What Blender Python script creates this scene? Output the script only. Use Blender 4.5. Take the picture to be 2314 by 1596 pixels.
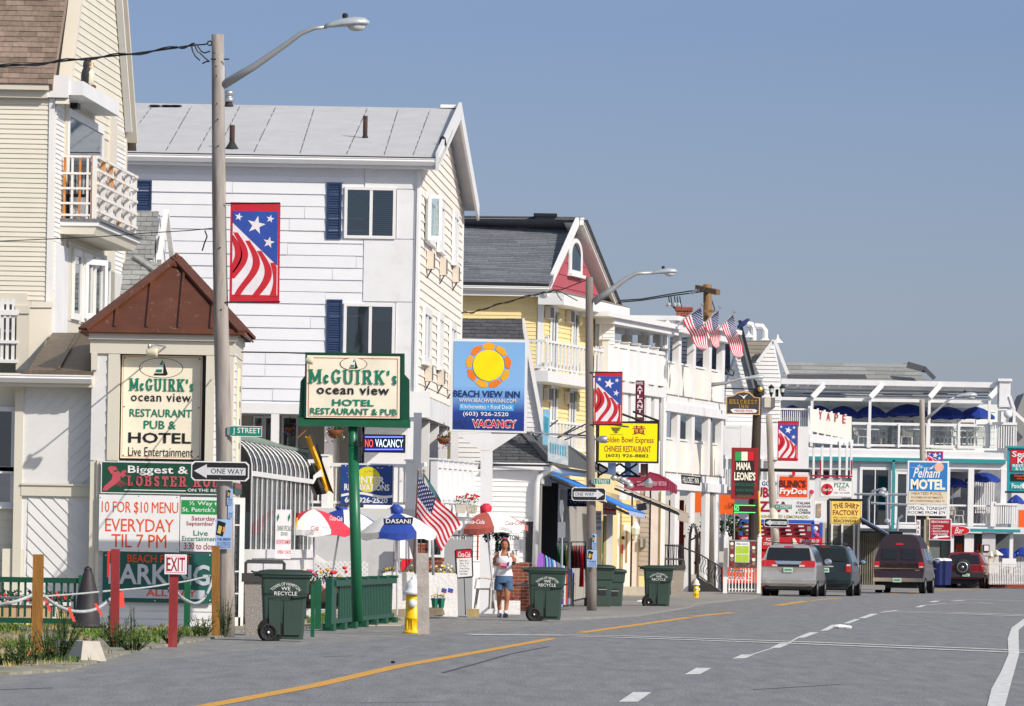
import bpy,math,random
from math import radians,sin,cos,pi,sqrt,atan2
from mathutils import Vector as V,Matrix
random.seed(7)
sc=bpy.context.scene
COL=sc.collection
for o in list(bpy.data.objects):bpy.data.objects.remove(o)
F=16000.0;CU,CV=1157.0,798.0;ROLL=radians(1.0);HY=438.0;EYE=1.5
cam=bpy.data.cameras.new('camera');camo=bpy.data.objects.new('camera',cam);COL.objects.link(camo)
cam.sensor_fit='HORIZONTAL';cam.sensor_width=36.0;cam.lens=36.0*F/2314.0
cam.shift_x=HY*sin(ROLL)/2314.0;cam.shift_y=HY*cos(ROLL)/2314.0
cam.clip_start=1.0;cam.clip_end=9000.0
camo.location=(0,0,EYE)
camo.matrix_world=Matrix.Translation((0,0,EYE))@Matrix.Rotation(ROLL,4,'Y').inverted()@Matrix.Rotation(radians(90),4,'X')
sc.camera=camo
SUN_DIR=V((0.70,-0.60,0.62)).normalized()
sl=bpy.data.lights.new('sun','SUN');sl.energy=3.5;sl.angle=radians(0.5);sl.color=(1.0,0.93,0.83)
so=bpy.data.objects.new('sun',sl);COL.objects.link(so)
so.rotation_euler=SUN_DIR.to_track_quat('Z','Y').to_euler()
so.location=(60,-60,80)
w=bpy.data.worlds.new('World');sc.world=w;w.use_nodes=True
nt=w.node_tree;nt.nodes.clear()
sky=nt.nodes.new('ShaderNodeTexSky');sky.sky_type='NISHITA';sky.sun_disc=False
sky.sun_elevation=math.asin(SUN_DIR.z);sky.sun_rotation=atan2(SUN_DIR.x,SUN_DIR.y)
sky.air_density=1.0;sky.dust_density=0.6;sky.ozone_density=3.0
gco=nt.nodes.new('ShaderNodeTexCoord');sep=nt.nodes.new('ShaderNodeSeparateXYZ');nt.links.new(gco.outputs['Generated'],sep.inputs[0])
rmp=nt.nodes.new('ShaderNodeValToRGB');nt.links.new(sep.outputs['Z'],rmp.inputs[0])
e=rmp.color_ramp.elements
e[0].position=0.0;e[0].color=(0.375,0.395,0.565,1)
e[1].position=0.075;e[1].color=(0.30,0.32,0.47,1)
e2=rmp.color_ramp.elements.new(0.5);e2.color=(1.45,1.1,.80,1)
mx=nt.nodes.new('ShaderNodeMix');mx.data_type='RGBA';mx.blend_type='MULTIPLY';mx.inputs[0].default_value=1.0
nt.links.new(sky.outputs[0],mx.inputs[6]);nt.links.new(rmp.outputs[0],mx.inputs[7])
bg=nt.nodes.new('ShaderNodeBackground');bg.inputs[1].default_value=0.15
out=nt.nodes.new('ShaderNodeOutputWorld');nt.links.new(mx.outputs[2],bg.inputs[0]);nt.links.new(bg.outputs[0],out.inputs[0])
sc.view_settings.view_transform='Standard';sc.view_settings.look='None'
sc.view_settings.exposure=0.30;sc.view_settings.gamma=1.0;sc.view_settings.use_curve_mapping=False
sc.cycles.max_bounces=6;sc.cycles.diffuse_bounces=3;sc.cycles.glossy_bounces=3;sc.cycles.transparent_max_bounces=10
sc.cycles.use_denoising=True
cR,sR=cos(ROLL),sin(ROLL)
def ray(u,v):
 du,dv=u-CU,v-CV
 return(du*cR+dv*sR)/F,(HY-(-du*sR+dv*cR))/F
def P(u,v,d):a,b=ray(u,v);return V((a*d,d,EYE+b*d))
def G(u,v,z=0.0):
 a,b=ray(u,v);d=(z-EYE)/b;return V((a*d,d,z))
class Pl:
 """a flat face in the world: origin, direction along it, direction up it; third axis = outward"""
 def __init__(s,O,e1,e2=(0,0,1)):
  s.O=V(O);s.e1=V(e1).normalized();s.e2=V(e2).normalized();s.n=s.e1.cross(s.e2).normalized()
  s.e2=s.n.cross(s.e1).normalized()
 def hit(s,u,v):
  a,b=ray(u,v);r=V((a,1,b));o=V((0,0,EYE))
  t=(s.O-o).dot(s.n)/r.dot(s.n);p=o+r*t-s.O
  return p.dot(s.e1),p.dot(s.e2)
 def pt(s,a,b,c=0.0):return s.O+s.e1*a+s.e2*b+s.n*c
 def poly(s,*uv):return[s.hit(*q)for q in uv]
 def off(s,c):return Pl(s.pt(0,0,c),s.e1,s.e2)
 def rc(s,u0,v0,u1,v1):
  a0,b1=s.hit(u0,v0);a1,_=s.hit(u1,v0);_,b0=s.hit(u0,v1);return a0,a1,b0,b1
def front(u,d):q=P(u,1200,d);return Pl((q.x,q.y,0),(1,0,0))
def pl2(u0,d0,u1,d1,v=1000):
 p,q=P(u0,v,d0),P(u1,v,d1);return Pl((p.x,p.y,0),(q.x-p.x,q.y-p.y,0))
class MB:
 def __init__(s):s.v=[];s.f=[]
 def box(s,pl,a0,a1,b0,b1,c0,c1):
  k=len(s.v)
  for c in(c0,c1):
   for(a,b)in((a0,b0),(a1,b0),(a1,b1),(a0,b1)):s.v.append(pl.pt(a,b,c))
  for q in((3,2,1,0),(4,5,6,7),(0,1,5,4),(1,2,6,5),(2,3,7,6),(3,0,4,7)):s.f.append([k+i for i in q])
  return s
 def prism(s,pl,pts,c0,c1):
  k=len(s.v);n=len(pts)
  A=sum(pts[i][0]*pts[(i+1)%n][1]-pts[(i+1)%n][0]*pts[i][1]for i in range(n))
  if A<0:pts=pts[::-1]
  for c in(c0,c1):
   for a,b in pts:s.v.append(pl.pt(a,b,c))
  s.f.append([k+i for i in range(n)][::-1]);s.f.append([k+n+i for i in range(n)])
  for i in range(n):j=(i+1)%n;s.f.append([k+i,k+j,k+n+j,k+n+i])
  return s
 def quad(s,*p):
  k=len(s.v);s.v+=[V(q)for q in p];s.f.append(list(range(k,k+len(p))));return s
 def hull8(s,lo,hi):
  """lo and hi: four points each, same winding (ccw from above)"""
  k=len(s.v);n=len(lo);s.v+=[V(q)for q in lo]+[V(q)for q in hi]
  s.f.append([k+i for i in range(n)][::-1]);s.f.append([k+n+i for i in range(n)])
  for i in range(n):j=(i+1)%n;s.f.append([k+i,k+j,k+n+j,k+n+i])
  return s
 def tube(s,pts,r,n=8,cap=True):
  pts=[V(p)for p in pts];m=len(pts)
  if not hasattr(r,'__len__'):r=[r]*m
  k=len(s.v);up=V((0,0,1));prev=None
  for i,p in enumerate(pts):
   t=(pts[min(i+1,m-1)]-pts[max(i-1,0)]).normalized()
   if prev is None:
    x=t.cross(up)if abs(t.dot(up))<.95 else t.cross(V((1,0,0)))
   else:x=prev-t*prev.dot(t)
   x.normalize();prev=x;y=t.cross(x)
   for j in range(n):
    a=2*pi*j/n;s.v.append(p+(x*cos(a)+y*sin(a))*r[i])
  for i in range(m-1):
   for j in range(n):
    q=(j+1)%n;s.f.append([k+i*n+j,k+i*n+q,k+(i+1)*n+q,k+(i+1)*n+j])
  if cap:s.f.append([k+j for j in range(n)][::-1]);s.f.append([k+(m-1)*n+j for j in range(n)])
  return s
 def bar(s,p,q,w,h=None):
  """square bar between two points"""
  p,q=V(p),V(q);t=(q-p).normalized();h=h or w
  x=t.cross(V((0,0,1))if abs(t.z)<.95 else V((0,1,0))).normalized();y=x.cross(t)
  lo=[p+x*sx*w/2+y*sy*h/2 for sx,sy in((-1,-1),(1,-1),(1,1),(-1,1))]
  return s.hull8(lo,[a+(q-p)for a in lo])
 def loft(s,rings,close=True,cap=True):
  k=len(s.v);n=len(rings[0])
  for r in rings:s.v+=[V(p)for p in r]
  for i in range(len(rings)-1):
   for j in range(n if close else n-1):
    q=(j+1)%n;s.f.append([k+i*n+j,k+i*n+q,k+(i+1)*n+q,k+(i+1)*n+j])
  if cap and close:s.f.append([k+j for j in range(n)][::-1]);s.f.append([k+(len(rings)-1)*n+j for j in range(n)])
  return s
 def lathe(s,c,prof,n=16,axis='Z',sx=1,sy=1):
  c=V(c);rings=[]
  for r,z in prof:
   R=[]
   for j in range(n):
    a=2*pi*j/n;x,y=r*cos(a)*sx,r*sin(a)*sy
    R.append(c+(V((x,y,z))if axis=='Z' else V((x,-z,y))if axis=='Y' else V((z,x,y))))
   rings.append(R)
  return s.loft(rings)
 def ball(s,c,rx,ry=None,rz=None,n=10,m=6):
  ry=ry or rx;rz=rz or rx;c=V(c)
  return s.loft([[c+V((rx*cos(2*pi*j/n)*sin(pi*(i+.02)/(m+.04)),ry*sin(2*pi*j/n)*sin(pi*(i+.02)/(m+.04)),-rz*cos(pi*(i+.02)/(m+.04))))for j in range(n)]for i in range(m+1)])
 def mesh(s,name,org):
  me=bpy.data.meshes.new(name);me.from_pydata([tuple(p-org)for p in s.v],[],s.f);me.update();return me
ZERO=V((0,0,0))
def link(name,me,m,parent=None,loc=None,smooth=False):
 o=bpy.data.objects.new(name,me);COL.objects.link(o)
 if m is not None and len(me.materials)==0:me.materials.append(m)
 if smooth:
  for p in me.polygons:p.use_smooth=True
 if parent is not None:o.parent=parent
 if loc is not None:o.location=loc
 return o
def org_of(p):
 r=V((0,0,0))
 while p is not None:r=r+p.location;p=p.parent
 return r
def pa(parent,name,mb,m,smooth=False,label=None,kind=None):
 o=link(name,mb.mesh(name,org_of(parent)),m,parent,smooth=smooth)
 if label:o['label']=label
 if kind:o['kind']=kind
 return o
def tag(o,label,cat,group=None):
 o['label']=label;o['category']=cat
 if group:o['group']=group
 return o
def thing(name,label,cat,loc,group=None):
 o=bpy.data.objects.new(name,None);COL.objects.link(o);o.location=V(loc);o.empty_display_size=.3
 return tag(o,label,cat,group)
def solo(name,label,cat,mb,m,group=None,smooth=False):
 c=sum(mb.v,ZERO)/len(mb.v);c.z=min(p.z for p in mb.v)
 return tag(link(name,mb.mesh(name,c),m,None,c,smooth),label,cat,group)
def struct(name,mb,m,smooth=False):
 o=link(name,mb.mesh(name,ZERO),m,None,None,smooth);o['kind']='structure';return o
def clip(poly,ax,k,sign):
 """keep the part of poly with sign*(p[ax]-k) >= 0"""
 r=[]
 for i in range(len(poly)):
  p,q=poly[i],poly[(i+1)%len(poly)];dp,dq=sign*(p[ax]-k),sign*(q[ax]-k)
  if dp>=0:r.append(p)
  if dp*dq<0:
   t=dp/(dp-dq);r.append((p[0]+(q[0]-p[0])*t,p[1]+(q[1]-p[1])*t))
 return r
def strips(parent,pl,poly,w,m,name='clapboard',phi=0.0,c0=0.0,top=.004,bot=.02,seg=None,stag=.5,gap=.0,maxn=300,jit=0,b_start=None,holes=()):
 """lapped boards (or shingles, when seg is given) over a convex outline; every board an object"""
 cp,sp=cos(phi),sin(phi)
 rot=[(a*cp+b*sp,-a*sp+b*cp)for a,b in poly]
 b0=min(q[1]for q in rot)if b_start is None else b_start;b1=max(q[1]for q in rot);k=0;res=[]
 rest=MB()
 nrow=int(math.ceil((b1-b0)/w-1e-6))
 for i in range(nrow):
  lo=b0+i*w;hi=min(lo+w,b1);r=clip(clip(rot,1,lo,1),1,hi,-1)
  if len(r)<3:continue
  cuts=[r]
  if seg:
   a0=min(q[0]for q in r);a1=max(q[0]for q in r);cuts=[]
   x=math.floor(a0/seg)*seg-((i%2)*stag+random.uniform(0,jit))*seg
   while x<a1:
    ln=seg*(1+random.uniform(-jit,jit)*.5)
    c=clip(clip(r,0,x+gap,1),0,x+ln-gap,-1);x+=ln
    if len(c)>=3:cuts.append(c)
  if holes:
   nc=[]
   for c in cuts:
    todo=[c]
    for(h0,h1,hb0,hb1)in holes:
     new=[]
     for q in todo:
      m0=(lo+hi)/2
      if hb0<m0<hb1:
       for z in(clip(q,0,h0,-1),clip(q,0,h1,1)):
        if len(z)>=3:new.append(z)
      else:new.append(q)
     todo=new
    nc+=todo
   cuts=nc
  for c in cuts:
   extra=random.uniform(0,.35)*bot if seg else 0
   mb=MB();n=len(c)
   A=sum(c[i2][0]*c[(i2+1)%n][1]-c[(i2+1)%n][0]*c[i2][1]for i2 in range(n))
   if abs(A)<1e-4:continue
   if A<0:c=c[::-1]
   fr=[];bk=[]
   for a,b in c:
    t=(b-lo)/max(w,1e-6);z=c0+bot+extra+(top-bot)*t
    A_,B_=a*cp-b*sp,a*sp+b*cp
    fr.append(pl.pt(A_,B_,z));bk.append(pl.pt(A_,B_,c0))
   tgt=mb if k<maxn else rest
   kk=len(tgt.v);tgt.v+=fr+bk;tgt.f.append([kk+j for j in range(n)])
   for j in range(n):q=(j+1)%n;tgt.f.append([kk+n+j,kk+n+q,kk+q,kk+j])
   if k<maxn:res.append(pa(parent,name,mb,m))
   k+=1
 if rest.v:pa(parent,name+'s',rest,m,kind='stuff')
 return res
MATS={}
def mat(name,col,rough=.6,metal=0.0,var=.12,scale=3.0,rnd=0.0,bump=0.0,bscale=None,spec=.4,stain=None,stretch=(1,1,1),emit=None,coat=0.0,detail=4,stain_at=(.52,.68)):
 if name in MATS:return MATS[name]
 m=bpy.data.materials.new(name);m.use_nodes=True;n=m.node_tree;b=n.nodes['Principled BSDF']
 b.inputs['Roughness'].default_value=rough;b.inputs['Metallic'].default_value=metal;b.inputs['Specular IOR Level'].default_value=spec
 b.inputs['Coat Weight'].default_value=coat
 tc=n.nodes.new('ShaderNodeTexCoord');mp=n.nodes.new('ShaderNodeMapping');mp.inputs['Scale'].default_value=stretch
 n.links.new(tc.outputs['Object'],mp.inputs[0])
 ns=n.nodes.new('ShaderNodeTexNoise');ns.inputs['Scale'].default_value=scale;ns.inputs['Detail'].default_value=detail;ns.inputs['Roughness'].default_value=.72 if detail>6 else .5
 n.links.new(mp.outputs[0],ns.inputs['Vector'])
 mr=n.nodes.new('ShaderNodeMapRange');mr.inputs[1].default_value=.25;mr.inputs[2].default_value=.75
 mr.inputs[3].default_value=1-var;mr.inputs[4].default_value=1+var*.6;n.links.new(ns.outputs['Fac'],mr.inputs[0])
 val=mr.outputs[0]
 if rnd:
  oi=n.nodes.new('ShaderNodeObjectInfo');m2=n.nodes.new('ShaderNodeMapRange')
  m2.inputs[3].default_value=1-rnd;m2.inputs[4].default_value=1+rnd;n.links.new(oi.outputs['Random'],m2.inputs[0])
  mu=n.nodes.new('ShaderNodeMath');mu.operation='MULTIPLY';n.links.new(val,mu.inputs[0]);n.links.new(m2.outputs[0],mu.inputs[1]);val=mu.outputs[0]
 vm=n.nodes.new('ShaderNodeVectorMath');vm.operation='SCALE';vm.inputs[0].default_value=col[:3];n.links.new(val,vm.inputs['Scale'])
 cout=vm.outputs[0]
 if stain:
  n2=n.nodes.new('ShaderNodeTexNoise');n2.inputs['Scale'].default_value=stain[1];n2.inputs['Detail'].default_value=6;n2.inputs['Roughness'].default_value=.65
  n.links.new(mp.outputs[0],n2.inputs['Vector'])
  r2=n.nodes.new('ShaderNodeMapRange');r2.inputs[1].default_value=stain_at[0];r2.inputs[2].default_value=stain_at[1];r2.inputs[4].default_value=stain[2]
  n.links.new(n2.outputs['Fac'],r2.inputs[0])
  mi=n.nodes.new('ShaderNodeMix');mi.data_type='RGBA';n.links.new(r2.outputs[0],mi.inputs[0]);n.links.new(cout,mi.inputs[6]);mi.inputs[7].default_value=(*stain[0],1)
  cout=mi.outputs[2]
 n.links.new(cout,b.inputs['Base Color'])
 if bump:
  nb=n.nodes.new('ShaderNodeTexNoise');nb.inputs['Scale'].default_value=bscale or scale*6;nb.inputs['Detail'].default_value=5
  n.links.new(mp.outputs[0],nb.inputs['Vector'])
  bp=n.nodes.new('ShaderNodeBump');bp.inputs['Strength'].default_value=bump;bp.inputs['Distance'].default_value=.02
  n.links.new(nb.outputs['Fac'],bp.inputs['Height']);n.links.new(bp.outputs[0],b.inputs['Normal'])
 if emit:b.inputs['Emission Color'].default_value=(*emit[:3],1);b.inputs['Emission Strength'].default_value=emit[3]
 MATS[name]=m;return m
def glassmat(name,tint=(.55,.62,.65),gloss=.22,rough=.02,gcol=(.9,.95,1),gmax=.95):
 if name in MATS:return MATS[name]
 m=bpy.data.materials.new(name);m.use_nodes=True;n=m.node_tree;n.nodes.clear()
 o=n.nodes.new('ShaderNodeOutputMaterial');t=n.nodes.new('ShaderNodeBsdfTransparent');g=n.nodes.new('ShaderNodeBsdfGlossy')
 t.inputs[0].default_value=(*tint,1);g.inputs[0].default_value=(*gcol,1);g.inputs['Roughness'].default_value=rough
 lw=n.nodes.new('ShaderNodeLayerWeight');lw.inputs[0].default_value=.25
 ns=n.nodes.new('ShaderNodeTexNoise');ns.inputs['Scale'].default_value=1.3
 bp=n.nodes.new('ShaderNodeBump');bp.inputs['Strength'].default_value=.08;bp.inputs['Distance'].default_value=.02
 n.links.new(ns.outputs['Fac'],bp.inputs['Height']);n.links.new(bp.outputs[0],g.inputs['Normal'])
 mr=n.nodes.new('ShaderNodeMapRange');mr.inputs[3].default_value=gloss;mr.inputs[4].default_value=gmax
 n.links.new(lw.outputs['Fresnel'],mr.inputs[0]);mx=n.nodes.new('ShaderNodeMixShader')
 n.links.new(mr.outputs[0],mx.inputs[0]);n.links.new(t.outputs[0],mx.inputs[1]);n.links.new(g.outputs[0],mx.inputs[2]);n.links.new(mx.outputs[0],o.inputs[0])
 MATS[name]=m;return m
def srgb(h):
 r=[int(h[i:i+2],16)/255 for i in(0,2,4)]
 return tuple((c/12.92 if c<=.04045 else((c+.055)/1.055)**2.4)for c in r)
def C(name,h,**k):return mat(name,srgb(h),**k)
WHITE=mat('white_paint',(.76,.765,.78),.5,var=.06,scale=1.2,stain=((.45,.43,.40),2.2,.18))
WHITE2=mat('white_vinyl',(.78,.78,.775),.45,var=.04,scale=2,rnd=.02,stain=((.5,.48,.44),1.5,.12))
GREYWALL=mat('painted_wall_grey',(.60,.60,.60),.7,var=.06,scale=1.5,stain=((.4,.39,.37),2,.2))
CREAM=mat('cream_siding',srgb('dad5c6'),.55,var=.04,scale=1.5,rnd=.025,stain=((.45,.42,.34),1.2,.12))
CREAMT=mat('cream_trim',srgb('d4cebf'),.5,var=.05,scale=2,stain=((.45,.4,.3),2,.12))
SUNW=mat('warm_white_siding',srgb('f0e6da'),.55,var=.04,scale=2,rnd=.03)  # inn's white siding, warmed in colour for the sun on its street face
YELLOW=mat('yellow_siding',srgb('ebd59a'),.6,var=.05,scale=2,rnd=.03,stain=((.5,.42,.25),1.5,.15))
REDS=mat('red_siding',srgb('a9505a'),.6,var=.08,scale=3,rnd=.05)
NAVY=mat('navy_shutter',srgb('22375c'),.5,var=.1)
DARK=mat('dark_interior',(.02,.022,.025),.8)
BLIND=mat('window_blind',(.30,.33,.33),.6,var=.05)
BLACK=mat('black_paint',(.018,.018,.02),.4)
IRON=mat('black_iron',(.02,.02,.022),.5,metal=.2)
GALV=mat('galvanised_steel',(.42,.44,.46),.4,metal=.7,var=.12,scale=4)
ALU=mat('aluminium_frame',(.62,.64,.66),.35,metal=.5)
GREENP=mat('green_paint',srgb('155a3c'),.45,var=.15,scale=3,stain=((.02,.12,.08),3,.3))
GREEND=mat('dark_green_paint',srgb('0f4a36'),.4,var=.1)
BINP=mat('green_bin_plastic',srgb('33473f'),.5,var=.08,scale=2,bump=.15,bscale=60)
BINL=mat('bin_lid_plastic',srgb('2c3d37'),.5,var=.08)
RUBBER=mat('rubber',(.02,.02,.021),.75)
GLASS=glassmat('window_glass',gloss=.10)
GLASSD=glassmat('car_glass',(.10,.12,.13),.12)
GLASSB=glassmat('porch_glass',(.38,.42,.43),.22,.06,(.8,.85,.88),.36)
WOODP=mat('weathered_pole_wood',srgb('9f9892'),.85,var=.35,scale=9,stretch=(1,1,.12),bump=.6,bscale=14,stain=((.16,.11,.075),5,.6))
WOODB=mat('brown_post_wood',srgb('96682f'),.8,var=.35,scale=12,stretch=(1,1,.15),bump=.4)
WOODR=mat('red_painted_wood',srgb('912d30'),.55,var=.2,scale=6,stretch=(1,1,.3),stain=((.25,.1,.08),8,.5))
COPPER=mat('brown_copper',srgb('704635'),.38,metal=.35,var=.22,scale=2.5,stain=((.45,.36,.30),9,.5),stain_at=(.62,.7))
COPPERG=mat('weathered_copper',srgb('6f6152'),.5,metal=.25,var=.25,scale=2.5,stain=((.5,.46,.38),14,.6),stain_at=(.6,.66))
SHBR=mat('brown_shingle',srgb('857468'),.9,var=.25,scale=14,rnd=.30,bump=.3,bscale=60)
SHGR=mat('grey_shingle',srgb('8f9190'),.9,var=.2,scale=10,rnd=.14,bump=.3,bscale=60)
SHDK=mat('dark_shingle',srgb('767a80'),.9,var=.3,scale=12,rnd=.22,bump=.3,bscale=60)
SHBK=mat('black_shingle',srgb('54565a'),.9,var=.3,scale=12,rnd=.2,bump=.3,bscale=60)
MEMB=mat('roof_membrane',srgb('c3c3c4'),.6,var=.08,scale=1.2,rnd=.025,stain=((.35,.34,.33),3,.25))
BRICK=mat('red_brick',srgb('85412f'),.85,var=.3,scale=8,rnd=.25)
MORTAR=mat('mortar',srgb('b5a48f'),.9)
SIGNW=mat('sign_white',(.80,.80,.80),.35,var=.05,stain=((.6,.57,.52),2,.2))
SIGNC=mat('sign_cream',srgb('f0e8d2'),.4,var=.06,stain=((.6,.54,.42),2,.3))
INK=mat('ink_black',(.012,.012,.015),.4,var=0)
INKG=C('ink_green','0d7a5c',rough=.4,var=.03)
INKR=C('ink_red','c8202e',rough=.4,var=.03)
INKDR=C('ink_dark_red','9c1b2c',rough=.4,var=.03)
INKO=C('ink_orange','e2531c',rough=.4,var=.03)
INKB=C('ink_blue','1c3f8f',rough=.4,var=.03)
INKW=mat('ink_white',(.8,.8,.8),.4,var=.0)
INKY=C('ink_yellow','f2d413',rough=.4,var=.03)
LEAF=C('leaf_green','4c6b2a',rough=.6,var=.4,scale=9)
LEAFD=C('leaf_dark_green','27401f',rough=.6,var=.4,scale=9)
CONC=mat('concrete',srgb('b9b3a8'),.85,var=.15,scale=5,bump=.3)
def fontmesh(s,bold=0.0,shear=0.0,res=2,space=1.0):
 c=bpy.data.curves.new('t','FONT');c.body=s;c.offset=bold*.3;c.shear=shear;c.resolution_u=res;c.space_character=space;c.size=1.0
 o=bpy.data.objects.new('t',c);me=bpy.data.meshes.new_from_object(o)
 bpy.data.objects.remove(o);bpy.data.curves.remove(c);return me
def bend(x,arc):return 0
def txt(parent,pl,s,box,m,c=.01,bold=.02,shear=0.0,arc=0.0,name='lettering',tilt=0.0,fit='both',space=1.0,thick=.004):
 """lettering fitted to box = (a0, a1, b0, b1) on a face"""
 me=fontmesh(s,bold,shear,space=space)
 vs=[v.co.copy()for v in me.vertices]
 if not vs:return None
 x0=min(v.x for v in vs);x1=max(v.x for v in vs);y0=min(v.y for v in vs);y1=max(v.y for v in vs)
 a0,a1,b0,b1=box;org=org_of(parent);H=b1-b0
 for i,v in enumerate(me.vertices):
  tx=(v.co.x-x0)/max(x1-x0,1e-6);ty=(v.co.y-y0)/max(y1-y0,1e-6)
  if arc:
   th=(tx-.5)*arc;R=(a1-a0)/(2*sin(abs(arc)/2));rr=R+(ty-.5)*H*(1 if arc>0 else-1)
   a=(a0+a1)/2+rr*sin(abs(arc)*(tx-.5));b=(b0+b1)/2+(1 if arc>0 else-1)*(rr*cos(th)-R)
  else:a=a0+tx*(a1-a0);b=b0+ty*H+tilt*(tx-.5)*(a1-a0)
  v.co=pl.pt(a,b,c)-org
 me.name=name
 o=link(name,me,m,parent);return o
def txtp(parent,pl,s,u0,v0,u1,v1,m,**k):
 """same, the box given by where it shows"""
 um=(u0+u1)/2;vm=(v0+v1)/2
 a0=pl.hit(u0,vm)[0];a1=pl.hit(u1,vm)[0];b1=pl.hit(um,v0)[1];b0=pl.hit(um,v1)[1]
 return txt(parent,pl,s,(a0,a1,b0,b1),m,**k)
def flat(parent,pl,uv,m,name='panel',c=.006,t=.004):
 return pa(parent,name,MB().prism(pl,pl.poly(*uv),c,c+t),m)
def disc(pl,a,b,r,n=20,sy=1.0):return[(a+r*cos(2*pi*i/n),b+r*sy*sin(2*pi*i/n))for i in range(n)]
def star(a,b,r,rot=0.0):
 return[(a+(r if i%2==0 else r*.4)*sin(rot+i*pi/5),b+(r if i%2==0 else r*.4)*cos(rot+i*pi/5))for i in range(10)]
SL={'M':([[(.0,0),(.0,1)],[(.0,1),(.5,.15),(1,1)],[(1,1),(1,0)]],[(0,0),(1,0),(0,1),(1,1)],1.15),'C':([[(.95,.78),(.8,.95),(.5,1),(.15,.85),(0,.5),(.15,.15),(.5,0),(.85,.08),(.98,.25)]],[],.85),'G':([[(.95,.78),(.8,.95),(.5,1),(.15,.85),(0,.5),(.15,.15),(.5,0),(.85,.08),(.9,.42)]],[(.9,.42)],.95),'U':([[(.05,1),(.05,.3),(.2,.03),(.5,0),(.8,.03),(.95,.3),(.95,1)]],[(.05,1),(.95,1)],.95),'I':([[(.5,0),(.5,1)]],[(.5,0),(.5,1)],.45),'R':([[(.1,0),(.1,1)],[(.1,1),(.65,1),(.85,.85),(.85,.65),(.65,.5),(.1,.5)],[(.5,.5),(.95,0)]],[(.1,0),(.95,0),(.1,1)],.95),'K':([[(.1,0),(.1,1)],[(.95,1),(.12,.42)],[(.4,.6),(.98,0)]],[(.1,0),(.1,1),(.95,1),(.95,0)],.95),'S':([[(.9,.8),(.7,1),(.3,1),(.08,.78),(.2,.58),(.8,.42),(.93,.22),(.7,0),(.3,0),(.08,.22)]],[],.75),'L':([[(.1,1),(.1,0),(.95,0),(.95,.25)]],[(.1,1)],.8),'O':([[(.5,1),(.15,.85),(0,.5),(.15,.15),(.5,0),(.85,.15),(1,.5),(.85,.85),(.5,1)]],[],.95),'B':([[(.1,0),(.1,1),(.65,1),(.85,.85),(.85,.65),(.65,.53),(.1,.53)],[(.65,.53),(.92,.38),(.92,.15),(.7,0),(.1,0)]],[(.1,0),(.1,1)],.9),'T':([[(.5,0),(.5,1)],[(.02,.75),(.02,1),(.98,1),(.98,.75)]],[(.5,0)],.9),'E':([[(.9,.25),(.9,0),(.1,0),(.1,1),(.9,1),(.9,.75)],[(.1,.52),(.65,.52)]],[(.1,0),(.1,1)],.85),'H':([[(.1,0),(.1,1)],[(.9,0),(.9,1)],[(.1,.5),(.9,.5)]],[(.1,0),(.1,1),(.9,0),(.9,1)],.95),'P':([[(.1,0),(.1,1),(.7,1),(.9,.85),(.9,.6),(.7,.45),(.1,.45)]],[(.1,0),(.1,1)],.85),'Z':([[(.05,.75),(.05,1),(.92,1),(.05,0),(.95,0),(.95,.25)]],[],.85),'A':([[(0,0),(.5,1),(1,0)],[(.2,.35),(.8,.35)]],[(0,0),(1,0)],1.0),'N':([[(.08,0),(.08,1),(.92,0),(.92,1)]],[(.08,0),(.08,1),(.92,1)],.95),'F':([[(.1,0),(.1,1),(.9,1),(.9,.75)],[(.1,.52),(.65,.52)]],[(.1,0),(.1,1)],.82),'Y':([[(0,1),(.5,.5),(1,1)],[(.5,.5),(.5,0)]],[(.5,0),(0,1),(1,1)],.9),"'":([[(.5,1),(.4,.7)]],[],.25),' ':([],[],.4),'.':([[(.5,0),(.5,.05)]],[],.25),}
def slab(parent,pl,s,box,m,c=.012,wt=.14,serif=True,name='lettering',small=()):
 a0,a1,b0,b1=box;Hh=b1-b0;adv=[]
 for i,ch in enumerate(s):adv.append(SL[ch.upper()][2]*(.62 if i in small else 1)+.28)
 tot=sum(adv)-.28;sx=(a1-a0)/tot;x=a0;mb=MB();tk=wt*Hh
 for i,ch in enumerate(s):
  st,se,wd=SL[ch.upper()];k=.62 if i in small else 1;W=wd*sx*k;HH=Hh*k
  X=lambda p:(x+p[0]*(W-tk)+tk/2,b0+tk*.3+p[1]*(HH-tk*.6))
  for ln in st:
   for p,q in zip(ln,ln[1:]):
    P0,P1=V(X(p)),V(X(q));d=(P1-P0)
    if d.length<1e-6:continue
    d.normalize();n=V((-d.y,d.x));th=tk if abs(d.y)>.5 else tk*.62
    mb.prism(pl,[tuple(P0-n*th/2-d*tk*.2),tuple(P1-n*th/2+d*tk*.2),tuple(P1+n*th/2+d*tk*.2),tuple(P0+n*th/2-d*tk*.2)],c,c+.003+random.random()*.0006)
  if serif:
   for p in se:
    q=X(p);mb.prism(pl,[(q[0]-tk*1.05,q[1]-tk*.28),(q[0]+tk*1.05,q[1]-tk*.28),(q[0]+tk*1.05,q[1]+tk*.28),(q[0]-tk*1.05,q[1]+tk*.28)],c,c+.0045)
  x+=adv[i]*sx
 return pa(parent,name,mb,m)
def pbox(pl,u0,v0,u1,v1):
 um=(u0+u1)/2;vm=(v0+v1)/2
 return pl.hit(u0,vm)[0],pl.hit(u1,vm)[0],pl.hit(um,v1)[1],pl.hit(um,v0)[1]
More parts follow.
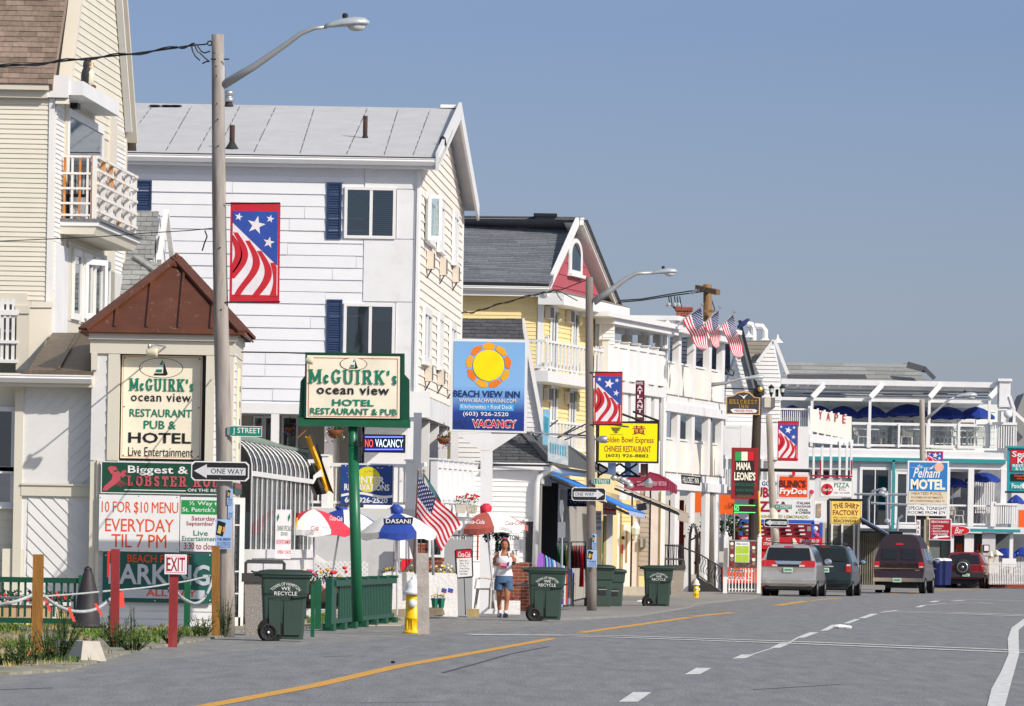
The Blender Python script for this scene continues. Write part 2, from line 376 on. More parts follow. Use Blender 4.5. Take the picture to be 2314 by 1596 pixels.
 # ==== shared builders
XY=Pl((0,0,0),(1,0,0),(0,1,0))
def gp(*uv,z=0.0):return[tuple(G(u,v,z).xy)for u,v in uv]
def win(parent,pl,r,c=.022,fw=.06,nx=1,ny=1,m=None,back=None,proud=.05,glass=None,name='window',sill=True,mull=.04,frac=None):
 a0,a1,b0,b1=r;m=m or WHITE2;mb=MB()
 mb.box(pl,a0-fw,a0,b0-fw,b1+fw,c,c+proud).box(pl,a1,a1+fw,b0-fw,b1+fw,c,c+proud)
 mb.box(pl,a0,a1,b1,b1+fw,c,c+proud).box(pl,a0,a1,b0-fw,b0,c,c+proud)
 for i in range(1,nx):
  t=(frac if frac else i/nx);x=a0+(a1-a0)*t;mb.box(pl,x-mull/2,x+mull/2,b0,b1,c,c+proud*.8)
 for i in range(1,ny):y=b0+(b1-b0)*i/ny;mb.box(pl,a0,a1,y-mull/2,y+mull/2,c,c+proud*.7)
 w_=pa(parent,name,mb,m)
 pa(w_,'backing',MB().box(pl,a0,a1,b0,b1,c+.002,c+.006),back or DARK)
 pa(w_,'pane',MB().box(pl,a0,a1,b0,b1,c+.018,c+.022),glass or GLASS)
 if sill:pa(w_,'sill',MB().box(pl,a0-fw*1.3,a1+fw*1.3,b0-fw-.035,b0-fw,c,c+proud+.04),m)
 return w_
def shutter(parent,pl,r,c=.02):
 a0,a1,b0,b1=r;mb=MB();f=.05
 mb.box(pl,a0,a0+f,b0,b1,c,c+.04).box(pl,a1-f,a1,b0,b1,c,c+.04).box(pl,a0+f,a1-f,b0,b0+f,c,c+.04).box(pl,a0+f,a1-f,b1-f,b1,c,c+.04)
 o=pa(parent,'shutter',mb,NAVY);n=int((b1-b0-.1)/.055)
 sl_=MB()
 for i in range(n):
  y=b0+f+(b1-b0-2*f)*(i+.5)/n
  sl_.quad(pl.pt(a0+f,y-.024,c+.032),pl.pt(a1-f,y-.024,c+.032),pl.pt(a1-f,y+.024,c+.012),pl.pt(a0+f,y+.024,c+.012))
 sl_.box(pl,a0+f,a1-f,b0+f,b1-f,c,c+.008)
 pa(o,'louvre',sl_,NAVY);return o
def vpl(p,q):
 """vertical plane through two ground points"""
 p,q=V(p),V(q);return Pl((p.x,p.y,0),(q.x-p.x,q.y-p.y,0))
def rail(parent,p,q,h,m,sp=.13,bw=.04,posts=(1,1),post=.11,panel=False,top=.08,mid=False,names='baluster',capm=None):
 """railing from p to q (points on the floor); every baluster its own part"""
 p,q=V(p),V(q);pl=Pl(p,q-p);L=(q-p).length
 if posts[0]:
  pa(parent,'post',MB().box(pl,-post/2,post/2,0,h+.08,-post/2,post/2).box(pl,-post*.7,post*.7,h+.08,h+.12,-post*.7,post*.7),m)
 if posts[1]:
  pa(parent,'post',MB().box(pl,L-post/2,L+post/2,0,h+.08,-post/2,post/2).box(pl,L-post*.7,L+post*.7,h+.08,h+.12,-post*.7,post*.7),m)
 mb=MB().box(pl,0,L,h-top,h,-top*.6,top*.6).box(pl,0,L,.08,.08+top*.7,-.03,.03)
 pa(parent,'handrail',mb,m)
 if panel:
  n=max(1,int(round(L/panel)))
  for i in range(n):
   pa(parent,'panel',MB().box(pl,L*i/n+.02,L*(i+1)/n-.02,.08+top*.7,h-top,-.02,.02),m)
   if i:pa(parent,'post',MB().box(pl,L*i/n-post*.4,L*i/n+post*.4,0,h+.08,-post/2,post/2).box(pl,L*i/n-post*.6,L*i/n+post*.6,h+.08,h+.12,-post*.65,post*.65),m)
 else:
  n=max(1,int(L/sp))
  for i in range(1,n):
   x=L*i/n;pa(parent,names,MB().box(pl,x-bw/2,x+bw/2,.08+top*.7,h-top,-bw/2,bw/2),m)
def shadowless(o):return o
# ==== ground and road
GRD=mat('pavement_asphalt',(.25,.245,.238),.9,var=.35,scale=3,bump=.4,bscale=30,stain=((.15,.15,.145),1.8,.4),stretch=(1,.15,1),detail=12)
ROADM=mat('road_asphalt',(.222,.225,.232),.85,var=.34,scale=3.5,bump=.6,bscale=30,stain=((.12,.12,.125),2.2,.42),stretch=(1,.10,1),detail=12,stain_at=(.5,.75))
struct('ground',MB().prism(XY,[(-2500,-300),(2500,-300),(2500,5000),(-2500,5000)],-.5,0),GRD)
edge=gp((-400,1700),(-150,1610),(0,1548),(300,1499),(600,1466),(900,1441),(1250,1412),(1400,1395),(1530,1379),(1560,1374),(1700,1353),(1900,1344),(2100,1334),(2330,1322))
road=[(-12,20)]+edge+[(40,420),(60,420),(60,20)]
mb=MB();k=len(road);mb.v=[V((x,y,.004))for x,y in road];mb.f=[list(range(k))[::-1]]
struct('road',mb,ROADM)
SIDEW=mat('sidewalk_concrete',(.27,.262,.25),.9,var=.2,scale=.8,bump=.3,bscale=25,stain=((.18,.18,.17),1.5,.45))
kz=.045
sw=gp((1225,1398),(1330,1394),(1430,1389),(1500,1378),(1545,1371),(1568,1362),(1700,1350),(1712,1344),z=kz)
sw2=gp((1712,1335),(1560,1338),(1420,1334),(1330,1345),(1215,1372),z=kz)
struct('sidewalk',MB().prism(XY,sw+sw2,.0,kz),SIDEW)
kb=MB()
for p,q in zip(sw,sw[1:]):
 kb.bar(V((p[0]+.05,p[1],.02)),V((q[0]+.05,q[1],.02)),.12,.055)
struct('kerb',kb,SIDEW)
PW=mat('road_paint_white',(.72,.72,.71),.7,var=.12,scale=6,stain=((.25,.25,.25),8,.7),stain_at=(.5,.62))
PY=mat('road_paint_yellow',(.72,.36,.035),.7,var=.15,scale=6,stain=((.25,.2,.14),9,.7),stain_at=(.5,.62))
def paint(name,pts,wd,m,z=.008):
 mb=MB();pts=[G(u,v)for u,v in pts];L=[];R=[]
 for i,p in enumerate(pts):
  t=(pts[min(i+1,len(pts)-1)]-pts[max(i-1,0)]);t.z=0;t.normalize();n=V((-t.y,t.x,0))
  L.append(V((p.x,p.y,z))+n*wd/2);R.append(V((p.x,p.y,z))-n*wd/2)
 for i in range(len(pts)-1):mb.quad(R[i],R[i+1],L[i+1],L[i])
 return struct(name,mb,m)
paint('centre_line',[(360,1616),(450,1598),(700,1551),(890,1507),(1060,1477),(1250,1443)],.11,PY)
paint('centre_line',[(385,1616),(475,1598),(716,1552),(905,1508),(1070,1478),(1252,1444.5)],.11,PY,.0081)
paint('centre_line',[(1312,1431),(1440,1413),(1560,1396)],.22,PY)
paint('centre_line',[(1566,1394.5),(1655,1385)],.24,PY)
paint('centre_line',[(1755,1369),(1820,1359.5)],.3,PY)
paint('centre_line',[(1830,1358),(1900,1352)],.2,PY)
paint('centre_line',[(2010,1342),(2130,1335),(2230,1330),(2330,1325)],.25,PY)
for q in(((1398,1588),(1441,1588),(1472,1566),(1431,1566)),((1547,1526),(1582,1525),(1608,1511),(1573,1511)),((1654,1490),(1686,1489),(1704,1480.5),(1676,1480.5)),((1740,1466),(1764,1465),(1790,1453),(1766,1453)),((1797,1443),(1818,1442),(1850,1430),(1830,1430)),((1853,1427),(1870,1426),(1897,1413),(1880,1413)),((1905,1410),(1918,1410),(1945,1400),(1932,1400)),((1940,1398),(1955,1398),(1985,1388),(1968,1388)),((1985,1385),(1997,1385),(2035,1380),(2020,1380)),((2067,1373),(2080,1373),(2095,1368.5),(2082,1368.5)),((2098,1361.5),(2114,1361.5),(2125,1358.5),(2110,1358.5))):
 mb=MB();mb.v=[V((*p,.0085))for p in gp(*q)];mb.f=[[0,1,2,3]];struct('lane_line',mb,PW)
paint('lane_line',[(1700,1480),(1745,1466)],.04,PW,.0079);paint('lane_line',[(1780,1455),(1805,1441)],.04,PW,.0079)
paint('lane_line',[(2095,1368),(2140,1364),(2220,1362)],.08,PW)
paint('lane_line',[(2152,1359),(2180,1357)],.2,PW);paint('lane_line',[(2215,1363),(2245,1364.5)],.2,PW)
for dv,z in((0,.0122),(4.5,.0121)):
 paint('crosswalk_line',[(1060,1435+dv*.2),(1250,1436+dv*.5),(1400,1438.5+dv*.8),(1800,1451.5+dv),(2330,1472+dv*1.2)],.45,PW,z)
 paint('crosswalk_line',[(2000,1382+dv*.4),(2150,1385+dv*.6),(2330,1391+dv*.7)],.5,PW,z)
paint('stop_line',[(2060,1354),(2200,1356),(2330,1359)],.5,PW,.0122)
mb=MB();L=gp((2228,1610),(2240,1560),(2262,1520),(2279,1480),(2277,1445),(2286,1420),(2316,1398));R=gp((2268,1610),(2281,1560),(2292,1520),(2303,1480),(2302,1445),(2302,1425),(2330,1402))
for i in range(6):mb.quad(V((*L[i],.0128)),V((*R[i],.0128)),V((*R[i+1],.0128)),V((*L[i+1],.0128)))
struct('edge_line',mb,PW)
TAR=mat('tar_seal',(.07,.07,.072),.7,var=.3,scale=8)
for a in(((730,1485),(800,1483),(850,1484)),((1370,1486),(1450,1488),(1500,1488)),((1000,1522),(1080,1500),(1150,1480),(1240,1462)),((2050,1405),(2150,1407),(2320,1412)),((1840,1418),(1900,1419)),((2170,1437),(2260,1441)),((0,1560),(120,1556)),((600,1585),(780,1590),(1000,1588)),((1700,1560),(1900,1548),(2050,1550))):
 paint('road_crack',a,.05,TAR,.0071)
solo('dark_pebble','small dark scrap lying by the yellow centre line','litter',MB().ball(G(888,1500)+V((0,0,.02)),.03,.03,.02,6,4),BLACK)
PAPER=SIGNW
for(u,v,l)in((1450,1364,'crumpled white paper lying at the sidewalk edge behind the fourth bin'),(1898,1422,'scrap of white litter lying in the middle of the road')):
 q=G(u,v);mb=MB().ball(q+V((0,0,.05)),.16,.1,.05,7,4);mb.ball(q+V((.15,0,.04)),.09,.07,.04,6,4);solo('litter',l,'litter',mb,PAPER)
DIRT=mat('dirt',(.36,.33,.28),.95,var=.3,scale=1.6,bump=.6,bscale=20,stain=((.12,.13,.06),2.0,.75),stain_at=(.42,.6),detail=8)
lot=gp((-200,1575),(0,1521),(150,1512),(240,1487),(310,1466),(420,1450),(505,1436),(540,1425),z=.03)+[(-4.0,125),(-16,130)]
mb=MB();mb.prism(XY,lot,.0,.03);struct('dirt_lot',mb,DIRT)
PAVE=mat('paving_tan',(.40,.35,.29),.9,var=.2,scale=2,bump=.4)
struct('path',MB().prism(XY,gp((545,1425),(760,1413),(905,1412),(980,1380),(880,1372),(560,1390),z=.02),.0,.02),PAVE)
GRASSM=mat('grass_blade',srgb('5f7a2e'),.8,var=.3,scale=5,rnd=0)
GRASSD=mat('weed_leaf',srgb('44592a'),.8,var=.4,scale=6);GRASSY=mat('dry_grass',srgb('a3925c'),.9,var=.3,scale=6)
def blades(name,label,cat,pts,m,h=(.05,.15),wd=.012,lean=.5,n=5):
 mb=MB()
 for p in pts:
  for _ in range(n):
   a=random.uniform(0,2*pi);hh=random.uniform(*h);q=V(p)+V((random.gauss(0,.05),random.gauss(0,.05),0))
   t=V((cos(a),sin(a),0))*lean*hh*random.random();s_=V((-sin(a),cos(a),0))*wd
   mb.quad(q-s_,q+s_,q+t*.5+V((0,0,hh*.6))+s_*.7,q+t+V((0,0,hh)))
 o=solo(name,label,cat,mb,m);o['kind']='stuff';return o
def inpoly(x,y,P_):
 c=False;j=len(P_)-1
 for i in range(len(P_)):
  if(P_[i][1]>y)!=(P_[j][1]>y)and x<(P_[j][0]-P_[i][0])*(y-P_[i][1])/(P_[j][1]-P_[i][1])+P_[i][0]:c=not c
  j=i
 return c
def scatter(uvpoly,n,z=.0,clump=0.0):
 r=[];us=[q[0]for q in uvpoly];vs=[q[1]for q in uvpoly];cl=[(random.uniform(min(us),max(us)),random.uniform(min(vs),max(vs)))for _ in range(26)]
 while len(r)<n:
  u=random.uniform(min(us),max(us));v=random.uniform(min(vs),max(vs))
  if clump and random.random()<clump:
   c=random.choice(cl);u=random.gauss(c[0],22);v=random.gauss(c[1],5)
  if inpoly(u,v,uvpoly):r.append(G(u,v,z))
 return r
LOTUV=[(-60,1508),(150,1505),(310,1460),(510,1430),(500,1406),(300,1412),(130,1400),(-60,1398)]
blades('grass','patchy green grass over the sandy lot by the rope fence','grass',scatter(LOTUV,800,.03,.92),GRASSM,(.02,.09),.012,.8,6)
blades('dry_grass','dry straw coloured grass among the weeds of the sandy lot','grass',scatter(LOTUV,450,.03,.6),GRASSY,(.02,.08),.01,.9,5)
def weed(u,v,h,r,n,label,m=GRASSD,fl=None):
 b=G(u,v,.03);st=MB();lf=MB()
 for i in range(n):
  a=random.uniform(0,2*pi);hh=h*.85*random.uniform(.45,1);tip=b+V((cos(a)*r*random.random(),sin(a)*r*random.random(),hh));base=b+V((cos(a)*r*.25,sin(a)*r*.25,0))
  st.tube([base,(base+tip)/2+V((0,0,hh*.08)),tip],[.007,.005,.003],4,False)
  for j in range(11):
   t=random.uniform(.1,1.0);q=base.lerp(tip,t);a2=random.uniform(0,2*pi);d=V((cos(a2),sin(a2),random.uniform(-.1,.6)));l=random.uniform(.04,.1)*(1.25-t*.7)
   s_=V((-d.y,d.x,0))*l*.22;lf.quad(q,q+d*l*.5+s_,q+d*l,q+d*l*.5-s_)
 T=thing('weed',label,'weed',b,'weeds along the sandy lot')
 pa(T,'stem',st,m);o=pa(T,'leaves',lf,m,kind='stuff')
 if fl:
  for i in range(2):pa(T,'flower',MB().ball(b+V((random.uniform(-r,r)*.7,-r*.5,random.uniform(h*.2,h*.6))),.015,n=6,m=3),fl)
for a in((125,1493,.62,.42,46,'dense green weed at the foot of the leftmost brown post'),(60,1500,.50,.40,36,'low bushy weed at the left corner of the sandy lot'),(20,1503,.38,.35,26,'short weed at the far left edge of the lot'),(175,1478,.30,.3,22,'small weed behind the concrete wheel stop'),(140,1450,.85,.14,12,'tall thin weed rising beside the brown post'),(265,1463,.55,.36,36,'leafy weed around the first red post'),(300,1470,.35,.35,28,'spreading low weed right of the first red post'),(390,1455,.35,.3,22,'small weed at the foot of the exit sign post'),(455,1438,.42,.34,26,'green weed between the exit post and the brown post'),(508,1437,.75,.16,14,'tall spindly weed growing against the tall wooden pole'),(300,1440,.60,.10,7,'thin tall weed standing behind the first red post'),(248,1440,.72,.1,7,'thin tall weed left of the first red post')):
 weed(*a,fl=(INKO if a[0]in(20,125)else None))
 # ==== beige hotel at the left edge
A1=front(120,128.0)
cA=P(120,600,128.0)
SD=V((.050,1,0))
A2=Pl((cA.x,cA.y,0),SD)
hotel=thing('beige_hotel','tall beige clapboard hotel with brown shingled roof and small rusty balcony','building',(cA.x-4,cA.y+4,0))
aL=-12.0
zE=A1.hit(60,222)[1];zT=A1.hit(60,192)[1];zB=1.0
aR=A1.hit(107,500)[0];aC=A1.hit(120,500)[0]
mb=MB();
pa(hotel,'wall',MB().box(A1,aL,aR,zB,zE,-.3,-.001),CREAM)
xw=A1.hit(-30,500)[0]
strips(hotel,A1,[(xw,A1.hit(0,700)[1]),(aR,A1.hit(0,700)[1]),(aR,zE),(xw,zE)],.0885,CREAM,'clapboard',bot=.022)
pa(hotel,'corner_trim',MB().box(A1,aR,aC,A1.hit(0,760)[1],zE,-.1,.035),WHITE2)
e0=A1.hit(122,222)[0]
pa(hotel,'soffit_board',MB().box(A1,aL,A1.hit(108,222)[0],zE,A1.hit(60,205)[1],-.1,.16).box(A1,aL,A1.hit(112,222)[0],A1.hit(60,205)[1],zT,-.1,.28),CREAMT)
r0=A1.pt(aL,zT,.30);slope=radians(60)
RP=Pl(r0,(1,0,0),(0,cos(slope),sin(slope)))
xr=RP.hit(118,190)[0];xr2=RP.hit(148,2)[0];tb=RP.hit(60,-120)[1]
xr3=xr+(xr2-xr)*tb/RP.hit(148,2)[1]
rl=RP.hit(-30,100)[0]
pa(hotel,'roof',MB().prism(RP,[(0,0),(xr,0),(xr3,tb),(0,tb)],-.3,0),SHBR)
strips(hotel,RP,[(rl,0),(xr,0),(xr3,tb),(rl,tb)],.113,SHBR,'shingle',c0=.0,top=.003,bot=.016,seg=.30,jit=.35,gap=.002)
S=lambda u,v:A2.hit(u,v)
s1=S(140,500)[0];s2=S(236,500)[0];s3=S(279,500)[0]
zlo=S(130,700)[1]
pa(hotel,'wall',MB().box(A2,0.02,s3,zB,A2.hit(125,225)[1]+.1,-.4,-.001),CREAMT)
strips(hotel,A2,[(.02,6.0),(s1,6.0),(s1,S(125,205)[1]),(.02,S(125,205)[1])],.0885,WHITE2,'clapboard',bot=.02)
strips(hotel,A2,[(s2+1.6,6.0),(s3,6.0),(s3,S(270,262)[1]),(s2+1.6,S(270,262)[1])],.0885,WHITE2,'clapboard',bot=.02)
for q in((s1,s1+.35,zlo,S(125,215)[1],-.05,.05),(s2+.4,s2+1.6,zlo,S(250,262)[1],-.05,.05),(s3,s3+.15,zlo,S(279,262)[1],-.05,.04)):pa(hotel,'corner_trim',MB().box(A2,*q),CREAMT)
g0=S(128,192);g1=S(284,268);gm=((g0[0]+g1[0])/2,0)
zt0=g0[1];sl_=S(158,0);kL=(sl_[1]-g0[1])/(sl_[0]-g0[0])
hgt=6.2;sA=(g0[0]+g1[0])/2;zap=zt0+hgt
pa(hotel,'gable_wall',MB().prism(A2,[(g0[0]+.3,zt0-.1),(g1[0]-.3,zt0-.1),(sA,zap-.3)],-.3,-.0),CREAM)
strips(hotel,A2,[(g0[0]+.3,zt0-.5),(g1[0]-.3,zt0-.5),(g1[0]-.4,zt0),(sA,zap-.3),(g0[0]+.4,zt0)],.14,CREAM,'gable_clapboard',c0=.001,bot=.02)
for(sa,sb)in((g0[0],sA),(g1[0],sA)):
 dx=.30 if sa<sb else-.30
 pa(hotel,'rake_board',MB().prism(A2,[(sa,zt0-.15),(sa+dx,zt0-.15),(sb+dx,zap),(sb,zap)],.03,.16),WHITE2)
 pa(hotel,'rake_trim',MB().prism(A2,[(sa-dx*.6,zt0-.35),(sa-.01,zt0-.35),(sb-.01,zap),(sb-dx*.6,zap)],.0,.24),CREAMT)
pa(hotel,'roof',MB().quad(A2.pt(g1[0]+.25,zt0-.5,.2),A2.pt(sA,zap+.1,.2),A2.pt(sA,zap+.1,-8),A2.pt(g1[0]+.25,zt0-.5,-8)),SHBR)
b_=A2.off(.25);p0=b_.hit(157,200)[0];p1=b_.hit(240,240)[0];zb0=b_.hit(157,215)[1];zb1=b_.hit(157,183)[1]
pa(hotel,'beam',MB().box(A2,p0,p1,zb0,zb1,.18,.50).box(A2,p0,p1,zb0,zb0+.05,-.5,.18),WHITE)
pa(hotel,'beam_return',MB().box(A2,p0-.05,p0+.06,zb0-.05,zb0+.35,-.8,.24),WHITE2)
pa(hotel,'vent_box',MB().box(A2,s1+.9,s1+1.35,S(170,252)[1],S(170,228)[1],.01,.15),BLACK)
a0=S(150,300)[0];a1=S(226,300)[0];zd1=S(150,262)[1];zd0=S(150,470)[1]
BLINDG=mat('grey_blind',srgb('8f9594'),.5,var=.05)
win(hotel,A2,(a0,a1,zd0,zd1),fw=.14,nx=1,name='balcony_door',back=BLINDG,sill=False)
Bp=A2.off(.62);q0=Bp.hit(215,352);q1=Bp.hit(305,388)
zr=q0[1];zf=Bp.hit(215,500)[1]
sb0,sb1=q0[0],q1[0]
bal=thing('balcony_railing','white balcony railing with rust stains on the beige hotel','railing',A2.pt(sb0,zf,.6))
RUSTW=mat('rusty_white_rail',(.74,.73,.71),.5,var=.08,scale=3,stain=((.62,.27,.06),3.2,.9),stain_at=(.57,.63),stretch=(1,1,.6))
RUST=mat('rust_orange',srgb('c57a2c'),.8,var=.35,scale=5,stain=((.7,.6,.5),6,.6))
EP=Pl(A2.pt(sb0,zf,0),A2.n)
LE=.62;HR=zr-zf
for i,x in enumerate((.03,.17,.31,.45)):
 pa(bal,'baluster',MB().box(EP,x+.02,x+.06,.02,HR,-.02,.02),RUST if i in(0,2)else RUSTW)
for i,z in enumerate((HR,HR*.74,HR*.51,HR*.28,HR*.1)):
 pa(bal,'crossbar',MB().box(EP,0,LE,z-.04,z,-.026,.03),RUSTW)
pa(bal,'corner_post',MB().box(EP,LE-.06,LE+.02,-.02,HR,-.06,.04),RUST)
LP=Bp.off(0);nb=5
LL=sb1-sb0
for i in range(nb+1):
 x=sb0+LL*i/nb
 pa(bal,'post',MB().box(LP,x-.05,x+.05,zf,zr,-.04,.04),RUSTW)
for i in range(nb):
 for k_ in range(1,8):
  x=sb0+LL*(i+k_/8)/nb;pa(bal,'baluster',MB().box(LP,x-.03,x+.03,zf+.05,zr-.05,-.09,-.06),RUSTW)
for z in(1,.80,.6,.4,.18):pa(bal,'crossbar',MB().box(LP,sb0,sb1,zf+HR*z-.05,zf+HR*z,.04,.07),RUSTW)
zu=Bp.hit(215,529)[1]
pa(hotel,'balcony_floor',MB().box(A2,sb0-.1,sb1+.2,zf-.02,zf+.03,-.05,.78),SHDK)
pa(hotel,'balcony_floor_edge',MB().box(A2,sb0-.08,sb1+.15,zf-.10,zf-.02,-.05,.72),WHITE2)
pa(hotel,'balcony_soffit',MB().hull8([A2.pt(sb0-.05,zu-.02,0),A2.pt(sb1+.1,zu-.02,0),A2.pt(sb1+.1,zu-.02,.62),A2.pt(sb0-.05,zu-.02,.62)][::-1],[A2.pt(sb0-.05,zf-.1,0),A2.pt(sb1+.1,zf-.1,0),A2.pt(sb1+.1,zf-.1,.68),A2.pt(sb0-.05,zf-.1,.68)][::-1]),CREAMT)
ch=thing('patio_chair','black metal chair standing on the hotel balcony','chair',A2.pt(sb0+.4,zf+.03,.3))
cpl=Pl(A2.pt(sb0+.4,zf+.03,.3),(1,0,0))
for x in(-.22,.14):
 for y in(-.2,.2):pa(ch,'leg',MB().box(cpl,x,x+.03,0,.42,y-.015,y+.015),IRON)
pa(ch,'seat',MB().box(cpl,-.24,.19,.42,.46,-.23,.23),IRON)
for i in range(7):pa(ch,'slat',MB().box(cpl,-.22+i*.06,-.2+i*.06,.46,.85,-.22,-.2),IRON)
pa(ch,'back_rail',MB().box(cpl,-.24,.19,.85,.88,-.23,-.19),IRON)
zw1=S(152,575)[1];zw0=S(152,706)[1]
us=[(153,172),(176,196),(202,219),(222,237)]
for i,(u0,u1)in enumerate(us):
 a0=S(u0,640)[0];a1=S(u1,640)[0]
 win(hotel,A2,(a0+.15,a1-.15,zw0,zw1),c=.07,fw=.12,name='casement_window',back=BLINDG,sill=False)
a0=S(176,640)[0]
op=Pl(A2.pt(a0+.1,0,.1),A2.e1+A2.n*.45)
pa(hotel,'open_sash',MB().box(op,0,.1,zw0-.05,zw1,0,.05).box(op,.7,.8,zw0-.05,zw1,0,.05).box(op,.1,.7,zw1-.1,zw1,0,.05).box(op,.1,.7,zw0-.05,zw0+.05,0,.05),WHITE2)
GROOVE=mat('grooved_panel',(.62,.62,.60),.6,var=.05)
def grooved(parent,pl,a0,a1,b0,b1,c,sp=.06,m=None,name='grooved_board'):
 n=int((a1-a0)/sp)
 for i in range(n):pa(parent,name,MB().box(pl,a0+i*sp,a0+i*sp+sp*.8,b0,b1,0,c),m or GROOVE)
grooved(hotel,A2,S(239,640)[0],S(276,640)[0],5.0,S(240,610)[1],.05,.16)
pa(hotel,'panel',MB().box(A2,0.05,S(147,640)[0],zlo-1.5,S(125,552)[1],-.01,.06),WHITE)
pa(hotel,'band',MB().box(A2,S(147,640)[0],S(238,600)[0],zw1+.15,S(150,545)[1],-.01,.05).box(A2,S(147,640)[0],S(238,600)[0],zw0-1.0,zw0-.16,-.01,.05),CREAMT)
pa(hotel,'window_backing',MB().box(A2,S(147,640)[0],S(238,600)[0],zw0-.16,zw1+.15,0.0,.065),CREAMT)
grooved(hotel,A2,S(150,640)[0],S(205,640)[0],4.2,zw0-.85,.09,.3)
zt=A1.hit(50,686)[1]
pa(hotel,'wall_frame',MB().box(A1,aL,A1.hit(62,700)[0],A1.hit(0,700)[1]-.02,A1.hit(0,662)[1],.0,.05),CREAMT)
tp=A1.off(1.3)
pa(hotel,'parapet_post',MB().box(tp,tp.hit(38,700)[0],tp.hit(67,700)[0],tp.hit(0,836)[1],tp.hit(0,708)[1],-.3,0).box(tp,tp.hit(36,700)[0],tp.hit(67,700)[0],tp.hit(0,708)[1],tp.hit(0,690)[1],-.3,.03),CREAMT)
mb=MB();p_=[A1.off(1.28).pt(*A1.off(1.28).hit(67,836)),A1.off(1.28).pt(*A1.off(1.28).hit(67,695)),A1.off(.05).pt(*A1.off(.05).hit(115,695)),A1.off(.05).pt(*A1.off(.05).hit(115,752))]
off_=V((-.2,0,0));mb.hull8([p+off_ for p in p_],p_);pa(hotel,'parapet',mb,CREAMT)
pa(hotel,'parapet_cap',MB().hull8([p_[1]+off_*1.2,p_[2]+off_*1.2,p_[2]-off_*.2,p_[1]-off_*.2],[q+V((0,0,.1))for q in(p_[1]+off_*1.2,p_[2]+off_*1.2,p_[2]-off_*.2,p_[1]-off_*.2)]),CREAMT)
tr=thing('terrace_railing','white picket railing on the small terrace at the far left','railing',tp.pt(tp.hit(0,830)[0],tp.hit(0,836)[1],0))
for u in(-12,2,14,27):
 pa(tr,'picket',MB().box(tp,tp.hit(u,700)[0],tp.hit(u+7,700)[0],tp.hit(0,812)[1],tp.hit(0,676)[1],-.03,.0),WHITE2)
for v0,v1 in((700,712),(769,776),(812,820)):pa(tr,'crossbar',MB().box(tp,tp.hit(-20,700)[0],tp.hit(42,700)[0],tp.hit(0,v1)[1],tp.hit(0,v0)[1],.001,.04),WHITE2)
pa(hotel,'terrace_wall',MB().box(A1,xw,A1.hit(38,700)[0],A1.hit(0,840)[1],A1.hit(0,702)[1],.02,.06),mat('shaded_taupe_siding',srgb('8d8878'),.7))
win(hotel,A1.off(.06),(A1.hit(4,700)[0],A1.hit(28,700)[0],A1.hit(0,745)[1],A1.hit(0,688)[1]),fw=.05,ny=2,sill=False)
ow=b_.pt(b_.hit(188,190)[0],zb1,.10)
owl=thing('owl_decoy','dark owl figure perched on the white gable beam','owl decoy',ow)
OWLD=mat('owl_dark',srgb('2c3038'),.7,var=.3,scale=12);OWLW=mat('owl_pale',srgb('d8d2be'),.7,var=.2,scale=14);OWLB=mat('owl_face',srgb('b98446'),.7)
prof=[(.05,.0),(.10,.06),(.13,.16),(.135,.24),(.115,.34),(.085,.39),(.095,.43),(.09,.49),(.05,.53),(.01,.54)]
pa(owl,'body',MB().lathe(ow+V((-.03,0,0)),prof,14,sx=.85,sy=1.0),OWLD,True)
pa(owl,'breast',MB().lathe(ow+V((.03,-.03,.05)),[(.03,0),(.085,.06),(.1,.15),(.085,.26),(.03,.32)],12,sx=.8),OWLW,True)
pa(owl,'tail',MB().hull8([ow+V((-.10,.0,-.03)),ow+V((-.03,-.08,-.03)),ow+V((.0,0,-.03)),ow+V((-.05,.08,-.03))],[ow+V((-.14,0,.15)),ow+V((-.02,-.09,.15)),ow+V((.06,0,.15)),ow+V((-.02,.09,.15))]),OWLD)
for dx,dy in((.05,-.075),(.09,-.02)):pa(owl,'eye',MB().ball(ow+V((dx-.02,dy,.45)),.032,.025,.038,8,5),OWLB,True)
pa(owl,'face',MB().ball(ow+V((.035,-.055,.43)),.05,.035,.06,8,5),OWLW,True)
for dx in(-.06,.03):pa(owl,'ear_tuft',MB().lathe(ow+V((dx-.01,-.02,.50)),[(.025,0),(.004,.08)],6),OWLD)
pa(owl,'perch',MB().lathe(ow+V((.06,0,-.06)),[(.075,0),(.08,.12),(.05,.14)],10),mat('perch_wood',srgb('6b3a2a'),.8),True)
# ==== restaurant wing and sign tower
R1=front(205,122.0);TW=R1
tz=lambda v:R1.hit(300,v)[1];ta=lambda u,v=1000:R1.hit(u,v)[0]
rest=thing('restaurant_wing','cream sided restaurant wing with a square sign tower under a copper roof','building',R1.pt(ta(350),0,-2))
a_t0,a_t1=ta(205),ta(524)
W1_=front(100,122.35)
wa=lambda u:W1_.hit(u,1000)[0];wz=lambda v:W1_.hit(100,v)[1]
DIAG=mat('cream_diagonal_siding',srgb('d9d9d8'),.55,var=.04,scale=1.5,rnd=.02,stain=((.5,.48,.42),1.2,.12))
pa(rest,'wing_wall',MB().box(W1_,wa(50),wa(212),0,wz(866),-.3,0),DIAG)
strips(rest,W1_,[(wa(50),wz(1096)),(wa(212),wz(1096)),(wa(212),wz(868)),(wa(50),wz(868))],.155,DIAG,'diagonal_board',phi=radians(45),bot=.02)
strips(rest,W1_,[(wa(66),0.0),(wa(220),0.0),(wa(220),wz(1121)),(wa(66),wz(1121))],.155,DIAG,'diagonal_board',phi=radians(-45),bot=.02)
pa(rest,'band',MB().box(W1_,wa(50),wa(213),wz(1121),wz(1096),.0,.06).box(W1_,wa(50),wa(213),wz(1097),wz(1093),.06,.09),CREAMT)
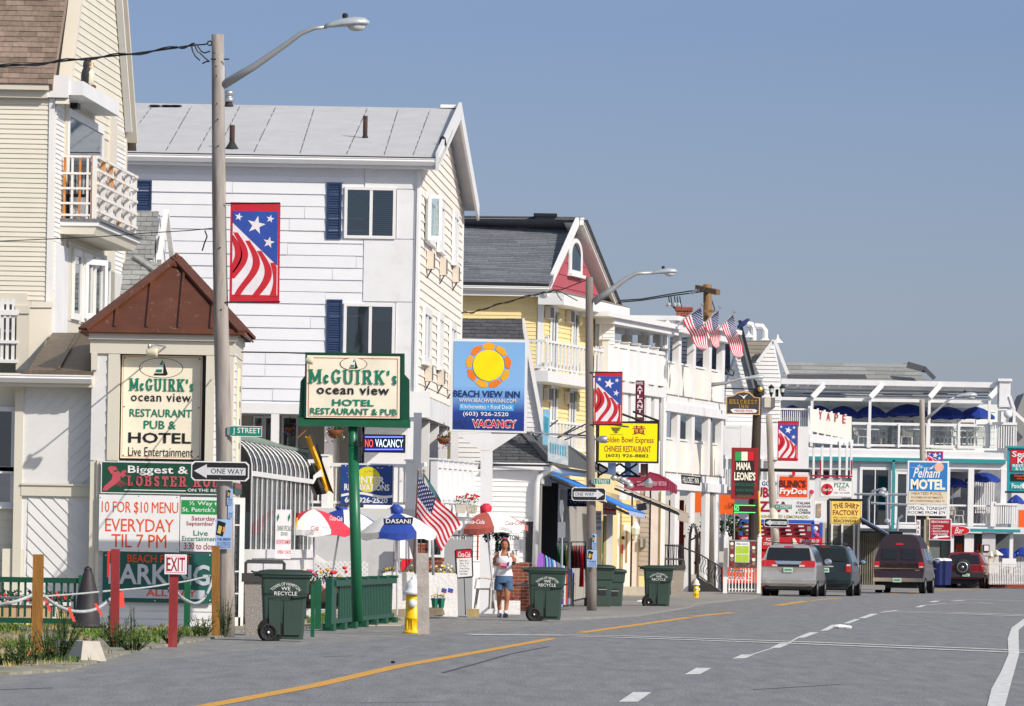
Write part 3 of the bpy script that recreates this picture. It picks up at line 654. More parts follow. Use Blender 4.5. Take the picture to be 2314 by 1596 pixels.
pa(rest,'corner_trim',MB().box(W1_,wa(33),wa(52),0,wz(870),-.1,.05),CREAMT)
W0=front(0,122.6);za=lambda v:W0.hit(10,v)[1]
pa(rest,'wing_wall',MB().box(W0,-3.5,W0.hit(36,1000)[0],0,za(870),-.3,0),CREAM)
win(rest,W0,(-2.0,W0.hit(26,1000)[0],za(1055),za(930)),fw=.08,name='window')
win(rest,W0,(-2.0,W0.hit(26,1000)[0],za(1135),za(1066)),fw=.08,name='window',glass=glassmat('blue_glass',(.2,.28,.45),.3))
strips(rest,W0,[(-2.2,0),(W0.hit(36,1000)[0],0),(W0.hit(36,1000)[0],za(1145)),(-2.2,za(1145))],.14,CREAM,bot=.02)
grooved(rest,front(10,122.4),front(10,122.4).hit(5,1300)[0],front(10,122.4).hit(60,1300)[0],0,front(10,122.4).hit(5,1240)[1],.06,.21,CREAM)
gz1,gz0=wz(846),wz(866)
gl=W1_.off(.45)
def gutter(parent,pl,a0,a1,b0,b1,m=None,dep=.14,name='gutter'):
 mb=MB();h=b1-b0
 prof=[(0,h),(0,0),(dep*.55,0),(dep,h*.55),(dep*.85,h*.75),(dep,h*.85),(dep,h),(dep*.9,h),(dep*.9,h*.9),(.01,h*.9)]
 rings=[[pl.pt(a,b0+z,c)for c,z in prof]for a in(a0,a1)]
 mb.loft(rings);return pa(parent,name,mb,m or WHITE2)
gutter(rest,gl,gl.hit(-30,850)[0],gl.hit(208,850)[0],gl.hit(0,864)[1],gl.hit(0,845)[1])
pa(rest,'fascia',MB().box(gl,gl.hit(-30,850)[0],gl.hit(210,850)[0],gl.hit(0,872)[1],gl.hit(0,843)[1],-.5,-.003),CREAMT)
pa(rest,'roof_edge',MB().box(gl,gl.hit(55,850)[0],gl.hit(211,850)[0],gl.hit(0,844)[1],gl.hit(0,836)[1],-.4,.1),COPPERG)
e0=gl.pt(*gl.hit(63,838));q=P(116,753,127.7)
LR=Pl(e0,(1,0,0),(0,q.y-e0.y,q.z-e0.z));tt=LR.hit(116,753)[1]
mb=MB().prism(LR,[LR.hit(62,838),LR.hit(118,752),LR.hit(206,752),LR.hit(206,838)],-.05,0);pa(rest,'lower_roof',mb,COPPERG)
a,b=LR.hit(132,838),LR.hit(181,753);n_=LR.n
pa(rest,'roof_seam',MB().bar(LR.pt(*a,.025),LR.pt(*b,.025),.035,.05),COPPERG)
tb1=tz(766)
rec=(ta(268),ta(463),tz(1044),tz(796))
mb=MB()
mb.box(R1,a_t0,rec[0],0,tb1,-3.6,0).box(R1,rec[1],a_t1,0,tb1,-3.6,0).box(R1,rec[0],rec[1],0,rec[2],-3.6,0).box(R1,rec[0],rec[1],rec[3],tb1,-3.6,0).box(R1,rec[0],rec[1],rec[2],rec[3],-3.6,-.22)
pa(rest,'tower',mb,CREAMT)
pa(rest,'niche',MB().box(R1,rec[0]+.002,rec[1]-.002,rec[2]+.002,rec[3]-.002,-.218,-.21),BLACK)
strips(rest,R1,[(a_t0,tz(1042)),(ta(242),tz(1042)),(ta(242),tz(806)),(a_t0,tz(806))],.155,DIAG,'diagonal_board',phi=radians(45),bot=.02)
strips(rest,R1,[(ta(228),.02),(ta(515),.02),(ta(515),tz(1042)),(ta(228),tz(1042))],.135,WHITE2,'clapboard',bot=.02)
pa(rest,'corner_trim',MB().box(R1,ta(242),ta(268),tz(1042),tz(800),0,.04).box(R1,ta(463),ta(483),tz(1042),tz(800),0,.04).box(R1,ta(204),ta(217),tz(838),tz(800),.02,.06).box(R1,ta(515),a_t1,.02,tz(800),0,.04).box(R1,ta(220),ta(228),.02,tz(1042),0,.04),CREAMT)
strips(rest,R1,[(ta(483),tz(1042)),(ta(515),tz(1042)),(ta(515),tz(800)),(ta(483),tz(800))],.135,WHITE2,'clapboard',bot=.02)
pa(rest,'cornice',MB().box(R1,a_t0-.035,a_t1+.035,tz(800),tz(768),-3.62,.05).box(R1,a_t0-.06,a_t1+.06,tz(768),tz(751),-3.66,.12),CREAMT)
T2=Pl(R1.pt(a_t1,0,0),(0.0,1,0));ts=lambda u,v=1000:T2.hit(u,v)[0]
t2z=lambda v:T2.hit(530,v)[1]
pa(rest,'side_wall',MB().box(T2,.0,3.6,0,tb1,.001,.02),CREAMT)
strips(rest,T2,[(.05,0),(.9,0),(.9,t2z(800)),(.05,t2z(800))],.135,WHITE2,'clapboard',c0=.02,bot=.02)
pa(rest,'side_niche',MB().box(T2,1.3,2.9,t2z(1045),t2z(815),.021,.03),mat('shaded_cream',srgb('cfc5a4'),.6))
sg=pa(rest,'side_sign_panel',MB().box(T2,1.35,2.0,t2z(1045),t2z(830),.03,.06),SIGNC)
for i,v in enumerate((870,905,945,1000)):pa(rest,'side_sign_print',MB().box(T2,1.5,1.85,t2z(v+14),t2z(v),.061,.064),INKG)
ez=tz(750);ov=.16
c_=[R1.pt(a_t0-ov,ez,ov),R1.pt(a_t1+ov,ez,ov),R1.pt(a_t1+ov,ez,-3.6-ov),R1.pt(a_t0-ov,ez,-3.6-ov)]
apx=V(((c_[0].x+c_[1].x)/2+.12,(c_[0].y+c_[2].y)/2,P(387,587,124).z))
for i in range(4):
 p,q=c_[i],c_[(i+1)%4]
 pl=Pl(p,q-p,apx-(p+q)/2);L=(q-p).length;ah=pl_h=(apx-p).dot(pl.e2);aa=(apx-p).dot(pl.e1)
 np_=4;
 for k_ in range(5):
  x0,x1=L*(k_/5),L*((k_+1)/5)
  yy=lambda x:ah*(x/aa if x<aa else(L-x)/(L-aa))
  pts=[(x0+.005,0),(x1-.005,0)]+([(x1-.005,yy(x1-.005))]if yy(x1-.005)>.01 else[])+([(aa,ah)]if x0<aa<x1 else[])+([(x0+.005,yy(x0+.005))]if yy(x0+.005)>.01 else[])
  pa(rest,'copper_panel',MB().prism(pl,pts,-.03,0),COPPER)
  if k_:pa(rest,'roof_seam',MB().box(pl,x0-.02,x0+.02,.1,max(.15,yy(x0)-.1),0,.045),COPPER)
 pa(rest,'eave_flashing',MB().box(pl,0,L,-.06,.10,-.01,.02),COPPER)
 pa(rest,'hip_cap',MB().bar(p+V((0,0,.03)),apx+V((0,0,.03)),.20,.05),COPPER)
pa(rest,'roof_peak',MB().lathe(apx+V((0,0,-.02)),[(.28,-.12),(.02,.12)],4),COPPER)
gh=thing('grey_roof_house','small house with grey shingled hip roof behind the copper topped tower','building',P(320,1200,142))
HP=Pl(P(273,672,139),(1,0,0),(0,1,.75))
top=HP.hit(330,585)
o_=[HP.hit(262,700),HP.hit(470,700),HP.hit(372,600),HP.hit(310,582),HP.hit(262,582)]
pa(gh,'roof',MB().prism(HP,o_,-.05,0),SHGR)
strips(gh,HP,o_,.17,SHGR,'shingle',top=.003,bot=.02,seg=.34,gap=.01)
pa(gh,'hip_cap',MB().bar(HP.pt(*HP.hit(308,582),.02),HP.pt(*HP.hit(375,628),.02),.22,.04),SHGR)
HP2=Pl(P(300,585,146),(1,0,0),(0,1,1.5))
o_=[HP2.hit(270,585),HP2.hit(345,585),HP2.hit(359,478),HP2.hit(285,478)]
pa(gh,'upper_roof',MB().prism(HP2,o_,-.05,0),SHGR)
strips(gh,HP2,o_,.12,SHGR,'shingle',top=.003,bot=.016,seg=.24,gap=.005)
GW=pl2(342,146,374,149.5,600)
pa(gh,'dormer_wall',MB().prism(GW,[GW.hit(343,592),GW.hit(376,600),GW.hit(362,482)],-.2,0),WHITE2)
pa(gh,'rake_board',MB().bar(GW.pt(*GW.hit(359,478),.15),GW.pt(*GW.hit(343,592),.15),.1,.12).bar(GW.pt(*GW.hit(360,478),.15),GW.pt(*GW.hit(376,606),.15),.1,.12),WHITE2)
win(gh,GW,(GW.hit(351,570)[0],GW.hit(356,570)[0],GW.hit(350,583)[1],GW.hit(350,545)[1]),fw=.12,sill=False)
pa(gh,'wall',MB().box(front(300,143),-4,.5,0,7,-6,-3),CREAM)
# ==== repeated models
def copy_tree(o,parent=None):
 c=o.copy();COL.objects.link(c);c.parent=parent
 for ch in o.children:copy_tree(ch,c)
 return c
def place(o,u,v,rz=0.0,z=0.0,label=None,s=1.0,d=None):
 p=G(u,v,z)if d is None else P(u,v,d);o.location=p;o.rotation_euler=(0,0,rz);o.scale=(s,s,s)
 if label:o['label']=label
 return o
LZ=Pl((0,0,0),(1,0,0))
LY=Pl((0,0,0),(0,1,0))
def recycle_bin():
 T=thing('recycling_bin','x','recycling bin',(0,0,0),'green town recycling bins along the kerb')
 def ring(x0,x1,w_,z,r=.05):
  pts=[]
  for cx,cy,a in((x1-r,w_-r,0),(x0+r,w_-r,90),(x0+r,-w_+r,180),(x1-r,-w_+r,270)):
   for k in range(4):
    t=radians(a+k*30);pts.append(V((cx+r*cos(t),cy+r*sin(t),z)))
  return pts
 rings=[ring(-.30,.30,.23,.03),ring(-.31,.31,.235,.12),ring(-.34,.345,.265,.70),ring(-.345,.375,.285,.74),ring(-.355,.395,.30,.96),ring(-.36,.40,.305,1.0)]
 pa(T,'body',MB().loft(rings),BINP)
 pa(T,'rim',MB().loft([ring(-.385,.425,.325,.98),ring(-.39,.43,.33,1.0),ring(-.385,.425,.325,1.02)]),BINL)
 lr=[ring(-.44,.45,.335,1.015,.06),ring(-.44,.45,.335,1.045,.06),ring(-.38,.40,.30,1.085,.08),ring(-.25,.25,.2,1.105,.1)]
 pa(T,'lid',MB().loft(lr),BINL,True)
 for y in(-.18,.18):pa(T,'lid_hinge',MB().box(LZ,-.47,-.38,1.0,1.07,-y-.05,-y+.05),BINL)
 hb=MB().tube([V((-.40,-.22,1.02)),V((-.50,-.22,1.07)),V((-.50,.22,1.07)),V((-.40,.22,1.02))],.016,6);pa(T,'handle',hb,BINL)
 pa(T,'side_panel',MB().prism(LZ,[(-.22,.10),(-.05,.10),(-.06,.66),(-.24,.66)],.225,.270),BINP)
 pa(T,'side_panel',MB().prism(LZ,[(.0,.10),(.25,.10),(.27,.60),(.24,.64),(-.0,.66)],.225,.268),BINP)
 pa(T,'side_pocket',MB().prism(LZ,[(.12,.66),(.36,.70),(.34,.74),(.14,.72)],.25,.305),BINL)
 pa(T,'front_recess',MB().prism(LY,[(-.10,.35),(.10,.35),(.10,.55),(-.10,.55)],.30,.345),BLACK)
 pa(T,'grab_bar',MB().box(LY,-.11,.11,.47,.49,.335,.36),GALV)
 for y in(-.235,.235):
  sgn=-1 if y<0 else 1
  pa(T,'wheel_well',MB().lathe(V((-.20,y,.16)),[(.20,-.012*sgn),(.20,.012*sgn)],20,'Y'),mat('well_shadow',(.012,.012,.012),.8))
  wh=pa(T,'wheel',MB().lathe(V((-.235,y+sgn*.035,.135)),[(.06,-.03),(.125,-.03),(.137,-.018),(.137,.018),(.125,.03),(.10,.03),(.095,.012),(.06,.012)],22,'Y'),RUBBER,True)
  for k in range(8):
   a=k*pi/4;c=V((-.235,y+sgn*.05,.135));pa(wh,'spoke',MB().bar(c,c+V((cos(a)*.10,0,sin(a)*.10)),.012),BLACK)
  pa(wh,'hub',MB().ball(V((-.235,y+sgn*.07,.135)),.02,n=8,m=4),SIGNW)
 SP=Pl((0,-.292,0),(1,0,0),(0,-.08,1))
 txt(T,SP,'TOWN OF HAMPTON',(-.20,.24,.865,.915),SIGNW,arc=1.7,c=.012,bold=.0,name='bin_lettering')
 txt(T,SP,'WE',(-.05,.09,.79,.845),SIGNW,c=.008,bold=.02,name='bin_lettering')
 txt(T,SP,'RECYCLE',(-.155,.195,.71,.77),SIGNW,c=.004,bold=.02,name='bin_lettering')
 pa(T,'sticker',MB().box(Pl((.388,0,0),(0,1,0)),-.28,-.22,.66,.72,0,.01),SIGNW)
 return T
rb=recycle_bin()
place(rb,640,1449,.05,0,'nearest and largest green recycling bin, beside the tall wooden pole',.99)
binloc=[rb]
for u,v,r,l,s_ in((1232,1404,.02,'green recycling bin just right of the walking woman',1.0),(1353,1375,-1.35,'green recycling bin turned with its front to the viewer, under the second pole',.99),(1382,1374,-1.35,'green recycling bin mostly hidden behind the front facing one',.9),(1485,1374,0.0,'green recycling bin beside the speckled stone trash can',.99)):
 c=copy_tree(rb);place(c,u,v,r,0,l,s_)
AGG=mat('exposed_aggregate',(.33,.30,.27),.95,var=.5,scale=60,bump=.6,bscale=80)
def stone_can(u,v,label,s=1.0):
 b=G(u,v);T=thing('trash_can',label,'trash can',b,'stone trash cans on the sidewalk');pl=Pl(b,(1,.05,0))
 pa(T,'body',MB().hull8([pl.pt(x,.0,c)for x,c in((-.30*s,.3*s),(.30*s,.3*s),(.30*s,-.3*s),(-.30*s,-.3*s))],[pl.pt(x,.86*s,c)for x,c in((-.33*s,.33*s),(.33*s,.33*s),(.33*s,-.33*s),(-.33*s,-.33*s))]),AGG)
 pa(T,'collar',MB().box(pl,-.37*s,.37*s,.86*s,1.0*s,-.37*s,.37*s),mat('trash_lid',(.05,.05,.05),.6))
 for x in(-.33,.29):
  for c in(-.33,.29):pa(T,'hood_post',MB().box(pl,x*s,(x+.04)*s,1.0*s,1.16*s,c*s,(c+.04)*s),MATS['trash_lid'])
 pa(T,'hood',MB().hull8([pl.pt(x*s,1.16*s,c*s)for x,c in((-.34,.34),(.34,.34),(.34,-.34),(-.34,-.34))],[pl.pt(x*s,1.22*s,c*s)for x,c in((-.28,.28),(.28,.28),(.28,-.28),(-.28,-.28))]),MATS['trash_lid'])
 return T
stone_can(596,1436,'speckled stone trash can hidden behind the nearest recycling bin')
stone_can(1521,1346,'speckled stone trash can with dark hood beside the black iron stair arch')
def lamp_head(T,c,dirx,s=1.0,m=None):
 """cobra head: long flat body with a glass bowl under its far half"""
 x=V((dirx,0,.10*abs(dirx)));x.normalize();y=V((0,1,0));z=V((0,0,1));rings=[]
 for t,wv,hh,zz in((0,.05,.05,0),(.10,.07,.07,.01),(.28,.14,.10,.02),(.5,.17,.11,.02),(.66,.15,.09,.01),(.74,.06,.04,0)):
  rings.append([c+x*t*s+y*cos(a)*wv*s+z*(sin(a)*hh*(1 if sin(a)>0 else .45)+zz)*s for a in[2*pi*k/14 for k in range(14)]])
 h=pa(T,'lamp_head',MB().loft(rings),m or mat('lamp_housing',(.50,.55,.58),.4,metal=.3,var=.06),True)
 pa(h,'lens',MB().ball(c+x*.52*s-z*.03*s,.16*s,.12*s,.09*s,12,6),mat('lamp_lens',(.55,.57,.56),.15),True)
 pa(h,'photocell',MB().lathe(c+x*.33*s+z*.11*s,[(.045*s,0),(.05*s,.06*s),(.035*s,.09*s)],10),BLACK)
def lamp_pole(label,us,d,r0,r1,arm,head_s,name='street_lamp',m=None,dirx=1):
 """us: (u,v) of top and base"""
 (ut,vt),(ub,vb)=us;top=P(ut,vt,d);base=G(ub,vb)if vb<9000 else None
 base=P(ub,vb,d);T=thing(name,label,'street lamp',base)
 pts=[];rr=[]
 for i in range(13):
  t=i/12;p=base.lerp(top,t)+V((sin(t*7)*.012,0,0));pts.append(p);rr.append((r0+(r1-r0)*t)*(1+.015*sin(i*2.3)))
 pa(T,'pole',MB().tube(pts,rr,18),m or WOODP,True)
 return T,base,top
POLES=[]
g1=G(511,1440);d1=g1.y
T,base,top=lamp_pole('tall weathered wooden pole with a grey street lamp arm, nearest the viewer',((491,78),(511,1440)),d1,.140,.098,None,1)
p1_=P(505,192,d1);arm=[P(505,192,d1-.02),P(575,150,d1-.1),P(640,105,d1-.2),P(680,76,d1-.25),P(710,64,d1-.27),P(738,61,d1-.28)]
pa(T,'arm',MB().tube(arm,[.072,.058,.045,.036,.031,.029],12),mat('lamp_arm',(.40,.41,.42),.45,metal=.4,var=.1),True)
pa(T,'arm_bracket',MB().tube([P(503,150,d1-.02),P(503,200,d1-.02)],.05,8),GALV)
lamp_head(T,P(735,61,d1-.28),1,.94)
for u,v in((482,134),(512,134)):pa(T,'bolt',MB().tube([P(u-6,v,d1-.12),P(u+6,v,d1-.12)],.012,6),BLACK)
for u,v in((488,150),(489,172),(490,235),(492,270),(493,330),(500,700),(497,560),(484,120)):pa(T,'nail',MB().ball(P(u,v,d1-.125),.014,n=6,m=3),BLACK)
ey=[P(474+5*cos(a),98+5*sin(a),d1-.02)for a in[k*pi/5 for k in range(11)]]
pa(T,'eye_bolt',MB().tube(ey,.012,6),BLACK)
T['label']='tall weathered wooden pole with a grey street lamp arm, nearest the viewer'
g2=G(1334,1342,.0);d2=165.0
T2_,b2,t2=lamp_pole('grey wooden pole with curved lamp arm standing behind the front facing bin',((1331,627),(1337,1384)),d2,.118,.085,None,1,m=mat('grey_pole_wood',srgb('7f7872'),.85,var=.3,scale=8,stretch=(1,1,.12),bump=.5))
pa(T2_,'arm',MB().tube([P(1341,683,d2),P(1380,656,d2),P(1415,630,d2),P(1438,618,d2),P(1475,617,d2)],[.09,.07,.055,.045,.04],10),MATS['lamp_arm'],True)
lamp_head(T2_,P(1473,619,d2),1,.80)
d3=262.0
T3_,b3,t3=lamp_pole('pale wooden pole with a white painted band behind the silver minivan',((1737,938),(1757,1340)),d3,.165,.11,None,1,m=mat('pale_pole_wood',srgb('a59d92'),.85,var=.25,scale=8,stretch=(1,1,.12),bump=.5))
pa(T3_,'painted_band',MB().tube([P(1748,1148,d3),P(1752,1222,d3)],[.152,.158],16),mat('band_paint',srgb('d3c7ba'),.7,var=.1),True)
d4=305.0
T4_,b4,t4=lamp_pole('distant wooden pole with a lamp arm behind the blue motel sign',((2083,903),(2092,1330)),d4,.17,.11,None,1,m=MATS['pale_pole_wood'])
pa(T4_,'arm',MB().tube([P(2092,948,d4),P(2120,925,d4),P(2145,903,d4),P(2160,898,d4)],[.08,.06,.05,.04],8),MATS['lamp_arm'],True)
lamp_head(T4_,P(2158,898,d4),1,1.3)
d5=262.0
T5_=thing('street_lamp','street lamp head above the brown inn sign','street lamp',P(1600,1330,d5))
pa(T5_,'arm',MB().tube([P(1606,870,d5),P(1640,866,d5),P(1670,857,d5),P(1690,853,d5)],[.08,.06,.05,.045],8),MATS['lamp_arm'],True)
lamp_head(T5_,P(1683,857,d5),1,1.0)
pa(T5_,'pole',MB().tube([P(1604,1330,d5),P(1600,850,d5)],[.18,.13],14),MATS['grey_pole_wood'],True)
WIRE=mat('cable_black',(.015,.017,.02),.5)
def wire(label,pts,d,r=.018,twist=None,extra=()):
 b=[P(u,v,dd)for(u,v),dd in zip(pts,d if hasattr(d,'__len__')else[d]*len(pts))]
 T=thing('overhead_cable',label,'cable',b[0],'overhead cables')
 sm=[]
 for i in range(len(b)-1):
  for k in range(6):sm.append(b[i].lerp(b[i+1],k/6))
 sm.append(b[-1]);pa(T,'cable',MB().tube(sm,r,6),WIRE)
 if twist:pa(T,'cable_strand',MB().tube([p+V((0,-.02,.03*sin(i*.9)))for i,p in enumerate(sm)],r*.8,6),WIRE)
 for e_ in extra:pa(T,'cable_end',MB().tube([P(u,v,(d[-1]if hasattr(d,'__len__')else d)-.05)for u,v in e_],.012,5),WIRE)
 return T
wire('thick twisted cable running left from the top of the tall pole',[(-20,152),(100,143),(200,132),(300,122),(400,108),(440,102)],d1,.016,True,extra=(((433,103),(435,115),(442,128),(452,137)),((440,102),(444,112),(448,119)),((446,103),(455,116),(462,120),(475,116)),((438,102),(460,101),(470,99)),((450,118),(462,130),(474,140)),((457,144),(465,140),(474,138))))
wire('thin cable running left from the middle of the tall pole',[(-20,546),(120,540),(230,535),(330,527),(430,521),(480,516)],d1,.008,False,extra=(((463,521),(468,535),(462,550),(457,567)),))
wire('thin cable drooping from the second pole to the white house',[(1042,708),(1070,706),(1095,698),(1140,684),(1200,668),(1230,662),(1252,656)],[168]*7,.014,True,extra=(((1253,655),(1268,660),(1290,672),(1305,680)),((1252,656),(1268,655),(1282,650),(1322,634)),((1255,656),(1262,670),(1270,680))))
wire('pair of thin wires reaching the crossarm pole',[(1390,680),(1450,676),(1520,664),(1580,655)],300,.03,False)
wire('lower thin wire reaching the crossarm pole',[(1390,684),(1450,679),(1520,668),(1590,659)],300,.03,False)
wire('dark looped cable behind the brown inn sign',[(1640,838),(1650,832),(1659,840),(1656,850),(1645,845),(1640,835)],262,.03)
CLR=mat('banner_red',srgb('c0202f'),.7,var=.1,scale=5,bump=.3,bscale=8);CLB=mat('banner_blue',srgb('2c4ba0'),.7,var=.12,scale=5,bump=.3,bscale=8);CLW=mat('banner_white',srgb('e3dde2'),.7,var=.1,scale=6,bump=.3,bscale=8)
def banner(label,u0,v0,u1,v1,d,full=True,bar=True,vb=None):
 pl=front(u0,d);a0,a1,b0,b1=pbox(pl,u0,v0,u1,v1);W_,H_=a1-a0,b1-b0
 T=thing('street_banner',label,'banner',pl.pt(a0,b0,0),'star and stripe banners on the lamp poles')
 X=lambda x,y:(a0+x*W_,b1-y*H_)
 pa(T,'border_cloth',MB().prism(pl,[X(-.0,0),X(1,0),X(1.01,1),X(.01,1)],-.004,0),CLR)
 pa(T,'white_field',MB().prism(pl,[X(.05,.085),X(.955,.085),X(.965,.92),X(.06,.92)],.001,.004),CLW)
 pa(T,'blue_field',MB().prism(pl,[X(.05,.085),X(.955,.085),X(.96,.625),X(.05,.2)],.005,.008),CLB)
 for x,y,r in((.17,.145,.085),(.52,.225,.19),(.8,.16,.085),(.78,.395,.12)):
  pa(T,'star',MB().prism(pl,star(a0+x*W_,b1-y*H_,r*W_,.2),.009,.012),CLW)
 ks=[(-.06,.34),(.16,.34),(.40,.42),(.64,.52),(.88,.62)]
 for i,(x0,y0)in enumerate(ks):
  mb=MB();N=22;prev=None
  for k in range(N+1):
   y=y0-.04+(.93-y0+.04)*k/N;t=(y-y0)/(.93-.34)
   xc=x0+.17*sin(t*2*pi*.78)*(1 if i<4 else .6)-.10*t;wd=.050+.028*sin(t*pi)
   if i==0:xc+=.1
   dg=.2+(min(max(xc,0),1))*.47
   L_,R_=max(xc-wd,.055),min(xc+wd,.95)
   if y<dg-.02 or R_-L_<.01:prev=None;continue
   cur=(pl.pt(*X(L_,y),.0065),pl.pt(*X(R_,y),.0065))
   if prev:mb.quad(prev[0],cur[0],cur[1],prev[1])
   prev=cur
  if mb.f:pa(T,'red_stripe',mb,CLR)
 if bar:
  for v in(v0+2,v1-2):
   if vb and v>vb:continue
   pa(T,'bracket_rod',MB().tube([P(u0-10,v,d),P(u1+1,v-1,d)],.012,6),BLACK)
 return T
banner('red, white and blue star banner on the nearest wooden pole',519,458,632,685,d1-.1)
banner('star banner on the second wooden pole, above the yellow restaurant sign',1343,840,1406,962,d2-.1)
banner('star banner on the pale pole behind the minivan',1757,952,1803,1042,d3-.1)
banner('star banner mostly hidden behind the blue motel sign',2094,1020,2131,1060,d4-.1)
def arrow_sign(label,u0,v0,u1,v1,d,left=True,rz=0):
 pl=front(u0,d);a0,a1,b0,b1=pbox(pl,u0,v0,u1,v1);W_,H_=a1-a0,b1-b0
 T=thing('one_way_sign',label,'road sign',pl.pt(a0,b0,0),'one way signs');X=lambda x,y:(a0+x*W_,b0+y*H_)
 def rr(i,c0,c1):
  k=.05*W_;return MB().prism(pl,[(a0+i+k,b0+i),(a1-i-k,b0+i),(a1-i,b0+i+k),(a1-i,b1-i-k),(a1-i-k,b1-i),(a0+i+k,b1-i),(a0+i,b1-i-k),(a0+i,b0+i+k)],c0,c1)
 pa(T,'plate',rr(0,-.004,0),SIGNW);pa(T,'black_field',rr(.02*W_,.001,.004),BLACK)
 q=[(.05,.5),(.27,.85),(.27,.68),(.94,.68),(.94,.30),(.27,.30),(.27,.13)]
 if not left:q=[(1-x,y)for x,y in q]
 pa(T,'arrow',MB().prism(pl,[X(x,y)for x,y in q],.005,.007),mat('sign_arrow',(.62,.63,.66),.35,var=.12,scale=6))
 bx_=(a0+W_*(.34 if left else .09),a0+W_*(.91 if left else .66),b0+H_*.36,b0+H_*.63)
 txt(T,pl,'ONE WAY',bx_,INK,c=.0075,bold=.025)
 for y in(.1,.92):pa(T,'bolt',MB().ball(pl.pt(*X(.5,y),.006),.012,n=6,m=3),GALV)
 return T
arrow_sign('black and white one way sign pointing left on the nearest pole',432,1043,563,1087,d1-.2)
arrow_sign('one way sign pointing right on the second wooden pole',1292,1102,1369,1132,d2-.2,False)
arrow_sign('small one way sign pointing left above the silver minivan',1727,1172,1781,1191,d3-.2)
NAMEG=C('street_sign_green','14806a',rough=.4,var=.05)
def name_sign(label,u0,v0,u1,v1,d,s,tb):
 pl=front(u0,d);a0,a1,b0,b1=pbox(pl,u0,v0,u1,v1)
 T=thing('street_name_sign',label,'street sign',pl.pt(a0,b0,0),'green street name signs')
 pa(T,'plate',MB().box(pl,a0,a1,b0,b1,-.004,0),NAMEG)
 pa(T,'border',MB().box(pl,a0,a1,b0,b0+.008,.001,.003).box(pl,a0,a1,b1-.008,b1,.001,.003).box(pl,a1-.008,a1,b0+.009,b1-.009,.001,.003),SIGNW)
 txtp(T,pl,s,*tb,SIGNW,c=.003,bold=.02);pa(T,'bracket',MB().box(pl,a0-.05,a0+.02,b0+.02,b1-.02,-.05,-.005),GALV)
name_sign('green J Street sign on the nearest pole',520,963,592,987,d1-.15,'J STREET',(526,967,589,983))
name_sign('green I Street sign on the second pole',1341,1081,1380,1095,d2-.15,'I STREET',(1343,1084,1377,1093))
name_sign('green H Street sign on the pale pole',1752,1140,1790,1151,d3-.15,'H STREET',(1754,1142,1788,1149))
PBLUE=C('poster_blue','9db9de',rough=.6,var=.1);PYEL=C('poster_yellow','c9b45e',rough=.6)
def poster(label,u0,v0,u1,v1,d,art=True):
 pl=front(u0,d);a0,a1,b0,b1=pbox(pl,u0,v0,u1,v1);W_,H_=a1-a0,b1-b0
 T=thing('poster',label,'poster',pl.pt(a0,b0,0),'blue event posters on the poles')
 pa(T,'sheet',MB().box(pl,a0,a1,b0,b1,-.004,0),PBLUE)
 if art:
  X=lambda x,y:(a0+x*W_,b0+y*H_)
  pa(T,'picture',MB().prism(pl,[X(.02,.48),X(.45,.42),X(.62,.88),X(.12,.97)],.001,.003),INK)
  pa(T,'badge',MB().prism(pl,[X(.1,.55),X(.3,.5),X(.4,.75),X(.2,.8)],.004,.005),PYEL)
  pa(T,'glass_print',MB().prism(pl,[X(.42,.58),X(.56,.56),X(.58,.74),X(.46,.76)],.004,.005),C('beer_print','d98a2a'))
 txt(T,pl,'THE BREW',(a0+W_*.1,a1-W_*.06,b0+H_*.28,b0+H_*.38),INKB,c=.004,bold=.03)
 for i in range(4):txt(T,pl,('EVENINGS LIVE','MUSIC & FOOD','BY THE BEACH','ALL WEEKEND')[i],(a0+W_*.12,a1-W_*.08,b0+H_*(.04+i*.055),b0+H_*(.08+i*.055)),INKB,c=.004,bold=.0)
poster('blue poster facing the viewer on the nearest pole, below the narrow ones',487,1174,524,1241,d1-.2)
poster('narrow blue and yellow poster high on the side of the nearest pole',513,1105,526,1141,d1-.15)
poster('narrow plain blue poster just under the upper yellow one',515,1138,527,1172,d1-.14,False)
poster('blue poster on the second pole, just above its foot',1327,1243,1349,1282,d2-.22)
poster('upper poster on the second pole beside the shirt rack',1338,1207,1348,1240,d2-.2)
# ==== signs on the restaurant
def boat(parent,pl,a,b,w_):
 """oval emblem with a sailing boat"""
 o1=disc(pl,a,b,w_/2,30,.46);pa(parent,'emblem_ring',MB().prism(pl,o1,.001,.003),INK)
 pa(parent,'emblem_field',MB().prism(pl,disc(pl,a,b,w_/2-.012,30,.455),.0035,.005),SIGNC)
 h=w_*.2
 pa(parent,'emblem_sail',MB().prism(pl,[(a-w_*.14,b-h*.5),(a+w_*.02,b-h*.5),(a+w_*.04,b+h)],.0055,.007),INKG)
 pa(parent,'emblem_sail',MB().prism(pl,[(a-w_*.12,b-h*.15),(a+w_*.03,b-h*.15),(a+w_*.035,b+h*.35),(a-w_*.06,b+h*.35)],.0073,.0085),SIGNW)
 pa(parent,'emblem_sail',MB().prism(pl,[(a+w_*.05,b-h*.6),(a+w_*.15,b-h*.6),(a+w_*.055,b+h*.8)],.0055,.007),INK)
 pa(parent,'emblem_hull',MB().prism(pl,[(a-w_*.17,b-h*.85),(a+w_*.12,b-h*.85),(a+w_*.17,b-h*.6),(a-w_*.15,b-h*.6)],.0055,.007),INK)
S1=R1.off(-.17)
wsg=thing('wall_sign','cream hotel and pub sign set in the black niche of the tower','sign',S1.pt(*S1.hit(365,1037)))
def sbox(pl,*q):a0,a1,b0,b1=pbox(pl,*q);return a0,a1,b0,b1
a0,a1,b0,b1=sbox(S1,274,804,456,1037)
pa(wsg,'board',MB().box(S1,a0,a1,b0,b1,-.03,0),SIGNC)
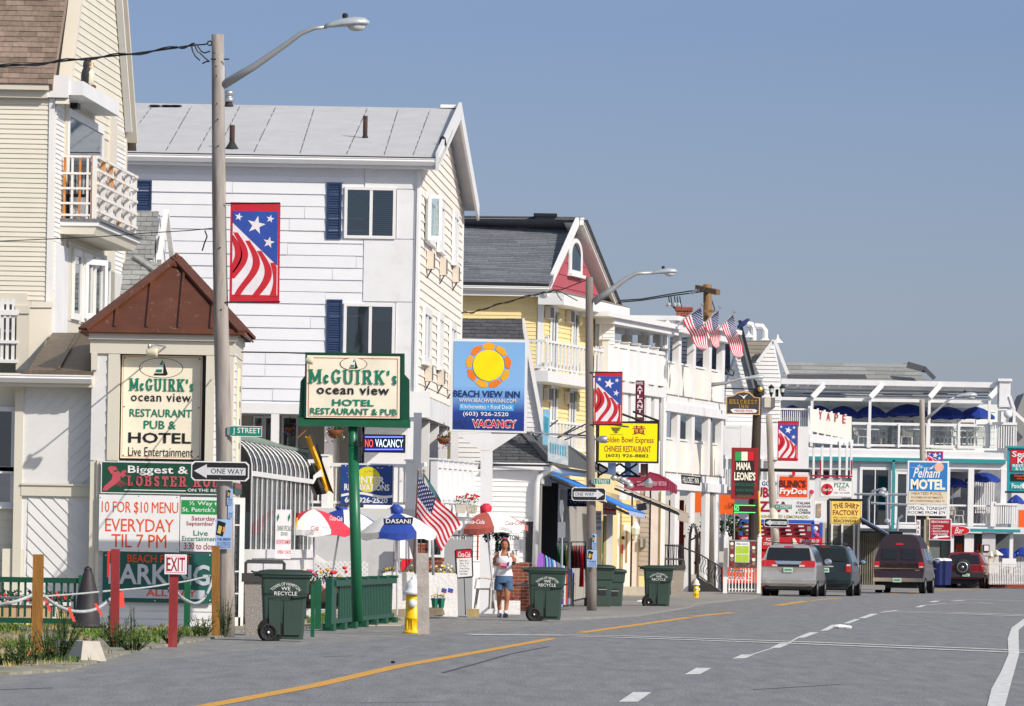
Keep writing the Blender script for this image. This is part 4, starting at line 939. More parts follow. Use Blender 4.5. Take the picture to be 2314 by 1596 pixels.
for i,(x0,x1,y0,y1)in enumerate(((a0+.02,a1-.02,b1-.03,b1-.022),(a0+.02,a1-.02,b0+.022,b0+.03),(a0+.02,a0+.028,b0+.03,b1-.03),(a1-.028,a1-.02,b0+.03,b1-.03))):pa(wsg,'border_line',MB().box(S1,x0,x1,y0,y1,.001,.003),C('salmon','d98a6a'))
for x in(a0+.05,a1-.05):
 for y in(b0+.05,(b0+b1)/2,b1-.05):pa(wsg,'bolt',MB().ball(S1.pt(x,y,.004),.013,n=6,m=3),INK)
q=S1.hit(364,832);boat(wsg,S1,q[0],q[1],.76)
txtp(wsg,S1,'EST. 1897',356,846,374,849,INK,c=.009)
slab(wsg,S1,"McGUIRK's",sbox(S1,294,856,437,884),INKG,small=(1,8))
txtp(wsg,S1,'ocean view',296,889,432,908,INK,bold=.035,space=1.1)
txtp(wsg,S1,'RESTAURANT',293,925,434,943,INKG,bold=.045);txtp(wsg,S1,'PUB &',325,951,398,970,INKG,bold=.045)
txtp(wsg,S1,'HOTEL',290,978,432,1002,INK,bold=.07);txtp(wsg,S1,'Live Entertainment',290,1011,436,1032,INK,bold=-.005)
fl=thing('sign_floodlight','cream floodlight on a long arm above the tower sign','floodlight',R1.pt(ta(360),tz(790),1.2))
p0=R1.pt(ta(395),tz(785),0);
q1_=P(363,776,120.6)
pa(fl,'arm',MB().tube([R1.pt(ta(372),tz(782),0),P(352,780,120.6),P(340,783,120.5)],.014,6),GALV)
pa(fl,'lamp_body',MB().lathe(P(331,797,120.5),[(.055,0),(.07,.02),(.075,.14),(.08,.19),(.06,.19)],14,'X'),mat('floodlight_cream',srgb('d9d2b4'),.5),True)
pa(fl,'socket',MB().lathe(P(338,790,120.5),[(.03,0),(.035,.06),(.02,.09)],8),GALV)
S2_=R1.off(.10)
lb=thing('lobster_roll_sign','long dark green lobster roll board under the tower niche','sign',S2_.pt(*S2_.hit(370,1117)))
def board(parent,pl,u0,v0,u1,v1,m,border=None,t=.04,bw=.015,name='board'):
 a0,a1,b0,b1=pbox(pl,u0,v0,u1,v1)
 pa(parent,name,MB().box(pl,a0,a1,b0,b1,-t,0),m)
 if border:
  pa(parent,'border',MB().box(pl,a0,a1,b1-bw,b1,.001,.003).box(pl,a0,a1,b0,b0+bw,.001,.003).box(pl,a0,a0+bw,b0+bw,b1-bw,.001,.003).box(pl,a1-bw,a1,b0+bw,b1-bw,.001,.003),border)
 return a0,a1,b0,b1
SGREEN=C('sign_green','1d4a38',rough=.4,var=.06)
board(lb,S2_,228,1045,523,1117,SGREEN,SIGNW)
slab(lb,S2_,'LOBSTER ROLL',sbox(S2_,288,1077,512,1100),C('lobster_red','b9505a'),wt=.2)
txtp(lb,S2_,'Biggest & Best',289,1054,500,1076,SIGNW,bold=.045)
txtp(lb,S2_,'ON THE BEACH',424,1105,515,1112,SIGNW,bold=.03)
pa(lb,'underline',MB().box(S2_,*S2_.rc(281,1106,420,1108),.001,.004),SIGNW)
LO=C('lobster_red','b9505a')
X=lambda u,v:S2_.hit(u,v)
for nm,pts in(('lobster_tail',[(231,1108),(236,1098),(244,1092),(252,1084),(262,1086),(262,1094),(250,1102),(240,1110)]),('lobster_body',[(252,1084),(255,1070),(266,1064),(274,1070),(272,1084),(262,1094)]),('lobster_claw',[(247,1066),(243,1058),(250,1053),(262,1055),(266,1062),(256,1064),(262,1070),(252,1072)]),('lobster_claw',[(272,1072),(276,1064),(284,1062),(286,1068),(280,1070),(286,1074),(276,1080)])):
 pa(lb,nm,MB().prism(S2_,[X(*q)for q in pts],.002+random.random()*.002,.006+random.random()*.002),LO)
for k in range(7):pa(lb,'lobster_leg',MB().bar(S2_.pt(*X(262+k*1.5,1086),.004),S2_.pt(*X(258+k*5,1102-abs(k-3)*2),.004),.007),LO)
pa(lb,'side_board',MB().box(T2.off(.03),.05,3.3,t2z(1117),t2z(1092),0,.03),SGREEN)
for i in range(6):pa(lb,'side_print',MB().box(T2.off(.03),.5+i*.45,.75+i*.45,t2z(1104),t2z(1094),.031,.033),LO)
mb_=thing('menu_price_sign','white sign with orange lettering, ten for ten dollar menu','sign',S2_.pt(*S2_.hit(300,1247)))
board(mb_,S2_,223.5,1119,405.5,1247,SIGNW)
for s,q in(('10 FOR $10 MENU',(230,1134,403,1163)),('EVERYDAY',(238,1173,393,1202)),('TIL 7 PM',(252,1208,376,1238))):
 txtp(mb_,S2_,s,*q,INKO,bold=.0,space=.95,c=.004)
for u,v in((228,1124),(314,1121),(400,1124),(228,1243),(314,1243),(400,1243)):pa(mb_,'screw',MB().ball(S2_.pt(*X(u,v),.003),.01,n=6,m=3),GALV)
sp_=thing('event_sign','white and green sign announcing live entertainment, partly behind the pole','sign',S2_.pt(*S2_.hit(440,1247)))
board(sp_,S2_,407,1124,522,1247,SIGNW)
pa(sp_,'green_panel',MB().box(S2_,*S2_.rc(410,1130,519,1162),.001,.003),C('event_green','1e9148'))
for s,q,m_,bd in(('½ Way to',(428,1133,500,1145),SIGNW,.03),("St. Patrick's Day",(412,1147,517,1160),SIGNW,.03),('Saturday,',(433,1167,489,1180),INKDR,.02),('September 15',(421,1179,500,1191),INKDR,.02),('Live',(437,1199,470,1211),INKG,.03),('Entertainment',(412,1212,493,1223),INKG,.02),('3:30 to close',(416,1227,488,1242),INKDR,.02)):
 txtp(sp_,S2_,s,*q,m_,bold=bd,c=.004)
pk=thing('parking_sign','dark green parking sign with big silver letters behind the red posts','sign',S2_.pt(*S2_.hit(350,1362)))
board(pk,S2_,232,1250,480,1362,C('parking_green','1b5a50'))
txtp(pk,S2_,'BEACH FRONT',288,1254,432,1272,INKO,bold=.05);txtp(pk,S2_,'PARKING',245,1275,474,1322,mat('sign_silver',(.55,.58,.62),.4),bold=.08)
pa(pk,'stripe',MB().box(S2_,*S2_.rc(268,1331,463,1351),.001,.003),MATS['sign_silver'])
txtp(pk,S2_,'ALL DAY',330,1333,444,1348,INKO,bold=.07,c=.005)
for u,v in((239,1255),(474,1255),(474,1357),(350,1358),(239,1357)):pa(pk,'screw',MB().ball(S2_.pt(*X(u,v),.003),.013,n=6,m=3),SIGNW)
# ==== posts, ropes and fence on the lot
def post(name,label,cat,ut,vt,ub,vb,wd,m,dep=None,grp=None,d=None):
 g=G(ub,vb,.03);pl=Pl(g,(1,0,0));top=Pl(g,(1,0,0)).hit(ut,vt);mb=MB()
 mb.hull8([pl.pt(x,0,c)for x,c in((-wd/2,wd/2),(wd/2,wd/2),(wd/2,-wd/2),(-wd/2,-wd/2))],[pl.pt(top[0]+x,top[1],c)for x,c in((-wd/2,wd/2),(wd/2,wd/2),(wd/2,-wd/2),(-wd/2,-wd/2))])
 return solo(name,label,cat,mb,m,grp),g,top
post('brown_post','rough brown wooden post at the left, rising from green weeds','post',87,1253,83,1482,.13,WOODB,grp='rope fence posts')
o,gR,tR=post('red_post','red painted post with an orange triangle tied to it','post',261,1241,259,1458,.12,WOODR,grp='rope fence posts')
o,gX,tX=post('red_post','red painted post that carries the exit sign','post',394,1252,390,1463,.12,WOODR,grp='rope fence posts')
post('brown_post','brown wooden post right against the tall pole','post',488,1234,487,1436,.12,WOODB,grp='rope fence posts')
post('green_post','short green post between the exit sign and the tall pole','post',424,1308,422,1422,.10,GREENP)
ROPE=mat('rope_white',srgb('b9bfc0'),.8,var=.3,scale=20,bump=.5)
def rope(label,pts,r=.022):
 sm=[];b=[P(u,v,d)for u,v,d in pts];n=8
 for i in range(len(b)-1):
  p0=b[max(i-1,0)];p1=b[i];p2=b[i+1];p3=b[min(i+2,len(b)-1)]
  for k in range(n):
   t=k/n;sm.append(.5*((2*p1)+(p2-p0)*t+(2*p0-5*p1+4*p2-p3)*t*t+(3*p1-p0-3*p2+p3)*t**3))
 sm.append(b[-1]);return solo('rope',label,'rope',MB().tube(sm,[r*(1+.15*(i%2))for i in range(len(sm))],7),ROPE,'slack ropes between the posts',True)
rope('slack white rope left of the leftmost brown post',[(-30,1367,95),(0,1366,95),(40,1358,95),(86,1339,95.5)])
rope('taut thin rope left of the leftmost brown post',[(-30,1350,97),(86,1352,95.3)],.014)
rope('deep sagging rope between the brown post and the first red post',[(96,1345,95.4),(130,1369,96),(170,1382,97),(210,1379,98),(240,1362,99),(262,1341,100)])
rope('taut rope between the brown post and the first red post',[(96,1348,95.3),(180,1342,98),(262,1334,100)],.013)
rope('taut rope from the first red post to the far brown post',[(268,1334,101),(330,1328,103),(394,1318,105),(430,1312,108),(492,1297,113)],.013)
rope('short deep loop of rope beside the exit sign post',[(400,1339,99.6),(412,1352,103),(440,1364,108),(460,1353,111),(474,1328,113),(484,1296,114)])
for k in range(3):pa(thing('rope_knot','x','rope',P(390,1330,99))if False else o,'rope_turn',MB().tube([P(391+10*cos(a),1331+k*4+2*sin(a)-k*.5,99.7-.09*sin(a)*8/8)for a in[j*pi/5 for j in range(11)]],.014,6),WOODR if k==1 else ROPE)
RIB=mat('ribbon_orange',srgb('f0564a'),.5)
for(u0,v0,u1,v1,l)in((100,1345,113,1382,'orange ribbon hanging just right of the leftmost brown post'),(155,1372,168,1405,'orange ribbon hanging at the low point of the rope'),(216,1364,230,1392,'orange ribbon hanging left of the first red post')):
 p,q=P(u0,v0,96.5),P(u1,v1,96.5);solo('ribbon',l,'ribbon',MB().hull8([p+V((-.02,0,0)),p+V((.02,0,0)),p+V((.02,.01,0)),p+V((-.02,.01,0))],[q+V((-.02,0,0)),q+V((.02,0,0)),q+V((.02,.01,0)),q+V((-.02,.01,0))]),RIB,'orange ribbons tied to the rope')
pl=front(260,101.2)
solo('orange_marker','orange triangular marker behind the first red post','marker',MB().prism(pl,pl.poly((262,1334),(278,1334),(282,1371),(266,1373)),0,.02),RIB)
solo('red_reflector_board','thin bright red strip board on the first red post','board',MB().prism(pl,pl.poly((243,1245),(249,1245),(246,1304),(242,1305)),0,.02),C('bright_red','e02028'))
ex=thing('exit_sign','small white exit sign with red letters on the red post','sign',P(397,1298,gX.y-.1));pe=front(397,gX.y-.1)
a0,a1,b0,b1=board(ex,pe,372,1253,422,1298,SIGNW,t=.02)
pa(ex,'rim_line',MB().box(pe,a0+.02,a1-.02,b0+.02,b1-.02,.001,.003),C('exit_pink','e6a0a8'));pa(ex,'face',MB().box(pe,a0+.03,a1-.03,b0+.03,b1-.03,.0035,.005),SIGNW)
txtp(ex,pe,'EXIT',377,1260,418,1291,INKDR,c=.007,bold=.04)
fe=thing('green_railing','dark green metal railing in front of the flower planter at the left','railing',P(80,1395,112));pf=front(80,112.0)
for u0,v0,u1,v1 in((-30,1303,178,1315),(-30,1395,180,1407)):pa(fe,'crossbar',MB().box(pf,*pf.rc(u0,v0,u1,v1),-.05,.05),GREEND)
for u in(4,22,40,55,73,103,120,137,152,167):pa(fe,'baluster',MB().box(pf,*pf.rc(u,1316,u+5,1394),-.02,.02),GREEND)
for u0,u1,vt in((178,195,1300),(203,212,1301)):pa(fe,'post',MB().box(pf,*pf.rc(u0,vt,u1,1412),-.08,.08),GREENP)
pa(fe,'crossbar',MB().box(pf,*pf.rc(196,1312,203,1324),-.03,.03),GREENP)
co=thing('rubber_bollard','tapered black rubber bollard standing beside the green railing','bollard',P(197,1420,111));b=P(197,1419,111.0)
pa(co,'body',MB().lathe(b,[(.25,0),(.25,.05),(.2,.07),(.17,.5),(.085,.84),(.05,.90),(.03,.93)],10),mat('bollard_rubber',(.035,.03,.035),.6),True)
pa(co,'handle_loop',MB().tube([b+V((.055*cos(a),0,.90+.055*sin(a)))for a in[j*pi/5 for j in range(11)]],.014,6),BLACK)
bxw=mat('planter_wood',srgb('c9ab84'),.8,var=.25,scale=5,stretch=(1,1,.2))
pb=thing('planter_box','long wooden planter with red flowers behind the green railing','planter',P(80,1405,113));pp=front(80,113.2)
for i in range(11):pa(pb,'board',MB().box(pp,*pp.rc(-30+i*17,1365+(i%2),-14.5+i*17,1408),-.4,0),bxw)
pa(pb,'rim',MB().box(pp,*pp.rc(-32,1358,160,1366),-.42,.05),SIGNW)
for u in(88,124):pa(pb,'corner_board',MB().box(pp,*pp.rc(u-5,1360,u+5,1400),.001,.03),SIGNW)
def foliage(parent,c,r,n,m,sz=.05,name='leaves'):
 mb=MB()
 for _ in range(n):
  d=V((random.gauss(0,1),random.gauss(0,1),random.gauss(0,1))).normalized()*random.random()**.4;p=V(c)+V((d.x*r[0],d.y*r[1],d.z*r[2]))
  a=V((random.uniform(-1,1),random.uniform(-1,1),random.uniform(-1,1))).normalized();b=a.cross(V((random.uniform(-1,1),random.uniform(-1,1),.3))).normalized()
  s=sz*random.uniform(.6,1.3);mb.quad(p-a*s,p-b*s*.4,p+a*s,p+b*s*.4)
 return pa(parent,name,mb,m,kind='stuff')
def blooms(parent,c,r,n,ms,sz=.03,top=True):
 for i in range(n):
  d=V((random.uniform(-1,1),random.uniform(-1,0),random.uniform(.1 if top else-1,1)));p=V(c)+V((d.x*r[0],d.y*r[1],d.z*r[2]))
  pa(parent,'bloom',MB().ball(p,sz*random.uniform(.7,1.2),sz,sz*.8,7,4),random.choice(ms))
RED=C('bloom_red','cf2530',rough=.6);ORG=C('bloom_orange','f3a316',rough=.6);YEL=C('bloom_yellow','f4d03a',rough=.6);WHT=C('bloom_white','f0eee0',rough=.6);PUR=C('bloom_purple','8c5fa8',rough=.6);PNK=C('bloom_pink','c9356a',rough=.6)
for cx in(5,40,75,110,145):foliage(pb,P(cx,1350,113.4),(.16,.2,.12),90,LEAFD,.04)
for u,v in((3,1349),(10,1345),(16,1353),(44,1350),(80,1352),(128,1343),(131,1348),(149,1346),(146,1352),(62,1356),(118,1352)):pa(pb,'bloom',MB().ball(P(u,v,113.1),.035,n=7,m=4),RED)
bl=thing('flower_patch','small patch of yellow flowers by the left railing','flowers',G(45,1420,.03))
for i in range(14):pa(bl,'bloom',MB().ball(G(20+random.random()*60,1416+random.random()*8,.03)+V((0,0,.08)),.022,n=6,m=3),YEL)
foliage(bl,G(48,1421,.03)+V((0,0,.05)),(.35,.2,.05),60,LEAF,.03)
ws=G(175,1492,.02);wp=Pl(ws,(1,.5,0))
solo('wheel_stop','pale concrete wheel stop lying end on in the weeds','wheel stop',MB().hull8([wp.pt(x,0,c)for x,c in((-.17,.5),(.17,.5),(.17,-.5),(-.17,-.5))],[wp.pt(x,.24,c)for x,c in((-.11,.42),(.11,.42),(.11,-.42),(-.11,-.42))]),CONC)
gd=front(530,123.0)
dr=thing('glass_door','white framed glass door right of the tall wooden pole','door',gd.pt(*gd.hit(535,1415)))
pa(dr,'door_frame',MB().box(gd,*gd.rc(522,1125,531,1415),-.05,0).box(gd,*gd.rc(543,1125,554,1415),-.05,0).box(gd,*gd.rc(531,1125,543,1140),-.05,0).box(gd,*gd.rc(531,1395,543,1415),-.05,0),WHITE2)
pa(dr,'pane',MB().box(gd,*gd.rc(531,1140,543,1395),-.03,-.02),GLASS);pa(dr,'backing',MB().box(gd,*gd.rc(531,1140,543,1395),-.06,-.05),mat('dim_interior',(.12,.12,.11),.8))
for v in(1185,1290,1340):pa(dr,'glazing_bar',MB().box(gd,*gd.rc(531,v,543,v+3),-.02,-.005),WHITE2)
# ==== white inn (three storeys, gable end on the street)
I1=front(935,165.0);iz=lambda v:I1.hit(800,v)[1];ia=lambda u,v=700:I1.hit(u,v)[0]
cI=I1.pt(ia(946),0,0)
I2=Pl(cI,P(1041,650,186.5)-P(946,650,165.0));I2=Pl(cI,(I2.e1.x,I2.e1.y,0))
inn=thing('white_inn','large white three storey inn with navy shutters and a pale membrane roof','building',(cI.x-4,cI.y+5,0))
WSH=mat('white_shingle_siding',(.76,.77,.80),.6,var=.03,scale=1.5,rnd=.02,stain=((.55,.55,.56),2,.12))  # same inn's white, blue tint put in for grazing light on this face
zb=iz(936);zt=iz(372)
aR=ia(946);aL=ia(180)
pa(inn,'wall',MB().box(I1,aL-4,aR-.01,zb,zt,-.4,0),WSH)
zjog=0
strips(inn,I1,[(aL,zb),(ia(818),zb),(ia(818),zt-.3),(aL,zt-.3)],(zt-zb)/20.5,WSH,'siding_course',bot=.028,seg=3.3,jit=.5,gap=.004)
pa(inn,'flush_panel',MB().box(I1,ia(820),ia(933),iz(680),iz(540),0,.03).box(I1,ia(895),ia(933),iz(940),iz(682),0,.031).box(I1,ia(820),ia(933),iz(425),iz(368),0,.032).box(I1,ia(893),ia(933),iz(538),iz(427),0,.03),WHITE)
pa(inn,'corner_board',MB().box(I1,ia(933),aR+.02,zb,zt,0,.05).box(I1,ia(938),ia(944),zb,zt,.05,.09),WHITE2)
WB=mat('dark_blind',srgb('8a9a96'),.6,var=.08,scale=4)
for(u0,v0,u1,v1)in((785,430,888,533),(783,693,886,800)):
 r=pbox(I1,u0,v0,u1,v1);w_=win(inn,I1,r,nx=2,fw=.07,frac=.52,mull=.07,back=DARK,sill=False)
 am=r[0]+(r[1]-r[0])*.52
 bl_=MB();n=22
 for i in range(n):
  y=r[2]+(r[3]-r[2])*(i+.5)/n;bl_.box(I1,am+.03,r[1],y-.018,y+.012,.030,.033)
 if v0==430:pa(w_,'blind',bl_,WB)
 else:pa(w_,'shade',MB().box(I1,am+.03,r[1],r[3]-.35,r[3],.030,.033),WB)
 pa(w_,'curtain',MB().box(I1,r[0],am-.03,r[2],r[3],.030,.033),mat('net_curtain',srgb('a5a096'),.8,var=.15,scale=9))
for(u0,v0,u1,v1)in((738,413,772,541),(738,677,773,800),(307,408,343,475)):shutter(inn,I1,pbox(I1,u0,v0,u1,v1),c=.02)
gE=I1.off(.35)
gutter(inn,gE,gE.hit(180,350)[0],gE.hit(986,360)[0],gE.hit(600,369)[1],gE.hit(600,352)[1],WHITE2,.15)
pa(inn,'fascia',MB().box(gE,gE.hit(180,350)[0],gE.hit(985,360)[0],gE.hit(600,376)[1],gE.hit(600,352)[1],-.35,-.004),WHITE2)
pa(inn,'drip_edge',MB().box(gE,gE.hit(180,350)[0],gE.hit(987,360)[0],gE.hit(600,352)[1],gE.hit(600,350)[1],-.1,.16),BLACK)
eL=gE.pt(gE.hit(180,350)[0],gE.hit(600,350)[1],.12);rg=P(600,241,175.8)
RI=Pl(eL,(1,0,0),(0,rg.y-eL.y,rg.z-eL.z))
H_=RI.hit(600,241)[1];ar0=RI.hit(985,358)[0];ar1=RI.hit(1040,252)[0]
pa(inn,'roof',MB().prism(RI,[(0,0),(ar0+.1,0),(ar1,H_),(0,H_)],-.12,-.02),MEMB)
cuts=[RI.hit(u,340)[0]for u in(180,268,375,447,490,575,680,785,870,935)]+[ar0]
topc=[RI.hit(u,245)[0]for u in(240,342,430,500,540,622,710,830,900,972)]+[ar1]
for i in range(len(cuts)-1):
 pa(inn,'membrane_sheet',MB().prism(RI,[(cuts[i]+.012,.35),(cuts[i+1]-.012,.35),(topc[i+1]-.012,H_-.1),(topc[i]+.012,H_-.1)],-.02,0),MEMB)
 tr_=MB()
 for k in range(9):
  t0=k/9+random.uniform(0,.05);t1=t0+random.uniform(.04,.1)
  f_=lambda t:(cuts[i+1]+(topc[i+1]-cuts[i+1])*t,.35+(H_-.45)*t)
  p,q=f_(t0),f_(min(t1,1));tr_.bar(RI.pt(*p,.004),RI.pt(*q,.004),.016,.006)
 if i<len(cuts)-2:pa(inn,'seam_tar',tr_,mat('seam_tar',(.2,.2,.2),.8),kind='stuff')
pa(inn,'membrane_edge',MB().prism(RI,[(0,0),(ar0+.1,0),(ar0+.02,.34),(0,.34)],-.02,.004),MEMB)
pa(inn,'ridge_cap',MB().prism(RI,[(0,H_-.09),(ar1,H_-.09),(ar1,H_+.12),(0,H_+.12)],-.02,.02),MEMB)
for u in(330,357,378):pa(inn,'tar_patch',MB().lathe(RI.pt(*RI.hit(u+20,242),.02),[(.16,0),(.12,.03)],8),BLACK)
pa(inn,'tar_patch',MB().ball(RI.pt(*RI.hit(1000,327),0),.1,.08,.22,7,4),BLACK)
zr=RI.pt(0,H_).z
L2=21.6;sm=L2/2
e0z=P(985,362,165).z-.12;e1z=e0z;zmid=zr-.15
pa(inn,'wall',MB().prism(I2,[(.03,zb-.0),(L2,zb-.0),(L2,e1z),(sm,zmid),(.03,e0z+.1)],-.4,0),SUNW)
strips(inn,I2,[(.03,zb+.55),(L2,zb+.55),(L2,e1z),(sm,zmid),(.03,e0z+.1)],.2,SUNW,'clapboard',bot=.03)
pa(inn,'base_board',MB().box(I2,0.0,L2,zb,zb+.5,0.001,.06),WHITE)
pa(inn,'base_block',MB().box(I1,ia(929),aR+.3,zb-.05,zb+.55,-.3,.12),WHITE2)
pa(inn,'end_board',MB().box(I2,L2-.25,L2,zb,e1z,.0,.05),WHITE2)
for s0,s1_,z0,z1 in((-.5,sm,P(985,362,165).z,zr+.05),(L2+.6,sm,P(985,362,165).z-.1,zr+.05)):
 d_=V((s1_-s0,z1-z0)).normalized();nn=V((-d_.y,d_.x))if s1_>s0 else V((d_.y,-d_.x))
 for c0,c1,w0,w1,m_ in((-.1,.36,0,.08,WHITE2),(.36,.42,-.28,.14,WHITE2))[s0<0:]:
  pa(inn,'rake',MB().prism(I2,[(s0+nn.x*w0,z0+nn.y*w0),(s1_+nn.x*w0,z1+nn.y*w0),(s1_+nn.x*w1,z1+nn.y*w1),(s0+nn.x*w1,z0+nn.y*w1)],c0,c1),m_)
pa(inn,'roof',MB().quad(I2.pt(sm,zr-.05,.4),I2.pt(sm,zr-.05,-20),I2.pt(L2+.6,e1z,-20),I2.pt(L2+.6,e1z,.4)),MEMB)
def is_(u,v):return I2.hit(u,v)
for(u0,u1,v0,v1,op)in((958,978,440,537,1),(986,998,455,560,0),(1019,1030,480,590,0),(951,969,698,813,0),(985,996,712,826,0),(1012,1025,732,848,0)):
 a,z1=is_(u0,v0);b=is_(u1,v0)[0];z0=is_(u0,v1)[1]
 win(inn,I2,(a+.3,b-.3,z0+.1,z1-.1),c=.03,fw=.18,nx=2,mull=.3,back=BLIND,proud=.07)
sash=Pl(I2.pt(is_(957,440)[0]+.2,0,.1),(.9,.5,0));sc_=MB();z1=sash.hit(957,440)[1];z0=sash.hit(957,542)[1];W_=sash.hit(997,500)[0]
sc_.box(sash,0,.07,z0,z1,0,.04).box(sash,W_-.08,W_,z0,z1,0,.04).box(sash,.07,W_-.08,z1-.08,z1,0,.04).box(sash,.07,W_-.08,z0,z0+.1,0,.04)
o_=pa(inn,'open_sash',sc_,WHITE2);pa(o_,'pane',MB().box(sash,.07,W_-.08,z0+.1,z1-.08,.015,.02),glassmat('pale_glass',(.72,.82,.78),.25))
ACC=mat('air_conditioner',srgb('d3cabb'),.55,var=.06,scale=3);ACG=mat('ac_grille',srgb('6e6c68'),.6,var=.2,scale=30)
for(u0,v0,u1,v1)in((962,568,985,608),(991,582,1015,622),(1020,600,1041,638),(958,823,981,862),(986,833,1007,870),(1009,846,1030,882)):
 s_,z1=is_(u0,v0);z0=is_(u0,v1)[1];b=I2.off(0)
 ac=pa(inn,'air_conditioner',MB().box(I2,s_,s_+.66,z0,z1,.03,.19),ACC)
 pa(ac,'grille',MB().box(I2,s_+.06,s_+.60,z0+.04,z1-.04,.191,.2),ACG)
 pa(ac,'bracket',MB().bar(I2.pt(s_+.1,z0-.22,.03),I2.pt(s_+.1,z0,.15),.03),IRON)
def pipe(label,u,vt,vb,r,cap=False,collar=False):
 d=(RI.pt(*RI.hit(u,vb))).y;b=P(u,vb,d);t=P(u,vt,d);T=thing('vent_pipe',label,'vent pipe',b,'vent pipes on the membrane roof')
 PM=mat('rusty_pipe',srgb('45302c'),.8,var=.3,scale=6)
 pa(T,'pipe',MB().lathe(b,[(r,-.2),(r,(t-b).z)],14),PM,True)
 pa(T,'collar',MB().lathe(b,[(r*3,-.03),(r*2.2,.03),(r*1.3,.12),(r*1.05,.16)]if collar else[(r*1.3,0),(r*1.2,.05)],14),mat('pipe_boot',(.03,.03,.03),.8),True)
 if cap:pa(T,'cap',MB().lathe(t,[(r*1.05,-.1),(r*1.6,-.08),(r*1.6,0),(r*1.1,.02),(r*1.1,.07),(r*1.5,.08),(r*1.4,.16),(r*.9,.2),(.01,.21)],14),GALV,True)
pipe('rusty stove pipe with metal cap rising over the roof ridge beside the tall pole',517,222,241,.09,True)
pipe('short rusty pipe with black boot low on the membrane roof',524,283,336,.062,False,True)
pipe('plain rusty pipe standing higher up on the membrane roof',825,262,312,.055)
PG=front(800,168.5)
pa(inn,'porch_wall',MB().box(PG,PG.hit(540,900)[0],PG.hit(945,900)[0],PG.hit(700,1160)[1],PG.hit(700,915)[1],-.2,0),mat('porch_wall_paint',srgb('b9b3a6'),.7,var=.06))
strips(inn,PG,[(PG.hit(720,1)[0],PG.hit(700,1150)[1]),(PG.hit(800,1)[0],PG.hit(700,1150)[1]),(PG.hit(800,1)[0],PG.hit(700,940)[1]),(PG.hit(720,1)[0],PG.hit(700,940)[1])],.16,MATS['porch_wall_paint'],'clapboard',bot=.02,seg=.6,gap=.003)
strips(inn,PG,[(PG.hit(880,1)[0],PG.hit(700,1150)[1]),(PG.hit(930,1)[0],PG.hit(700,1150)[1]),(PG.hit(930,1)[0],PG.hit(700,940)[1]),(PG.hit(880,1)[0],PG.hit(700,940)[1])],.1,WHITE2,'clapboard',bot=.02)
for u0,u1 in((575,590),(600,614),(640,668),(800,818),(822,840),(846,862)):win(inn,PG,pbox(PG,u0,945,u1,1130),fw=.05,sill=False)
pa(inn,'porch_beam',MB().box(I1,aL-4,aR+.05,zb-.02,zb+.22,-.5,.03),WHITE2)
for u in(626,936):pa(inn,'porch_post',MB().box(I1,ia(u-9),ia(u+9),1.6,zb-.02,-.25,.02),WHITE2)
pa(inn,'porch_ceiling',MB().box(I1,aL-4,aR-.1,zb-.01,zb+.05,-5,-.51),WHITE2)
for i in range(4):
 s_=1.6+i*4.6;pa(inn,'porch_pier',MB().box(I2,s_,s_+.45,1.8,zb-.02,-1.3,-.02),WHITE2)
pa(inn,'side_wall',MB().box(I2,.8,L2,0,zb,-2.2,-2.0),SUNW)
D1=front(800,159.5);dz=lambda v:D1.hit(800,v)[1];da=lambda u:D1.hit(u,1100)[0]
zfl=dz(1147)
pa(inn,'terrace_floor',MB().hull8([D1.pt(da(640),zfl-.18,.0),D1.pt(da(955),zfl-.18,.0),D1.pt(da(955),zfl-.18,-9),D1.pt(da(640),zfl-.18,-9)],[D1.pt(da(640),zfl,.0),D1.pt(da(955),zfl,.0),D1.pt(da(955),zfl,-9),D1.pt(da(640),zfl,-9)]),WHITE2)
pa(inn,'terrace_fascia',MB().box(D1,da(640),da(958),zfl-.34,zfl-.02,.001,.05),GREYWALL)
pa(inn,'terrace_wall',MB().box(D1,da(640),da(1000),0,zfl-.18,-.25,-.05),mat('terrace_wall_shaded',(.55,.555,.565),.7,var=.05,scale=2,stain=((.35,.33,.3),3,.2)))  # white wall greyed in its colour to stand for the parasols' shade
tr=thing('terrace_railing','white baluster railing of the inn terrace behind the green sign pole','railing',D1.pt(da(700),zfl,0))
pA,pB=D1.pt(da(740),zfl,-.08),D1.pt(da(926),zfl,-.08)
rail(tr,D1.pt(da(660),zfl,-.08),D1.pt(da(734),zfl,-.08),dz(1040)-zfl,WHITE2,sp=.125,bw=.035,posts=(0,1),post=.14)
rail(tr,D1.pt(da(734),zfl,-.08),pB,dz(1047)-zfl,WHITE2,sp=.125,bw=.035,posts=(0,0))
pa(tr,'corner_post',MB().box(D1,da(916),da(932),zfl,dz(1040),-.16,.0).box(D1,da(913),da(935),dz(1040),dz(1036),-.18,.02),WHITE2)
pa(inn,'terrace_column',MB().box(D1,da(932),da(950),0,dz(930),-.3,-.17),WHITE2)
sA_=P(981,1130,160.5);sB_=P(1083,1130,167.0);floorz=P(981,1136,160.5).z
sr=thing('terrace_railing','white panelled railing above the geranium boxes','railing',sA_)
p,q=V((sA_.x,sA_.y,floorz)),V((sB_.x,sB_.y,floorz))
rail(sr,p,q,P(981,1047,160.5).z-floorz,WHITE,posts=(1,1),post=.16,panel=.72,top=.1)
rail(sr,P(941,1150,160.2),V((p.x-.05,p.y+.1,floorz)),.95,WHITE2,sp=.16,posts=(0,0))
SRW=Pl((sA_.x,sA_.y,0),(sB_.x-sA_.x,sB_.y-sA_.y,0))
pa(inn,'terrace_side_wall',MB().box(SRW,-.05,(q-p).length+.2,0,floorz-.02,-.3,0),WHITE)
